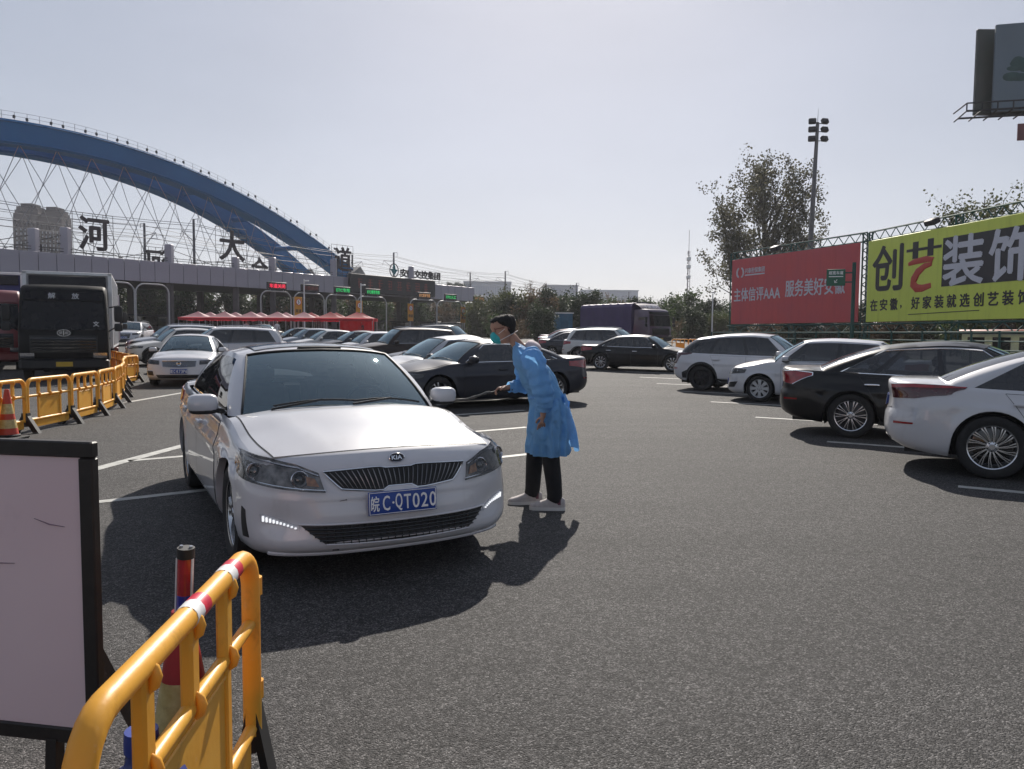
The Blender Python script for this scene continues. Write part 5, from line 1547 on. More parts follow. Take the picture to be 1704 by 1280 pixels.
    # shoes
    for b, fx, fy, yaw in ((.10, .0, .03, 10), (-.10, .16, -.03, -2)):
        M = Matrix((f, left, up)).transposed() @ Matrix.Rotation(R(-yaw), 3, 'Z')
        o = Vector(V(fx - .06, b + fy, 0))
        s_ = MB(); rows = []
        prof = [(-.095, .004, .03), (-.09, .032, .095), (-.06, .042, .115), (-.02, .046, .125), (.03, .047, .115), (.08, .050, .09), (.13, .052, .072), (.18, .046, .058), (.21, .026, .046), (.218, .004, .03)]
        for x, w_, h_ in prof:
            rows.append([o + M @ Vector((x, w_ * math.cos(a), .022 + (h_ - .022) * max(0, math.sin(a)) ** .7)) for a in [math.pi * i / 14 for i in range(15)]])
        s_.grid(rows); so = s_.build('shoe', SHOE, root, sharp=60)
        s_ = MB(); pl = [(x, w_ + .004) for x, w_, h_ in prof]; poly = [(x, w_) for x, w_ in pl] + [(x, -w_) for x, w_ in reversed(pl)]
        M4 = M.to_4x4(); M4.translation = o; s_.prism(poly[::-1], .0, .028, 0, M4); s_.build('sole', SOLE, so, sharp=50)
        s_ = MB()
        for k in range(4): s_.tube([o + M @ Vector((.035 + k * .022, y, .098 - k * .013)) for y in (-.03, 0, .03)], .004, 5)
        s_.build('lace', mat('shoe_lace', (.02, .015, .02), .7, var=.2), so)
        s_ = MB(); s_.box((0, 0, 0), (.05, .004, .05)); q = s_.build('shoe_patch', mat('shoe_plum', (.12, .04, .06), .7, var=.2), so); q.matrix_local = Matrix.Translation(o + M @ Vector((-.03, .042, .075))) @ M.to_4x4()
    return root, V
MAN, Vman = masked_man()
# wand held in the right hand
wd = thing('wand', 'thin black wand with a pale sheath held out over the bonnet', 'wand', MAN.location)
a, b_ = Vector(Vman(.34, -.125, 1.02)), Vector(Vman(.98, -.16, .90))
w = MB(); w.tube([a - (b_ - a) * .12, a, a.lerp(b_, .25)], .013, 10); w.build('grip', BLACK, wd)
w = MB(); w.tube([a.lerp(b_, t) + Vector((0, 0, .012 * math.sin(t * 9))) for t in [.2 + .8 * i / 14 for i in range(15)]], [.010 + .003 * math.sin(i * 1.9) for i in range(15)], 8); w.build('sheath', mat('dark_wand_sheath', (.03, .03, .03), .3, var=.5, scale=60, c2=(.14, .13, .12)), wd)

def helper(loc, rz, label, top, legs):
    root = thing('person', label, 'person', loc, rz, 'people by the tents')
    n, e = {}, []
    n['p'] = ((0, 0, .92), .13, .10); n['w'] = ((0, 0, 1.1), .13, .10); n['c'] = ((.02, 0, 1.32), .15, .11); n['n'] = ((.03, 0, 1.48), .055, .05); n['h'] = ((.04, 0, 1.6), .085, .085); n['t'] = ((.04, 0, 1.69), .06, .06)
    e = [('p', 'w'), ('w', 'c'), ('c', 'n'), ('n', 'h'), ('h', 't')]
    for s_ in (1, -1):
        for k, v in (('s', ((.02, s_ * .19, 1.38), .06, .06)), ('e', ((.02, s_ * .25, 1.12), .045, .045)), ('m', ((.14, s_ * .2, .95), .035, .035)), ('hp', ((0, s_ * .1, .84), .09, .09)), ('k', ((.03, s_ * .11, .47), .065, .065)), ('a', ((0, s_ * .12, .08), .045, .045)), ('f', ((.12, s_ * .13, .04), .04, .035))): n[k + str(s_)] = v
        q = str(s_); e += [('c', 's' + q), ('s' + q, 'e' + q), ('e' + q, 'm' + q), ('p', 'hp' + q), ('hp' + q, 'k' + q), ('k' + q, 'a' + q), ('a' + q, 'f' + q)]
    b = obj('body', skin_mesh('body', n, e, 1), root)
    b.data.materials.append(top)
    hm, T, C = head_mesh((.05, 0, 1.60), (1, 0, 0), (0, 0, 1)); hd = hm.build('head', SKIN, root)
    hr = MB(); superell(hr, (.035, 0, 1.65), (.21, .17, .14), .9, 0, 14, 9); hr.build('hair', HAIRM, hd)
    return root
COV = mat('white_coverall', (.62, .63, .66), .8, var=.1); DKC = mat('dark_clothes', (.02, .022, .03), .8, var=.3); BLC = mat('blue_clothes', (.06, .10, .22), .8, var=.2)
for px, py, Y, tm, lab in ((461, 552, 69, COV, 'person in white protective overalls beside the black saloon by the tents'), (410, 545, 74, COV, 'person in white overalls standing under the left part of the tents'), (575, 552, 71, DKC, 'person in dark clothes under the red tent at the right end'), (585, 552, 72, BLC, 'person in blue clothes beside the red curtain of the end tent'), (603, 552, 70, DKC, 'person in black standing at the corner of the end tent')):
    p = at(px, py, Y); helper((p.x, Y, gz(Y)), random.uniform(-2.5, -.5), lab, tm, DKC)
# ------------------------------------------------------------------ toll canopy
ROOFG = mat('canopy_panel', (.34, .325, .38), .42, .25, var=.06, scale=.35)
DARKST = mat('dark_steel', (.03, .03, .035), .6, .3, var=.2)
CONC = mat('concrete', (.26, .25, .24), .85, var=.18, scale=1.2, bump=.15, bscale=8)
DKCONC = mat('dark_and_shaded_concrete', (.10, .09, .095), .85, var=.2, scale=.8)  # its dark tone also stands in for shade on the canopy columns
CA, CB = Vector((-47.0, 70.0, 0)), Vector((-6.3, 125.0, 0))
CD = (CB - CA).normalized(); CN = Vector((CD.y, -CD.x, 0))         # along, towards the camera
CL = (CB - CA).length
CZ0, CZ1 = 6.75, 8.95
def con(px, off=0.0):
    """point on the canopy front line that stands under image column px"""
    k = (px - 852) / 1280.0
    a = CA + CN * off
    t = (k * a.y - a.x) / (CD.x - k * CD.y)
    return a + CD * t
cano = thing('toll_canopy', 'long grey panelled toll station canopy crossing behind the car park', 'canopy', (0, 0, 0))
E0 = -14.0
def cp(s, off, z): p = CA + CD * s + CN * off; return Vector((p.x, p.y, z))
b = MB()
q = [cp(E0, -.15, CZ0 + .05), cp(CL, -.15, CZ0 + .05), cp(CL, -15, CZ0 + .05), cp(E0, -15, CZ0 + .05)]
b.add(q + [p + Vector((0, 0, 1.9)) for p in q], [(0, 1, 2, 3), (7, 6, 5, 4), (0, 4, 5, 1), (1, 5, 6, 2), (2, 6, 7, 3), (3, 7, 4, 0)]); b.build('slab', DARKST, cano, smooth=False)
PWD = 1.62
pm = MB(); pm.box((0, 0, 0), (PWD - .05, .10, CZ1 - CZ0), bev=.02); pmesh = pm.mesh('fascia_panel', ROOFG)
s = E0
ang = math.atan2(CD.y, CD.x)
while s < CL - .2:
    c = cp(s + PWD / 2, 0, (CZ0 + CZ1) / 2)
    o = obj('fascia_panel', pmesh, cano, c); o.rotation_euler = (0, 0, ang); s += PWD
pb = MB(); pb.box((0, 0, 0), (.10, 15, CZ1 - CZ0), bev=.02); o = pb.build('end_panel', ROOFG, cano); o.location = cp(CL + .1, -7.5, (CZ0 + CZ1) / 2); o.rotation_euler = (0, 0, ang)
r = MB()
for z in (CZ1 + .25, CZ1 + .5): r.tube([cp(E0, -.4, z), cp(CL, -.4, z)], .03, 5)
s = E0
while s < CL: r.tube([cp(s, -.4, CZ1 - .1), cp(s, -.4, CZ1 + .5)], .025, 4); s += 1.6
r.build('roof_railing', DARKST, cano)
for px, up in ((62, 2.2), (115, 2.6), (285, 2.0), (394, 1.3), (455, 1.7), (556, 2.2), (684, 2.4)):
    p = con(px, -.6)
    m = MB(); m.box((p.x, p.y, CZ1 + up / 2 - .3), (.75, .75, up + .6), bev=.06); m.build('mast_stub', ROOFG, cano)
    m = MB(); m.box((p.x, p.y, CZ0 / 2 + .5), (.6, .6, CZ0 - 1.0), bev=.05); m.build('column', DKCONC, cano)  # shade below the fascia put into the column colour, stub above stays paler
    for sg in (-1, 1):
        m = MB(); m.tube([Vector((p.x, p.y, CZ1 + up * .75)), p + CD * sg * 5.5 + Vector((0, 0, CZ1 + .1))], .035, 5); m.build('stay_cable', DARKST, cano)
for s in range(-8, int(CL), 9):
    p = cp(s, -12.5, 0)
    m = MB(); m.box((p.x, p.y, (CZ0 + 1) / 2), (.7, .7, CZ0 - 1), bev=.05); m.build('column', DKCONC, cano)
# toll booths under it
for i, px in enumerate((60, 130, 215, 262, 345, 420, 500, 560, 622, 668, 715, 752)):
    p = con(px, -6.5)
    bt_ = thing('toll_booth', 'small dark toll booth under the canopy', 'booth', (p.x, p.y, 1.0), ang, 'toll booths')
    m = MB(); m.box((0, 0, .55), (1.5, 3.2, 1.1), bev=.04); m.build('base', DKCONC, bt_)
    m = MB(); m.box((0, 0, 1.65), (1.4, 3.0, 1.1)); m.build('glazing', SIDEG, bt_, smooth=False)
    m = MB(); m.box((0, 0, 2.32), (1.8, 3.5, .22), bev=.05); m.build('roof', DARKST, bt_)
    m = MB(); m.box((0, 2.0, -.1), (1.9, 9, .3), bev=.06); m.build('island', CONC, bt_)
# message board and company sign
def board(px0, px1, z0, z1, off, name, label, cat, msg, m, th=.35, size=None, group=None, my=0):
    a, c = con(px0, off), con(px1, off); w = (c - a).length; mid = (a + c) / 2; h = z1 - z0
    t = thing(name, label, cat, (mid.x, mid.y, z0), ang, group)
    q = MB(); q.box((0, 0, h / 2), (w, th, h), bev=.04); q.build('housing', DARKST, t)
    if msg: text('lettering', msg, size or h * .62, m, t, Matrix.Translation((0, -th / 2 - .012, h / 2 + my)) @ Matrix.Rotation(R(90), 4, 'X'), ext=.008, off=h * .008, width=w * .86)
    return t, w, h
LEDR = mat('led_red', (.3, .02, .03), .5, emit=(1, .03, .08), estr=.7, var=.02); LEDG = mat('led_green', (.02, .2, .06), .5, emit=(.04, .9, .22), estr=.4, var=.02); LEDA = mat('led_amber', (.3, .15, .05), .5, emit=(1, .5, .2), estr=.25, var=.02); LEDD = mat('led_dim_red', (.10, .02, .02), .5, emit=(.5, .10, .08), estr=.05, var=.02)
t, w, h = board(582, 722, 6.95, 9.45, .45, 'message_board', 'long dark message board with faint red lettering on the canopy front', 'sign', None, LEDD, .5)
random.seed(31)
for k in range(8):                    # dim, unreadable glyphs of the switched-down display
    q = MB(); gx = -w / 2 + w * (k + .9) / 9
    for j in range(4): q.box((gx, -.262, h * (.28 + .15 * j)), (random.uniform(.5, 1.0), .02, .09))
    for j in range(2): q.box((gx + random.uniform(-.35, .35), -.264, h * .5), (.09, .02, random.uniform(.6, 1.2)))
    q.build('display_glyph', LEDD, t, smooth=False)
text('lettering', '安徽交控集团', 1.25, DARKST, (cs := thing('company_sign', 'dark rooftop letters of the operating company with a round emblem', 'sign', con(700, -1.2) + Vector((0, 0, 10.35)), ang)), Matrix.Rotation(R(90), 4, 'X'), ext=.08, off=.03, width=8.6)
for k in range(7):
    m = MB(); m.tube([(-4.2 + k * 1.4, .1, -1.5), (-4.2 + k * 1.4, .1, .4)], .04, 5); m.build('support', DARKST, cs)
em = MB(); em.tube([(-5.6 + .85 * math.cos(a), 0, .25 + .95 * math.sin(a)) for a in [2 * math.pi * i / 24 for i in range(24)]], .07, 6, closed=True); em.build('emblem_ring', DARKST, cs)
TEAL = mat('emblem_teal', (.03, .20, .22), .5, var=.1)
for poly, mm in (([(-.75, .1), (.75, .1), (0, -.75)], TEAL), ([(-.30, .05), (-.08, .05), (-.03, .85), (-.08, .85)], TEAL), ([(.08, .05), (.30, .05), (.08, .85), (.03, .85)], TEAL)):
    m = MB(); m.prism(poly, -.05, .05, 0, Matrix.Translation((-5.6, 0, .3)) @ Matrix.Rotation(R(90), 4, 'X')); m.build('emblem_wing', mm, cs, smooth=False)
# big rooftop name, read from this side and from the far side
NAME = mat('roof_letter', (.055, .045, .05), .6, var=.2)
def roof_char(ch, px, zc, size, mirror, label, off, frame_=True):
    p = con(px, off)
    t = thing('roof_character', label, 'sign', (p.x, p.y, zc), ang, 'rooftop name letters')
    text('lettering', ch, size, NAME, t, Matrix.Rotation(R(90), 4, 'X'), ext=.1, off=size * .016, mirror=mirror, width=size * (.80 if ch != '大' else .86))
    if frame_:
        q = MB(); s_ = size * .55
        for k in range(5):
            v = -s_ + 2 * s_ * k / 4; q.tube([(v, .15, -s_ - .6), (v, .15, s_)], .03, 4); q.tube([(-s_, .15, v), (s_, .15, v)], .03, 4)
        q.build('frame', DARKST, t)
roof_char('河', 162, 11.3, 3.6, False, 'large rooftop character with water strokes, second column from the left', -1.0)
roof_char('大', 389, 11.6, 3.7, False, 'large rooftop character in front of the tall central column', -1.0)
roof_char('道', 572, 11.4, 3.4, False, 'large rooftop character beside the foot of the blue arch', -1.0)
roof_char('大', 72, 9.6, 3.0, True, 'reversed rooftop character seen from behind at the far left', -13)
roof_char('河', 264, 10.1, 3.3, True, 'reversed rooftop character with water strokes seen from behind', -13)
roof_char('合', 434, 10.3, 3.3, True, 'reversed rooftop character seen from behind right of the central column', -13)
# lane arches with signs
LANES = [(2, 30, None, None), (170, 226, None, None), (228, 283, None, None), (435, 485, '车道关闭', LEDR), (490, 540, '车道关闭', LEDD), (543, 594, 'ETC专用', LEDG), (595, 643, 'ETC/客车专用', LEDG), (682, 726, 'ETC货车专用', LEDA), (727, 769, 'ETC/人工', LEDG), (772, 818, 'ETC货车专用', LEDA)]
for i, (x0, x1, msg, mm) in enumerate(LANES):
    a, c = con(x0, 5), con(x1, 5)
    dd = c - a; w = dd.length; mid = (a + c) / 2
    lab = 'white tubular lane arch, %s from the left before the toll canopy' % ['first', 'second', 'third', 'fourth', 'fifth', 'sixth', 'seventh', 'eighth', 'ninth', 'tenth'][i]
    t = thing('lane_arch', lab, 'arch', (mid.x, mid.y, .9), math.atan2(dd.y, dd.x), 'lane height arches')
    H_, rc = 5.3, .9
    pts = [(-w / 2, 0, 0)] + [(-w / 2 + rc - rc * math.cos(k * math.pi / 12), 0, H_ - rc + rc * math.sin(k * math.pi / 12)) for k in range(7)] + [(w / 2 - rc + rc * math.sin(k * math.pi / 12), 0, H_ - rc + rc * math.cos(k * math.pi / 12)) for k in range(7)] + [(w / 2, 0, 0)]
    m = MB(); m.tube(pts, .075, 8); m.build('tube', mat('pale_tube', (.42, .42, .43), .5, var=.1), t)
    if msg:
        m = MB(); m.box((.1, 0, H_ + .62), (2.6, .25, .85), bev=.03); so = m.build('lane_sign', DARKST, t)
        text('lettering', msg, .5, mm, so, Matrix.Translation((.1, -.14, H_ + .62)) @ Matrix.Rotation(R(90), 4, 'X'), ext=.005, off=.01, width=2.1)
        for sx in (-.8, 1.0):
            m = MB(); m.tube([(sx, 0, H_), (sx, 0, H_ + .25)], .05, 6); m.build('bracket', STEEL, so)
YSIGN = mat('amber_sign', (.62, .27, .02), .5, var=.08)
for i, (px, py) in enumerate(((497, 511), (598, 516), (683, 520), (770, 524))):
    p = con(px, 8)
    z = at(px, py, p.y).z
    t = thing('speed_sign', 'amber speed limit sign with a white disc, %s of four before the booths' % ['leftmost', 'second from left', 'third from left', 'rightmost'][i], 'sign', (p.x, p.y, 1.0), ang, 'amber speed signs')
    m = MB(); m.tube([(0, .1, 0), (0, .1, z - 1 + .6)], .06, 6); m.build('post', STEEL, t)
    m = MB(); m.box((0, 0, z - 1), (1.05, .08, 2.3), bev=.03); m.build('plate', YSIGN, t)
    m = MB(); m.lathe([(0, 0), (.36, 0), (.36, .02), (0, .02)], 20, 0, Matrix.Translation((0, -.045, z - .45)) @ Matrix.Rotation(R(90), 4, 'X')); d_ = m.build('disc', TXTW, t)
    m = MB(); m.tube([(.33 * math.cos(a), -.07, z - .45 + .33 * math.sin(a)) for a in [2 * math.pi * i / 20 for i in range(20)]], .04, 5, closed=True); m.build('ring', TAPER_, d_)
    text('lettering', '5', .45, BLACK, d_, Matrix.Translation((0, -.075, z - .45)) @ Matrix.Rotation(R(90), 4, 'X'), ext=.004, off=.01)
    text('lettering', '限速', .42, BLACK, t, Matrix.Translation((0, -.05, z - 1.45)) @ Matrix.Rotation(R(90), 4, 'X'), ext=.004, off=.008)
for px in (507, 601):
    p = con(px, 9)
    t = thing('camera_post', 'slim pale camera post rising %s' % ('left of the green lane signs' if px == 507 else 'in front of the long message board'), 'post', (p.x, p.y, .9), 0)
    m = MB(); m.tube([(0, 0, 0), (0, 0, 6.6)], [.10, .07], 8); m.build('pole', WPAINT, t)
    m = MB(); m.box((.3, 0, 6.4), (.5, .16, .16), bev=.03); m.build('camera', WPAINT, t)

# ------------------------------------------------------------------ tents
TENTR = translucent('red_tent_fabric', (.42, .018, .035), .45, .6, .1, 2); TENTP = translucent('faded_red_tent_fabric', (.50, .24, .27), .4, .6, .12, 2)
def tent(x, y, rz, faded, curtain, label):
    t = thing('pop_up_tent', label, 'tent', (x, y, gz(y)), rz, 'red pop up tents')
    fab = TENTP if faded else TENTR
    w, e, p = 1.5, 2.0, 2.62
    m = MB()
    n = 8
    for k in range(4):
        A = Matrix.Rotation(k * math.pi / 2, 3, 'Z'); rows = []
        for j in range(n + 1):
            f = j / n; zz = e + (p - e) * (f ** 1.45); ww = w * (1 - f)
            rows.append([A @ Vector((ww * (2 * i / 6 - 1), -ww, zz - .05 * math.sin(math.pi * i / 6) * (1 - f))) for i in range(7)])
        m.grid(rows)
    m.build('canopy', fab, t)
    m = MB()
    for k in range(4):
        A = Matrix.Rotation(k * math.pi / 2, 3, 'Z')
        m.grid([[A @ Vector((w * (2 * i / 12 - 1), -w - .004, z + (.025 * math.sin(i * 1.7) if z < e else 0))) for i in range(13)] for z in (e + .004, e - .13, e - .26)])
    m.build('valance', TENTR, t)
    for sx in (-1, 1):
        for sy in (-1, 1):
            m = MB(); m.tube([(sx * w * .97, sy * w * .97, 0), (sx * w * .97, sy * w * .97, e)], .025, 5); m.build('leg', STEEL, t)
    if curtain:
        for side in curtain:
            A = Matrix.Rotation(side * math.pi / 2, 3, 'Z')
            m = MB(); m.grid([[A @ Vector((w * (2 * i / 24 - 1) * (.97 if z > 1 else .93), -w + .05 + .06 * math.sin(i * 1.3), z)) for i in range(25)] for z in (e - .1, 1.3, .6, .06)]); m.build('curtain', mat('bright_red_curtain', (.55, .02, .03), .7, emit=None) if False else translucent('red_curtain', (.62, .025, .035), .5, .7, .1, 3), t)
for k in range(7):
    px = 330 + 44 * k; Y = 76 - k * .8; p = at(px, 540, Y)
    tent(p.x, Y, R(8), k < 5, (0, 1, 2) if k == 6 else None, 'red pop up tent, %s from the left in the front row' % ['first', 'second', 'third', 'fourth', 'fifth', 'sixth', 'seventh'][k] if k < 6 else 'bright red pop up tent with curtains at the right end of the front row')
for k in range(7):
    px = 350 + 42 * k; Y = 80.5 - k * .8; p = at(px, 540, Y)
    tent(p.x, Y, R(8), k < 4, None, 'red pop up tent, %s from the left in the back row' % ['first', 'second', 'third', 'fourth', 'fifth', 'sixth', 'last'][k])
for k, px in enumerate((345, 420, 500, 545)):
    Y = 74.5; p = at(px, 545, Y)
    t = thing('folding_table', 'folding table with boxes under the red tents, %s from the left' % ['first', 'second', 'third', 'fourth'][k], 'table', (p.x, Y, gz(Y)), 0, 'tables under the tents')
    m = MB(); m.box((0, 0, .74), (1.8, .6, .04), bev=.01); m.build('table_top', WPAINT, t)
    for sx in (-.8, .8):
        m = MB(); m.bar((sx, -.2, 0), (sx, -.2, .72), .03); m.bar((sx, .2, 0), (sx, .2, .72), .03); m.build('leg', STEEL, t)

# ------------------------------------------------------------------ arch bridge and railway
BLUE = mat('arch_blue_paint', (.005, .110, .29), .7, var=.12, scale=.12, c2=(.007, .14, .36), spec=.15); BDARK = mat('arch_fitting', (.02, .022, .03), .6, var=.2)
RD = Vector((.447, .894, 0)); RN = Vector((.894, -.447, 0))        # railway direction, towards the camera
def rail_at(px, off=0.0):
    k = (px - 852) / 1280.0; a = Vector((-26.0, 165.0, 0)) + RN * off
    t = (k * a.y - a.x) / (RD.x - k * RD.y)
    return a + RD * t
def rail_s(s, off=0.0, z=0.0): p = Vector((-26.0, 165.0, 0)) + RN * off + RD * s; return Vector((p.x, p.y, z))
RZ = 11.0
bridge = thing('arch_bridge', 'blue steel railway arch bridge with crossed hangers beyond the toll canopy', 'bridge', (0, 0, 0))
# the measured top line of the near rib
ctl = []
for px, py in ((0, 192), (113, 207), (225, 235), (300, 263), (376, 299), (451, 344), (526, 395), (556, 419), (592, 455)):
    p = rail_at(px); z = at(px, py, p.y).z; s_ = (p - Vector((-26.0, 165.0, 0))).dot(RD); ctl.append((s_, z))
smid = -67.0
_w = [(s_ - smid) / 55 for s_, z in ctl]
_c = np.linalg.lstsq(np.array([[1, w ** 2, w ** 4] for w in _w]), np.array([z for s_, z in ctl]), rcond=None)[0]
full = [(smid - 57.0, 0), (smid + 57.0, 0)]
def ribz(s): w = (s - smid) / 55; return float(_c[0] + _c[1] * w ** 2 + _c[2] * w ** 4)
def rib(off, name, lean=0.0, dz=0.0):
    rows = []; N_ = 72
    s0, s1 = full[0][0], full[-1][0]
    for i in range(N_ + 1):
        s = s0 + (s1 - s0) * i / N_
        z = ribz(s) + dz; dzs = (ribz(min(s1, s + .5)) - ribz(max(s0, s - .5)))
        nrm = Vector((0, 0, 1)) - RD * dzs; nrm.normalize()
        k = (z - RZ) * lean
        c = rail_s(s, off + k, z)
        hw_, dp = 1.15, 3.0
        rows.append([c + RN * hw_, c - RN * hw_, c - RN * hw_ - nrm * dp, c + RN * hw_ - nrm * dp])
    m = MB(); m.grid(rows, closeu=True); ro = m.build(name, BLUE, bridge, smooth=True, sharp=30)
    # flange plates for relief, handrail and floodlights
    m = MB()
    for e in (-.25, -2.75):
        L = []
        for i in range(N_ + 1):
            r_ = rows[i]; L.append(r_[0] + (r_[3] - r_[0]) * (-e / 3.0) + RN * .06)
        m.tube(L, .14, 4)
    m.build('stiffener', BLUE, ro)
    m = MB()
    for hh in (.5, 1.0):
        m.tube([(r_[0] + r_[1]) / 2 + RN * .9 + Vector((0, 0, hh)) for r_ in rows], .02, 4)
    for i in range(0, N_, 1): p = (rows[i][0] + rows[i][1]) / 2 + RN * .9; m.tube([p, p + Vector((0, 0, 1.0))], .03, 4)
    m.build('handrail', MATS.get('handrail_grey') or mat('handrail_grey', (.12, .12, .13), .8, var=.1), ro)
    return rows, ro
near, nro = rib(0.0, 'near_rib', -.18)
farr, fro = rib(-12.5, 'far_rib', .18)
for i in range(0, 72, 3):
    for k in (0, 1):
        p = (near[i][0] + near[i][1]) / 2 + RD * (k * 1.6) + RN * .8
        m = MB(); m.box(p + Vector((0, 0, .45)), (.28, .26, .42), 0, Euler((R(20 * (1 - 2 * k)), 0, ang)).to_matrix(), bev=.05); m.build('floodlight', BDARK, nro)
m = MB()
for i in range(8, 66, 7):
    a, c = (near[i][2] + near[i][3]) / 2 + Vector((0, 0, 1.5)), (farr[i][2] + farr[i][3]) / 2 + Vector((0, 0, 1.5))
    b2 = MB(); b2.tube([a, c], .45, 8); b2.build('cross_brace', BLUE, bridge)
s0, s1 = full[0][0], full[-1][0]
HANG = mat('hanger_cable', (.22, .22, .24), .5, .4, var=.1)
hm_ = {}
for side, off in ((1, 0.0), (-1, -12.5)):
    s = s0 + 9
    while s < s1 - 9:
        zt = ribz(s) - 2.8
        if zt > RZ + 1.5:
            for dr in (-1, 1):
                s2 = s + dr * (zt - RZ) * .52
                if s0 + 2 < s2 < s1 - 2:
                    h_ = MB(); h_.tube([rail_s(s, off + (zt - RZ) * (-.18 if side > 0 else .18), zt), rail_s(s2, off, RZ)], .045, 5); h_.build('hanger', HANG, bridge)
        s += 4.9
m = MB()
q0 = [(-.6, 0), (-.6, 1.6), (-11, 1.6), (-11, 0)]
rows = [[rail_s(s, o - .2 + 1.5, RZ - 2.0 + z) for o, z in q0] for s in (s0 - 60, s0, (s0 + s1) / 2, s1, s1 + 8)]
m.grid(rows, closeu=True); m.build('deck', CONC, bridge, smooth=False)
for off in (0.0, -12.5):
    p = rail_s(s1 - 1, off, 0)
    m = MB(); a = rail_s(s1 - 4.5, off, 0)
    M = Matrix((RD, Vector((0, 0, 1)), -RN)).transposed().to_4x4(); M.translation = rail_s(s1, off, 0)
    m.prism([(-7, RZ - 4), (-5.0, RZ + 2.2), (-2.5, RZ + 3.6), (.8, RZ + .6), (9, RZ - 4)], -1.7, 1.7, 0, M); m.build('springing_block', CONC, bridge, smooth=False)
    m = MB(); m.prism([(-4, 0), (-4, RZ - 2), (4, RZ - 2), (4, 0)], -1.5, 1.5, 0, M); m.build('pier', DKCONC, bridge, smooth=False)
# viaduct continuing to the right
via = thing('railway_viaduct', 'dark concrete railway embankment wall with parapet running off to the right', 'viaduct', (0, 0, 0))
m = MB(); L0, L1 = s1 + 8.5, 700
m.grid([[rail_s(s, o, z) for o, z in ((2.5, 0), (1.4, RZ - 1.0), (-11, RZ - 1.0), (-12, 0))] for s in (L0, 60, 160, 320, L1)], closeu=True); m.build('wall', mat('mossy_concrete', (.10, .095, .085), .9, c2=(.05, .055, .035), scale=.12, detail=6), via, smooth=False)
m = MB()
for z in (RZ - .4, RZ + .3): m.tube([rail_s(L0, 1.2, z), rail_s(L1, 1.2, z)], .06, 4)
s = L0
while s < 420: m.tube([rail_s(s, 1.2, RZ - 1), rail_s(s, 1.2, RZ + .35)], .05, 4); s += 3
m.build('parapet_railing', STEEL, via)
MAST = mat('mast_steel', (.12, .12, .14), .6, .3, var=.15)
masts = [-150, -104, -52, 0, 52, 104, 160, 216, 275, 340]
for k, s in enumerate(masts):
    for off, sg in ((.8, -1), (-10.2, 1)):
        t = thing('catenary_mast', 'grey railway catenary mast on the line, %s' % ('near track side' if sg < 0 else 'far track side'), 'mast', rail_s(s, off, RZ - 1), 0, 'railway catenary masts')
        m = MB(); m.tube([(0, 0, 0), (0, 0, 8.6)], [.22, .18], 8); m.build('post', MAST, t)
        d = RN * sg
        m = MB()
        m.tube([(0, 0, 6.6), d * 2.6 + Vector((0, 0, 7.0)), d * 2.9 + Vector((0, 0, 6.1))], .05, 5); m.tube([(0, 0, 5.2), d * 2.6 + Vector((0, 0, 7.0))], .05, 5)
        m.tube([(0, 0, 8.5), -d * .9 + Vector((0, 0, 8.6)), -d * .9 + Vector((0, 0, 7.9))], .05, 5)
        m.build('cantilever', MAST, t)
WIRE = mat('overhead_wire', (.16, .16, .18), .6, var=.1)
for j, (off, h) in enumerate(((-1.7, 5.2), (-1.7, 6.1), (1.6, 7.5), (1.2, 6.9), (-7.7, 5.2), (-7.7, 6.1), (-11.2, 7.6), (-10.9, 8.4), (.9, 7.9))):
    pts = []
    for a, c in zip(masts, masts[1:]):
        for i in range(8): f = i / 8; pts.append(rail_s(a + (c - a) * f, off, RZ - 1 + h - 1.1 * 4 * f * (1 - f) * (.9 if h > 5.5 else .1)))
    pts.append(rail_s(masts[-1], off, RZ - 1 + h))
    m = MB(); m.tube(pts, .035, 4)
    tag(m.build('overhead_wire', WIRE), 'thin overhead railway wire strung between the catenary masts', 'wire', 'railway overhead wires')
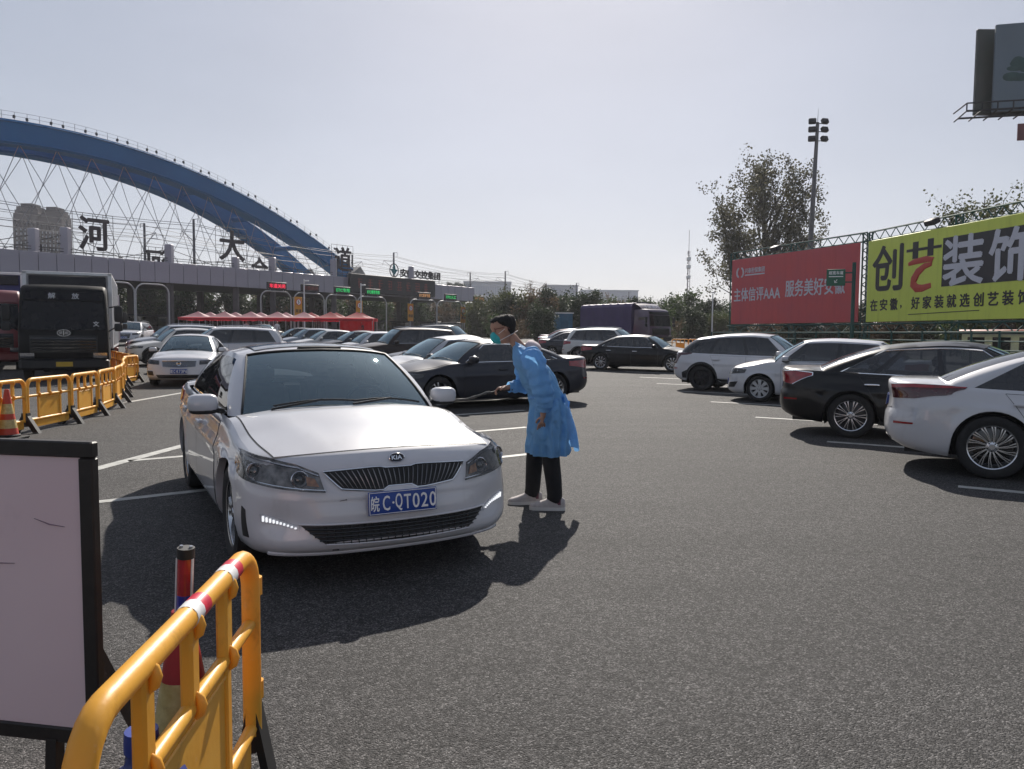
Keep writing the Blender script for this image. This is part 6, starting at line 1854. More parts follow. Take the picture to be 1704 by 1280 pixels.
# ------------------------------------------------------------------ trucks
def truck(name, label, loc, rz, cabm, boxm, boxkind, texts=None, W=2.35, cabh=2.9, boxh=3.35, boxl=7.0, plate=True, group='trucks', dark=True, tag_txt=None):
    t = thing(name, label, 'truck', loc, rz, group)
    hw = W / 2
    # cab: side outline swept across with rounded corners
    prof = [(-1.95, .62), (-.05, .62), (.02, .75), (.03, 1.25), (-.02, 1.45), (-.20, cabh - .42), (-.30, cabh - .16), (-.5, cabh - .03), (-.9, cabh), (-1.95, cabh)]
    rows = []
    for y, ins in ((-hw, .10), (-hw + .03, .04), (-hw + .10, .0), (-hw * .5, -.025), (0, -.035), (hw * .5, -.025), (hw - .10, .0), (hw - .03, .04), (hw, .10)):
        rows.append([Vector((x - (ins if x > -1 else 0), y * (1 - .04 * max(0, z - 1.5)), z - (ins * .6 if z > cabh - .1 else 0))) for x, z in prof])
    m = MB(); m.grid(rows, closeu=True)
    for r_ in (rows[0], rows[-1]): m.add(r_, [tuple(range(len(r_)))])
    cab = m.build('cab', cabm, t, sharp=35)
    def fx(z):     # front face x at height z
        return float(np.interp(z, [.62, .75, 1.25, 1.45, cabh - .42, cabh - .16], [-.05, .02, .03, -.02, -.20, -.30])) + .045
    def front(nm, mm, y0, y1, z0, z1, off=.006, parent=None, dep=.02, n=6):
        q = MB(); R0 = []
        for i in range(n + 1):
            z = z0 + (z1 - z0) * i / n
            R0.append([Vector((fx(z) + off - .03 * (abs(y) / hw) ** 4 - .008, y * (1 - .04 * max(0, z - 1.5)), z)) for y in np.linspace(y0, y1, 9)])
        q.grid(R0)
        B_ = [[p - Vector((dep, 0, 0)) for p in r_] for r_ in R0]
        q.grid([R0[0], B_[0]]); q.grid([R0[-1], B_[-1]]); q.grid([[r_[0] for r_ in R0], [r_[0] for r_ in B_]]); q.grid([[r_[-1] for r_ in R0], [r_[-1] for r_ in B_]])
        return q.build(nm, mm, parent or t, sharp=50)
    TG = mat('truck_dark_glass', (.006, .006, .008), .08, spec=.25, var=.1)
    ws = front('windscreen', TG, -hw + .09, hw - .09, 1.55, cabh - .52, .008)
    front('sun_visor', TG if dark else cabm, -hw + .12, hw - .12, cabh - .47, cabh - .22, .03)
    gr = front('grille', BLACK, -hw + .30, hw - .30, .86, 1.38, .010)
    for k in range(5): front('grille_bar', GLOSSBLK, -hw + .34, hw - .34, .90 + k * .095, .935 + k * .095, .03, gr, .02, 2)
    for sg in (-1, 1):
        h_ = front('headlight', LAMPCLR, min(sg * (hw - .05), sg * (hw - .42)), max(sg * (hw - .05), sg * (hw - .42)), .70, .86, .03)
        q = MB(); q.bar((-.35, sg * (hw + .03), 2.25), (-.10, sg * (hw + .30), 2.30), .035); q.bar((-.3, sg * (hw - .02), 1.5), (-.10, sg * (hw + .26), 1.68), .03); q.build('mirror_arm', BLACK, t)
        q = MB(); superell(q, (-.08, sg * (hw + .28), 2.05), (.12, .24, .50), .4); superell(q, (-.08, sg * (hw + .28), 1.64), (.12, .24, .24), .4); q.build('mirror', BLACK, t)
        q = MB(); q.box((-.9, sg * (hw * .955 - .005), 2.0), (.95, .03, .62), 0, bev=.01); q.build('side_window', GLOSSBLK, t)
        q = MB(); q.box((-.80, sg * (hw + .006), 1.3), (.14, .03, .035)); q.build('handle', BLACK, t)
        q = MB(); q.box((-.9, sg * (hw - .12), .48), (1.2, .2, .28), bev=.05); q.build('step', BLACK, t)
    bp = MB(); bp.box((-.06, 0, .52), (.30, W - .02, .36), bev=.08); bo = bp.build('bumper', cabm if not dark else BLACK, t)
    q = MB(); q.box((.10, 0, .52), (.012, .44, .14)); po = q.build('number_plate', PLATEY, bo, smooth=False)
    em = MB(); zc = 1.46
    em.tube([Vector((fx(zc) + .03, .17 * math.cos(a), zc + .095 * math.sin(a))) for a in [2 * math.pi * i / 24 for i in range(24)]], .012, 6, closed=True)
    em.bar((fx(zc) + .03, 0, zc - .07), (fx(zc) + .03, 0, zc + .07), .02)
    for sg in (-1, 1):
        for k in (-.03, .0, .03): em.bar((fx(zc) + .03, sg * .03, zc + k), (fx(zc) + .03, sg * (.12 if k else .13), zc + k), .012)
    em.build('badge', ALLOY, t)
    if texts:
        for i, (ch, y) in enumerate(texts): text('lettering', ch, .20, mat('worn_white_lettering', (.45, .45, .46), .5, var=.3, scale=30), t, frame((fx(cabh - .34) + .045, y, cabh - .345), (0, 1, 0), (-.4, 0, 1)), ext=.004, off=.004)
    # chassis and wheels
    q = MB(); q.box((-1.2 - boxl / 2, 0, .78), (boxl + 2.2, .9, .25)); q.build('chassis', BLACK, t, smooth=False)
    ty, ri = wheel_meshes(.50, 'dark')
    for x in (-.95, -2.2 - boxl * .55, -2.2 - boxl * .55 - 1.25):
        for sg in (-1, 1):
            w = obj('wheel', None, t, (x, sg * (hw - .16), .50)); w.rotation_euler = (0, 0, 0 if sg > 0 else math.pi)
            obj('tyre', ty, w); obj('rim', ri, w)
    # cargo body
    bx0, bx1 = -2.1 - boxl, -2.1
    bh = .95
    bw = W * 1.06
    if boxkind == 'van':
        q = MB(); q.box(((bx0 + bx1) / 2, 0, (bh + boxh) / 2), (boxl, bw, boxh - bh), bev=.02); bo = q.build('cargo_box', boxm, t, sharp=30)
        for sg in (-1, 1):
            q = MB(); q.box((bx1 + .03, sg * (bw / 2 - .06), (bh + boxh) / 2), (.08, .12, boxh - bh), bev=.01); q.build('corner_post', WPAINT, bo)
        q = MB(); q.box((bx1 + .03, 0, boxh - .05), (.08, bw, .10), bev=.01); q.build('top_rail', WPAINT, bo)
        q = MB(); q.box((bx1 + .05, 0, boxh - .31), (.10, bw - .35, .36), bev=.02); q.build('cooler_recess', DARKST, bo)
        for k in range(int(boxl / .5)):
            for sg in (-1, 1):
                q = MB(); q.box((bx0 + .25 + k * .5, sg * (bw / 2 + .006), (bh + boxh) / 2), (.05, .02, boxh - bh - .2)); q.build('side_rib', boxm, bo, smooth=False)
    else:
        rows = []
        for i in range(29):
            x = bx0 + (bx1 - bx0) * i / 28; k = .03 * (1 if i % 4 == 0 else -.4)
            rows.append([Vector((x, -bw / 2 - k, bh)), Vector((x, -bw / 2 - k, boxh - .25)), Vector((x, -bw / 2 + .2, boxh + k)), Vector((x, 0, boxh + .10 + k)), Vector((x, bw / 2 - .2, boxh + k)), Vector((x, bw / 2 + k, boxh - .25)), Vector((x, bw / 2 + k, bh))])
        q = MB(); q.grid(rows)
        for r_ in (rows[0], rows[-1]): q.add(r_, [tuple(range(7))])
        q.build('tarpaulin', boxm, t, sharp=25)
        q = MB(); rows = [[Vector((-2.1 + 1.1 * f, y, boxh + .02 - (.55 * f ** 2) - .04 * abs(y))) for y in np.linspace(-hw + .1, hw - .1, 7)] for f in np.linspace(0, 1, 6)]; q.grid(rows); q.build('wind_deflector', cabm, t)
    if tag_txt: text('lettering', tag_txt, .30, TXTW, t, frame((-1.12, 0, boxh - .30), (0, 1, 0), (-.9, 0, 1)), ext=.004, off=.004, width=1.6)
    return t
CABK = mat('black_truck_paint', (.008, .008, .008), .6, spec=.25, var=.2); CABR = paint('red_truck_paint', (.16, .012, .014), rough=.45); CABP = paint('purple_truck_paint', (.055, .022, .06), rough=.5)
BOXW = mat('white_cargo_panel', (.55, .55, .56), .5, var=.06, scale=.8); TARPP = mat('purple_tarpaulin', (.050, .030, .11), .65, var=.15, scale=1.2); BOXB = mat('blue_cargo_panel', (.05, .055, .19), .5, var=.1)
tt = truck('box_truck', 'black cab lorry with a white box body standing behind the barriers', (-13.5, 23.2, 0), R(-64.2), CABK, BOXW, 'van', (('解', -.30), ('放', .32)), W=2.38, cabh=2.92, boxh=3.42)
text('lettering', '文', .17, MATS['worn_white_lettering'], tt, frame((-.02, .86, 1.74), (0, 1, 0), (-.15, 0, 1)), ext=.003, off=.006)
truck('cargo_truck', 'red cab lorry with a blue body at the left edge behind the black lorry', (-19.2, 28.0, .03), R(-58), CABR, BOXB, 'van', None, W=2.4, cabh=3.0, boxh=3.75, dark=False)
truck('cargo_truck', 'red cab lorry peeping out right of the black lorry', (-19.75, 36.0, .12), R(-63), CABR, BOXB, 'van', None, W=2.4, cabh=3.25, boxh=3.2, dark=False)
truck('tarpaulin_truck', 'purple lorry with a tarpaulin body parked before the trees on the right', (12.1, 63, gz(63)), R(-58), CABP, TARPP, 'tarp', None, W=2.45, cabh=2.95, boxh=3.45, dark=True, tag_txt='中国重汽')
# edge of a white frame at the far left
t = thing('trolley', 'white metal trolley frame just showing at the left edge before the lorry', 'trolley', (-9.05, 12.9, 0), 0)
m = MB(); m.bar((.0, 0, .1), (.0, 0, 1.05), .06); m.bar((-.9, 0, 1.05), (.03, 0, 1.05), .05); m.bar((-.9, 0, .35), (.03, 0, .35), .05); m.bar((-.9, 0, .1), (-.9, 0, 1.05), .06); m.build('frame', WPAINT, t, smooth=False)
for x in (-.85, -.05):
    m = MB(); m.lathe([(0, -.03), (.10, -.03), (.10, .03), (0, .03)], 14, 0, Matrix.Translation((x, 0, .10)) @ Matrix.Rotation(R(90), 4, 'X')); m.build('wheel', RUBBER, t)

# ------------------------------------------------------------------ billboards
TRUSS = mat('green_truss_paint', (.010, .07, .06), .7, 0, var=.15, scale=2)
def lattice(t, nm, a, b, side, n, w=.30, r_=.055):
    """a flat-sided truss between a and b, chords spread along side"""
    a, b, s = Vector(a), Vector(b), Vector(side).normalized() * w / 2
    m = MB(); m.tube([a + s, b + s], r_, 5); m.tube([a - s, b - s], r_, 5); m.build(nm, TRUSS, t)
    z = MB()
    for i in range(n):
        p, q = a.lerp(b, i / n), a.lerp(b, (i + .5) / n); q2 = a.lerp(b, (i + 1) / n)
        z.tube([p - s, q + s], r_ * .65, 4); z.tube([q + s, q2 - s], r_ * .65, 4)
    z.build('lacing', TRUSS, t)
def hoarding(label, x0, y0, dx, dy, L, face, name='billboard'):
    d = Vector((dx, dy, 0)).normalized(); nrm = Vector((d.y, -d.x, 0))
    if nrm.dot(Vector((-x0, -y0, 0))) < 0: nrm = -nrm
    t = thing(name, label, 'billboard', (x0, y0, 0), math.atan2(d.y, d.x), 'roadside billboards')
    z0, z1 = 2.42, 7.42
    m = MB(); m.box((L / 2, 0, (z0 + z1) / 2), (L, .10, z1 - z0), bev=.015); pan = m.build('panel', face, t)
    lattice(t, 'top_chord', (-.5, .35, z1 + .35), (L + .2, .35, z1 + .35), (0, 0, 1), int(L / .9), .55)
    lattice(t, 'bottom_chord', (-.5, .0, z0 - .40), (L + .2, .0, z0 - .40), (0, 0, 1), int(L / 1.3), .55)
    for u in (-.45, L * .5, L + .12):
        lattice(t, 'post', (u, .35, .5), (u, .35, z1 + .6), (1, 0, 0), 14, .5)
    m = MB(); m.box((L * .38, .05, z1 + .45), (.75, .5, .32), 0, Euler((R(25), 0, 0)).to_matrix(), bev=.04); m.build('floodlight', DARKST, t)
    return t, pan
def face_text(t, pan, s_, u, v, size, m, width=None, off=None, ext=.008):
    return text('lettering', s_, size, m, pan, Matrix.Translation((u, -.062, 2.42 + v)) @ Matrix.Rotation(R(90), 4, 'X'), ext=ext, off=size * .012 if off is None else off, width=width)
REDF = mat('red_hoarding_print', (.62, .085, .085), .55, var=.10, scale=.5, c2=(.54, .085, .10))
YELF = mat('yellow_green_hoarding_print', (.68, .76, .11), .5, var=.05, scale=.4)
for q_ in (REDF, YELF):
    add_dirt(q_, tuple(x * .6 for x in q_.node_tree.nodes['Principled BSDF'].inputs['Base Color'].default_value[:3]), .9, .5, .75, .45, (3, 3, .25))
INK = mat('dark_print', (.018, .016, .022), .5, var=.1); LILAC = mat('pale_print', (.62, .62, .68), .5, var=.04); REDP = mat('red_print', (.52, .05, .03), .5, var=.05)
t, pan = hoarding('red billboard with white slogan, left of the yellow green one', 17.3, 61, 4.56, -12.0, 12.9, REDF)
face_text(t, pan, '主体信评AAA', 3.0, 2.25, 1.1, LILAC, 5.3); face_text(t, pan, '服务美好安徽', 9.0, 2.45, 1.25, LILAC, 5.6)
face_text(t, pan, '兴泰担保集团', 2.75, 4.05, .42, LILAC, 2.3); m = MB(); m.box((2.75, -.058, 2.42 + 3.72), (2.3, .014, .10)); m.build('logo_underline', LILAC, pan, smooth=False)
for sg in (-1, 1):
    m = MB(); m.tube([(1.05 + sg * .08 + sg * .30 * math.cos(a), -.06, 2.42 + 3.95 + .36 * math.sin(a)) for a in [-1.25 + 2.5 * i / 10 for i in range(11)]], .075, 5); m.build('logo_arc', LILAC, pan)
t, pan = hoarding('yellow green billboard with a large decorating slogan, right of the red one', 22.15, 48.3, .174, -.985, 14.2, YELF)
face_text(t, pan, '创', 1.9, 3.2, 2.9, INK, 2.7, .055)
for c, dms in (((4.95, 4.02), (2.8, .16)), ((4.30, 4.0), (.46, .95)), ((5.50, 4.05), (.46, .95))):
    m = MB(); m.box((c[0], -.058, 2.42 + c[1]), (dms[0], .014, dms[1])); m.build('print_stroke', INK, pan, smooth=False)
arc = [(3.75, 3.25), (4.2, 3.35), (5.2, 3.42), (5.75, 3.35), (5.6, 3.12), (5.1, 3.05), (4.55, 2.75), (4.25, 2.35), (4.2, 2.1), (4.5, 1.85), (4.95, 1.82), (5.65, 1.95)]
m = MB(); m.tube([(u, -.055, 2.42 + v) for u, v in arc], [.10, .16, .18, .14, .12, .17, .24, .27, .27, .24, .2, .14], 8); m2 = m.build('print_stroke', REDP, pan); m2.scale = (1, .15, 1); m2.location.y = -.050
m = MB(); m.box((9.65, -.056, 2.42 + 3.12), (6.4, .012, 2.6)); m.build('dark_band', INK, pan, smooth=False)
for ch, u in (('装', 7.95), ('饰', 11.1)):
    text('lettering', ch, 2.75, LILAC, pan, Matrix.Translation((u, -.075, 2.42 + 3.12)) @ Matrix.Rotation(R(90), 4, 'X'), ext=.006, off=.06, width=2.75)
for i, ch in enumerate('在安徽，好家装就选创艺装饰'):
    if ch == '，': face_text(t, pan, ',', 3.25, .85, .8, INK)
    else: face_text(t, pan, ch, .75 + i * .93, 1.02, .74, INK, .66, .016)
m = MB(); m.tube([(3.9, -.06, 2.42 + .38), (9.2, -.06, 2.42 + .47)], .02, 4); m.build('print_line', INK, pan)
# green direction sign before the red board
p = at(1391, 462, 42)
t = thing('direction_sign', 'small green road sign on a bracket in front of the red billboard', 'sign', (p.x, 42, 0), R(-18))
m = MB(); m.box((0, 0, p.z), (.95, .05, .90), bev=.02); sp = m.build('plate', mat('road_sign_green', (.01, .11, .06), .5, var=.08), t)
text('lettering', '超宽车道', .2, TXTW, sp, Matrix.Translation((0, -.03, p.z + .25)) @ Matrix.Rotation(R(90), 4, 'X'), ext=.003, off=.004, width=.72); text('lettering', '↓', .3, TXTW, sp, Matrix.Translation((0, -.03, p.z - .2)) @ Matrix.Rotation(R(35), 4, 'Y') @ Matrix.Rotation(R(90), 4, 'X'), ext=.003, off=.004)
m = MB(); m.box((0, -.03, p.z + .05), (.72, .01, .05)); m.build('sign_line', TXTW, sp, smooth=False)
m = MB()
m.bar((.4, .05, p.z + .25), (.9, .05, p.z + .25), .07); m.bar((.4, .05, p.z - .25), (.9, .05, p.z - .25), .07); m.tube([(.9, .05, .3), (.9, .05, p.z + .8)], .10, 10); m.build('post', TRUSS, t)
# green fence along the foot of the boards
t = thing('fence', 'low green rail fence below the two billboards', 'fence', (0, 0, 0))
for z in (1.75, 1.35, .95):
    m = MB(); m.tube([(15.0, 58, z), (17.8, 48.5, z), (20.2, 38, z), (21.5, 30, z)], .035, 5); m.build('rail', TRUSS, t)
fp = [Vector((15.0, 58, 0)), Vector((17.8, 48.5, 0)), Vector((20.2, 38, 0)), Vector((21.5, 30, 0))]
for a, c in zip(fp, fp[1:]):
    for i in range(5):
        p = a.lerp(c, i / 5); m = MB(); m.tube([p, p + Vector((0, 0, 1.8))], .05, 6); m.build('post', TRUSS, t)
# white kiosk under the yellow board
t = thing('kiosk', 'low white kiosk with a red roof edge under the yellow green billboard', 'kiosk', (27.0, 41, gz(41)), R(-75))
m = MB(); m.box((0, 0, .75), (5.2, 2.4, 1.5), bev=.03); m.build('wall', WPAINT, t)
m = MB(); m.box((0, 0, 1.6), (5.6, 2.8, .18), bev=.03); m.build('roof', mat('kiosk_red', (.40, .05, .03), .5, var=.1), t)
for k in range(3):
    m = MB(); m.box((-1.6 + k * 1.6, -1.22, .9), (1.1, .03, .8), bev=.01); m.build('window', GLOSSBLK, t)

# ------------------------------------------------------------------ elevated hoarding, light mast, poles
H0 = at(1650, 187, 53)
t = thing('elevated_billboard', 'large elevated roadside billboard on a column at the top right corner', 'billboard', (H0.x, 53, 0), R(-14))
zb, zt = H0.z, at(1660, 42, 53).z
PICF = mat('faded_picture_print', (.13, .17, .21), .5, var=.08, scale=.3)
m = MB(); m.box((8.5, 0, (zb + zt) / 2), (17, .25, zt - zb), bev=.03); fp_ = m.build('front_panel', PICF, t)
m = MB(); m.box((0, 0, 0), (17, .25, zt - zb), 0, bev=.03); o = m.build('side_panel', mat('dark_picture_print', (.07, .065, .06), .5, c2=(.03, .05, .04), scale=.4), t); o.location = (7.3, 2.6, (zb + zt) / 2); o.rotation_euler = (0, 0, R(14))
random.seed(21)
GP = mat('print_foliage', (.03, .075, .07), .6, var=.3, scale=2)
for k in range(16):
    m = MB(); superell(m, (1.6 + random.uniform(-.6, 2.0), -.128, zb + 2.6 + random.uniform(-.5, .9)), (random.uniform(.6, 1.3), .02, random.uniform(.3, .6)), .9, 0, 10, 7); m.build('print_foliage', GP, fp_)
m = MB()
for y in (-.6, -2.4): m.tube([(-2.2, y, zb - .45), (17, y, zb - .45)], .07, 5)
m.tube([(-2.2, -2.4, zb + .05), (17, -2.4, zb + .05)], .05, 5); m.tube([(-2.2, -2.4, zb + .05), (-2.2, .4, zb + .15)], .05, 5)
x = -2.2
while x < 17: m.tube([(x, .2, zb - .45), (x, -2.5, zb - .45)], .06, 4); m.tube([(x, -2.4, zb - .45), (x, -2.4, zb + .05)], .045, 4); x += .9
m.build('catwalk', DARKST, t)
m = MB(); m.box((9.5, 1.3, zb - .1), (13, .5, .4)); m.build('beam', DARKST, t, smooth=False)
m = MB(); m.tube([(9, 1.5, 0), (9, 1.5, zb)], .75, 20); m.build('column', STEEL, t)
m = MB(); m.box((6.2, -.6, zb - 1.55), (9.6, .12, 1.1), bev=.02); o = m.build('lower_banner', mat('faded_red_banner', (.16, .055, .06), .55, var=.3, scale=1.2), t)
t = thing('flood_mast', 'tall steel flood light mast with six lamps behind the red billboard', 'light', (at(1346, 400, 78).x, 78, gz(78)), 0)
mt = at(1354, 203, 78).z
m = MB(); m.tube([(0, 0, 0), (.12, 0, 8), (.5, 0, mt - 1)], [.34, .28, .16], 12); m.build('pole', mat('mast_grey', (.13, .13, .135), .55, .3, var=.1), t)
m = MB(); m.tube([(.5, 0, mt - 1), (.53, 0, mt + .4)], [.03, .01], 5); m.build('lightning_rod', DARKST, t)
for k, z in enumerate((mt - 1.1, mt - 1.9, mt - 2.8)):
    m = MB(); m.bar((-.75 + .5, 0, z), (.75 + .48, 0, z), .07); m.build('cross_arm', DARKST, t)
    for sg in (-1, 1):
        m = MB(); m.box((.5 + sg * .62, -.25, z + .15), (.72, .42, .55), 0, Euler((R(-25), 0, R(15 * sg))).to_matrix(), bev=.08); m.build('flood_lamp', DARKST, t)
t = thing('lamp_post', 'thin white lamp post at the edge of the trees left of the red billboard', 'lamp', (at(1186, 500, 68).x, 68, gz(68)))
m = MB(); m.tube([(0, 0, 0), (0, 0, 4.4)], [.07, .05], 8); m.build('pole', WPAINT, t); m = MB(); superell(m, (0, 0, 4.5), (.5, .25, .12), .7); m.build('head', WPAINT, t)
t = thing('radio_mast', 'slim distant radio mast above the tree line', 'mast', (at(1146, 440, 300).x, 300, 0))
m = MB()
for a in (0, 2.09, 4.19): m.tube([(.9 * math.cos(a), .9 * math.sin(a), 0), (.35 * math.cos(a), .35 * math.sin(a), 34)], .12, 4)
for k in range(17): m.tube([(.9 - .03 * k, 0, k * 2), (-.45, .75 - .02 * k, k * 2 + 1), (-.45, -.75 + .02 * k, k * 2 + 2)], .07, 4)
m.tube([(0, 0, 33), (0, 0, 42)], .1, 5); m.build('lattice', mat('mast_lilac', (.28, .25, .28), .6, var=.2), t)
for z in (24, 28, 31):
    m = MB(); m.box((0, 0, z), (1.5, 1.5, 1.6), bev=.2); m.build('antenna', WPAINT, t)
t = thing('blue_cabin', 'plain blue site cabin at the foot of the hedge beyond the parked cars', 'cabin', (at(937, 530, 82).x, 82, gz(82)), R(5))
m = MB(); m.box((0, 0, 1.35), (1.7, 2.2, 2.7), bev=.03); m.build('wall', mat('cabin_blue', (.03, .12, .20), .6, var=.1), t)
m = MB(); m.box((0, 0, 2.75), (1.9, 2.4, .12)); m.build('roof', WPAINT, t, smooth=False); m = MB(); m.box((0, -1.115, 1.0), (.8, .03, 2.0), bev=.01); m.build('door', mat('cabin_door', (.025, .10, .17), .6, var=.1), t)

# ------------------------------------------------------------------ far buildings
def block(name, label, px0, px1, py, Y, wallm, floors, depth=18, cols=14, group=None):
    a, c = at(px0, py, Y), at(px1, py, Y); w = c.x - a.x; h = a.z
    t = thing(name, label, 'building', ((a.x + c.x) / 2, Y, 0), 0, group)
    m = MB(); m.box((0, depth / 2, h / 2), (w, depth, h)); wo = m.build('wall', wallm, t, smooth=False)
    m = MB(); m.box((0, depth / 2, h + .3), (w + .8, depth + .8, .6)); m.build('roof', wallm, t, smooth=False)
    wd_ = w / cols * .55; fh = (h - 1) / floors
    wm = MB(); wm.box((0, 0, 0), (wd_, .2, fh * .5)); me = wm.mesh('window', mat('far_window', (.42, .45, .52), .5, var=.1), False)  # pane colour lightened towards the wall, haze painted in
    for i in range(cols):
        for j in range(floors):
            obj('window', me, wo, (-w / 2 + w * (i + .5) / cols, -.06, 1 + fh * (j + .55)))
    return t
FARW = mat('far_hazed_wall', (.50, .52, .58), .8, var=.08, scale=.1)  # distance haze put into the wall colour, lightened towards the sky
block('office_block', 'long pale flat roofed building beyond the railway, right of the company sign', 772, 850, 470, 430, FARW, 3, cols=20)
block('office_block', 'pale blue flat roofed building beyond the railway, behind the masted trees', 905, 962, 476, 420, FARW, 3, cols=12)
block('office_block', 'pale low warehouse beyond the railway above the purple truck', 968, 1062, 484, 460, FARW, 2, cols=16)
TW = mat('tower_block_wall', (.05, .042, .048), .85, var=.08, scale=.05)
t = thing('apartment_tower', 'pair of joined high rise apartment towers seen hazily under the arch', 'building', (at(60, 400, 320).x, 320, 0))
for x0, x1, py in ((20, 62, 341), (64, 101, 347)):
    a, c = at(x0, py, 320), at(x1, py, 320); w = c.x - a.x; h = a.z; cx = (a.x + c.x) / 2 - t.location.x
    m = MB(); m.box((cx, 4, (h - 3) / 2), (w, 8, h - 3), bev=.4); wo = m.build('tower_body', TW, t, sharp=30)
    for k, ww in enumerate((.94, .80, .45)):
        m = MB(); m.box((cx, 4, h - 3 + 1.3 * k + .6), (w * ww, 6, 1.3)); m.build('crown_step', TW, wo, smooth=False)
    pm2 = MB(); pm2.box((0, 0, 0), (w * .07, .8, h - 6)); me = pm2.mesh('bay_strip', mat('tower_bay', (.07, .06, .066), .8, var=.05), False)
    for i in range(6): obj('bay_strip', me, wo, (cx - w / 2 + w * (i + .5) / 6, -.3, (h - 6) / 2))
    fl = MB(); fl.box((0, 0, 0), (w * .06, .3, .9)); me = fl.mesh('window', mat('far_window', (.1, .12, .15), .3, var=.1), False)
    for i in range(6):
        for j in range(20): obj('window', me, wo, (cx - w / 2 + w * (i + 1) / 6 - w / 12 + w / 12, -.15, 8 + j * (h - 16) / 20))

# ------------------------------------------------------------------ trees
def leaf_mesh(name, pts, size, m, seed):
    rng = np.random.default_rng(seed); n = len(pts); P = np.asarray(pts, float)
    u = rng.normal(size=(n, 3)); u /= np.linalg.norm(u, axis=1)[:, None]; v = rng.normal(size=(n, 3)); v -= (v * u).sum(1)[:, None] * u; v /= np.linalg.norm(v, axis=1)[:, None]
    sz = size * rng.uniform(.6, 1.3, (n, 1)); u *= sz * .5; v *= sz * .36
    V = np.stack([P - u, P + v, P + u, P - v], 1).reshape(-1, 3)
    me = bpy.data.meshes.new(name); me.vertices.add(4 * n); me.vertices.foreach_set('co', V.ravel())
    me.loops.add(4 * n); me.loops.foreach_set('vertex_index', np.arange(4 * n)); me.polygons.add(n); me.polygons.foreach_set('loop_start', np.arange(0, 4 * n, 4)); me.polygons.foreach_set('loop_total', np.full(n, 4))
    me.update(); me.validate(); me.materials.append(m)
    return me
def tree_meshes(h, rad, zlow, nleaf, lsize, lm, bm_, seed, limbs=26, fill=.55, wood=1.0, dense=.13):
    """limbs rise from the trunk to points spread through an egg-shaped crown; leaves gather round the twigs"""
    rng = random.Random(seed); m = MB(); tips = []
    r0 = .014 * h * wood; zc, rz_ = (h + zlow) / 2, (h - zlow) / 2
    lean = Vector((rng.uniform(-.04, .04) * h, rng.uniform(-.04, .04) * h, 0))
    def axis(t): return Vector((lean.x * t * t, lean.y * t * t, h * .9 * t))
    m.tube([axis(i / 8) for i in range(9)], [r0 * (1 - .88 * i / 8) + .01 for i in range(9)], 7)
    for k in range(limbs):
        while True:
            v = Vector((rng.uniform(-1, 1), rng.uniform(-1, 1), rng.uniform(-1, 1)))
            if fill < v.length < 1: break
        wob = 1 + .14 * math.sin(3 * math.atan2(v.y, v.x) + seed) + .10 * math.sin(7 * v.z + seed)
        e = Vector((v.x * rad * wob, v.y * rad * wob, zc + v.z * rz_)) + lean * .5
        rr_ = math.hypot(e.x, e.y)
        zb_ = max(zlow * .35, e.z - rr_ * rng.uniform(1.0, 1.7) - .1 * h)
        b = axis(min(.9, zb_ / (h * .9)))
        mid = b.lerp(e, .5) + Vector(((e.x - b.x) * .12, (e.y - b.y) * .12, -.04 * h * rng.random()))
        pts = [b * (1 - t) ** 2 + mid * 2 * t * (1 - t) + e * t * t + Vector((rng.gauss(0, 1), rng.gauss(0, 1), rng.gauss(0, 1))) * .012 * h * t for t in [i / 6 for i in range(7)]]
        rb = r0 * .38
        m.tube(pts, [rb * (1 - .88 * i / 6) + .006 for i in range(7)], 5, cap=False)
        for i in range(3 if fill < .6 else 4, 7):
            for s_ in range(3):
                q = pts[i] + Vector((rng.gauss(0, 1), rng.gauss(0, 1), rng.gauss(.5, .8))) * rad * dense
                m.tube([pts[i], q], [rb * .22 + .004, .004], 4, cap=False); tips += [q, pts[i].lerp(q, .6)]
    nr = np.random.default_rng(seed); T = np.array([tuple(p) for p in tips])
    wgt = nr.random(len(tips)) ** 1.5 + .05; wgt /= wgt.sum()
    idx = nr.choice(len(tips), nleaf, p=wgt)
    P = T[idx] + np.clip(nr.normal(size=(nleaf, 3)), -1.8, 1.8) * rad * dense * .62
    return m.mesh('trunk', bm_), leaf_mesh('crown', P, lsize, lm, seed + 1)
BARK = mat('bark', (.055, .045, .038), .9, var=.3, scale=3, bump=.4, bscale=12)
LF = [translucent('leaf_olive', (.075, .085, .030), .35, .6, .35, .6, c2=(.05, .055, .022)), translucent('leaf_green', (.055, .085, .025), .35, .6, .35, .6, c2=(.03, .055, .018)), translucent('leaf_brown', (.11, .075, .04), .35, .6, .3, .6, c2=(.06, .05, .028)), translucent('leaf_dark', (.035, .05, .022), .3, .6, .3, .5, c2=(.02, .032, .014))]
def tree(label, loc, meshes, rz=0, sc=1.0, group=None, name='tree'):
    t = thing(name, label, 'tree', loc, rz, group); t.scale = (sc, sc, sc)
    obj('trunk', meshes[0], t); obj('crown', meshes[1], t)
    return t
big = tree_meshes(22.4, 7.4, 5.0, 26000, .30, translucent('leaf_tall_tree', (.085, .08, .042), .35, .6, .3, .6, c2=(.05, .05, .026)), BARK, 5, 95, .62, .9, .085)
b0 = at(1270, 500, 95)
tree('tall sparse leaved tree with brownish foliage left of the flood mast', (b0.x, 95, 1.0), big, 0.6)
small = tree_meshes(12, 4.2, 5, 6500, .24, LF[0], BARK, 9, 34, .4)
p = at(1635, 345, 62); tree('tree top showing above the yellow green billboard', (p.x, 62, p.z - 10.2), small, 1.2)
V_ = [tree_meshes(9, 3.7, .2, 7000, .34, LF[i % 4], BARK, 30 + i, 34, .45, .8, .15) for i in range(4)]
thin = [tree_meshes(11, 2.4, 4, 1300, .26, LF[2], BARK, 50 + i, 16, .3, .8, .16) for i in range(2)]
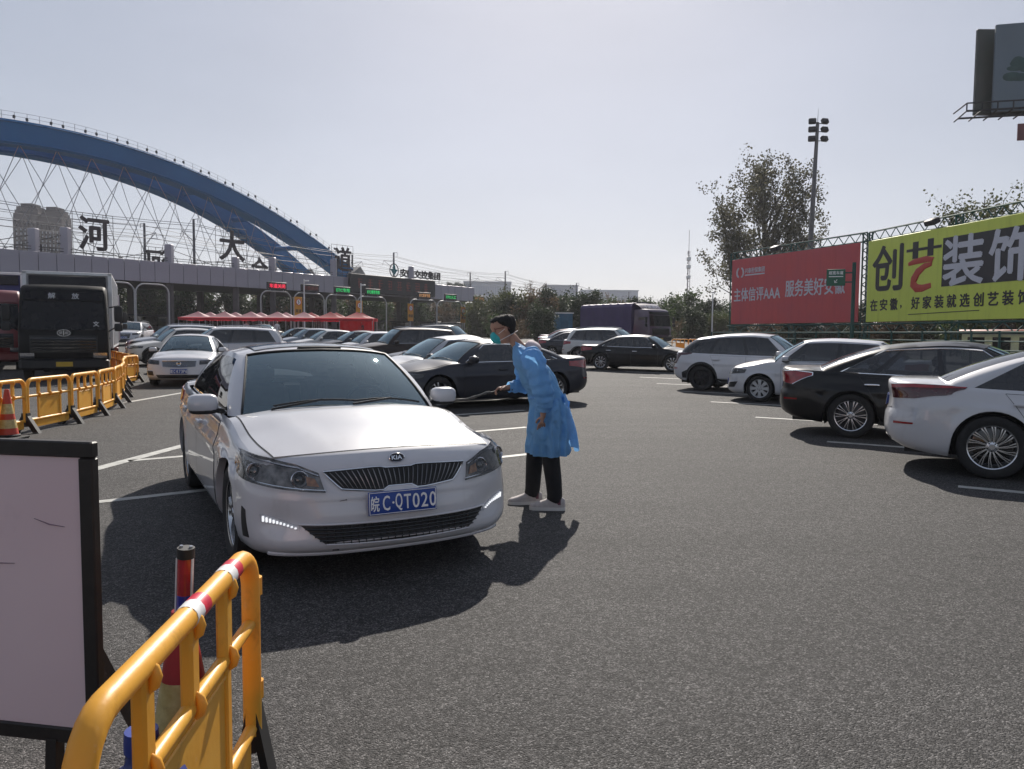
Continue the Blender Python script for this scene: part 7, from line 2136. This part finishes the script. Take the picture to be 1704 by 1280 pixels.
random.seed(5)
grpA = 'trees on the bank behind the parked cars'
for k in range(26):
    px = 800 + k * 16.5 + random.uniform(-6, 6); Y = random.uniform(88, 118); p = at(px, 540, Y)
    tree('dense bushy tree in the belt between the toll canopy and the red billboard', (p.x, Y, .6), V_[k % 4], random.uniform(0, 6), random.uniform(.60, .80), grpA)
for k in range(12):
    px = 830 + k * 33 + random.uniform(-8, 8); Y = random.uniform(72, 84); p = at(px, 540, Y)
    if 905 < px < 965: continue
    tree('low bushy tree at the front of the belt beside the lorry park', (p.x, Y, .5), V_[(k + 1) % 4], random.uniform(0, 6), random.uniform(.32, .46), grpA)
for k, px in enumerate((838, 882, 905, 940, 985, 1012, 1045, 1072, 1118, 1150, 1172)):
    p = rail_at(px, 4); tree('thin sparse tree standing in front of the railway parapet', (p.x, p.y, 5.5), thin[k % 2] if k % 3 else V_[k % 4], k * 1.3, random.uniform(.8, 1.15) if k % 3 else .95, 'trees along the railway')
for k in range(34):
    px = -20 + k * 24 + random.uniform(-8, 8); p = con(px, -random.uniform(19, 26))
    tree('dark bushy tree standing behind the toll canopy', (p.x, p.y, .9), V_[(k % 3) + 1], k * 1.1, random.uniform(.78, 1.0), 'trees behind the toll canopy')
for k in range(22):
    px = 1195 + k * 25 + random.uniform(-8, 8); Y = random.uniform(66, 84) if px < 1430 else random.uniform(52, 66); p = at(px, 540, Y)
    tree('low dark bushy tree in the strip behind the billboards', (p.x, Y, .6), V_[(k * 3 + 1) % 4], random.uniform(0, 6), random.uniform(.34, .48), 'bushes behind the billboards')
for px, Y in ((688, 300), (752, 330), (765, 320)):
    p = at(px, 478, Y); tree('small rounded tree on the skyline beside the company sign', (p.x, Y, p.z - 6), V_[3], px, .95, 'skyline trees')
# young bright shrub by the rightmost amber sign
p = con(786, 4); tree('yellow green shrub beside the rightmost amber speed sign', (p.x, p.y, .9), tree_meshes(4.2, 1.8, .5, 2500, .20, translucent('leaf_yellow_green', (.16, .18, .04), .4, .6, .3, 1), BARK, 77, 18), 0, 1.0)

# ------------------------------------------------------------------ the bank the railway stands on, and hazy air
m = MB()
rows = []
for s in (-260, -120, 0, 60, 120, 220, 420):
    rows.append([rail_s(s, 34, .6), rail_s(s, 18, 3.2), rail_s(s, 6, 7.6), rail_s(s, 1.0, 8.2)] if s > 20 else [rail_s(s, 34, .3), rail_s(s, 18, .4), rail_s(s, 6, .5), rail_s(s, 1.0, .5)])
m.grid(rows[3:]); tag(m.build('bank', mat('scrub_bank', (.045, .05, .022), .95, c2=(.09, .075, .04), scale=.35, detail=8, bump=.5, bscale=2)), kind='structure')
hz = MB(); hz.box((0, 420, 45), (2600, 1160, 94))
hm = bpy.data.materials.new('haze_air'); hm.use_nodes = True
nt = hm.node_tree; nt.nodes.clear()
vo = nt.nodes.new('ShaderNodeVolumePrincipled'); vo.inputs['Color'].default_value = (.86, .88, .95, 1); vo.inputs['Density'].default_value = .0003; vo.inputs['Anisotropy'].default_value = .3
ou = nt.nodes.new('ShaderNodeOutputMaterial'); nt.links.new(vo.outputs[0], ou.inputs['Volume'])
tag(hz.build('haze', hm, smooth=False), kind='stuff')
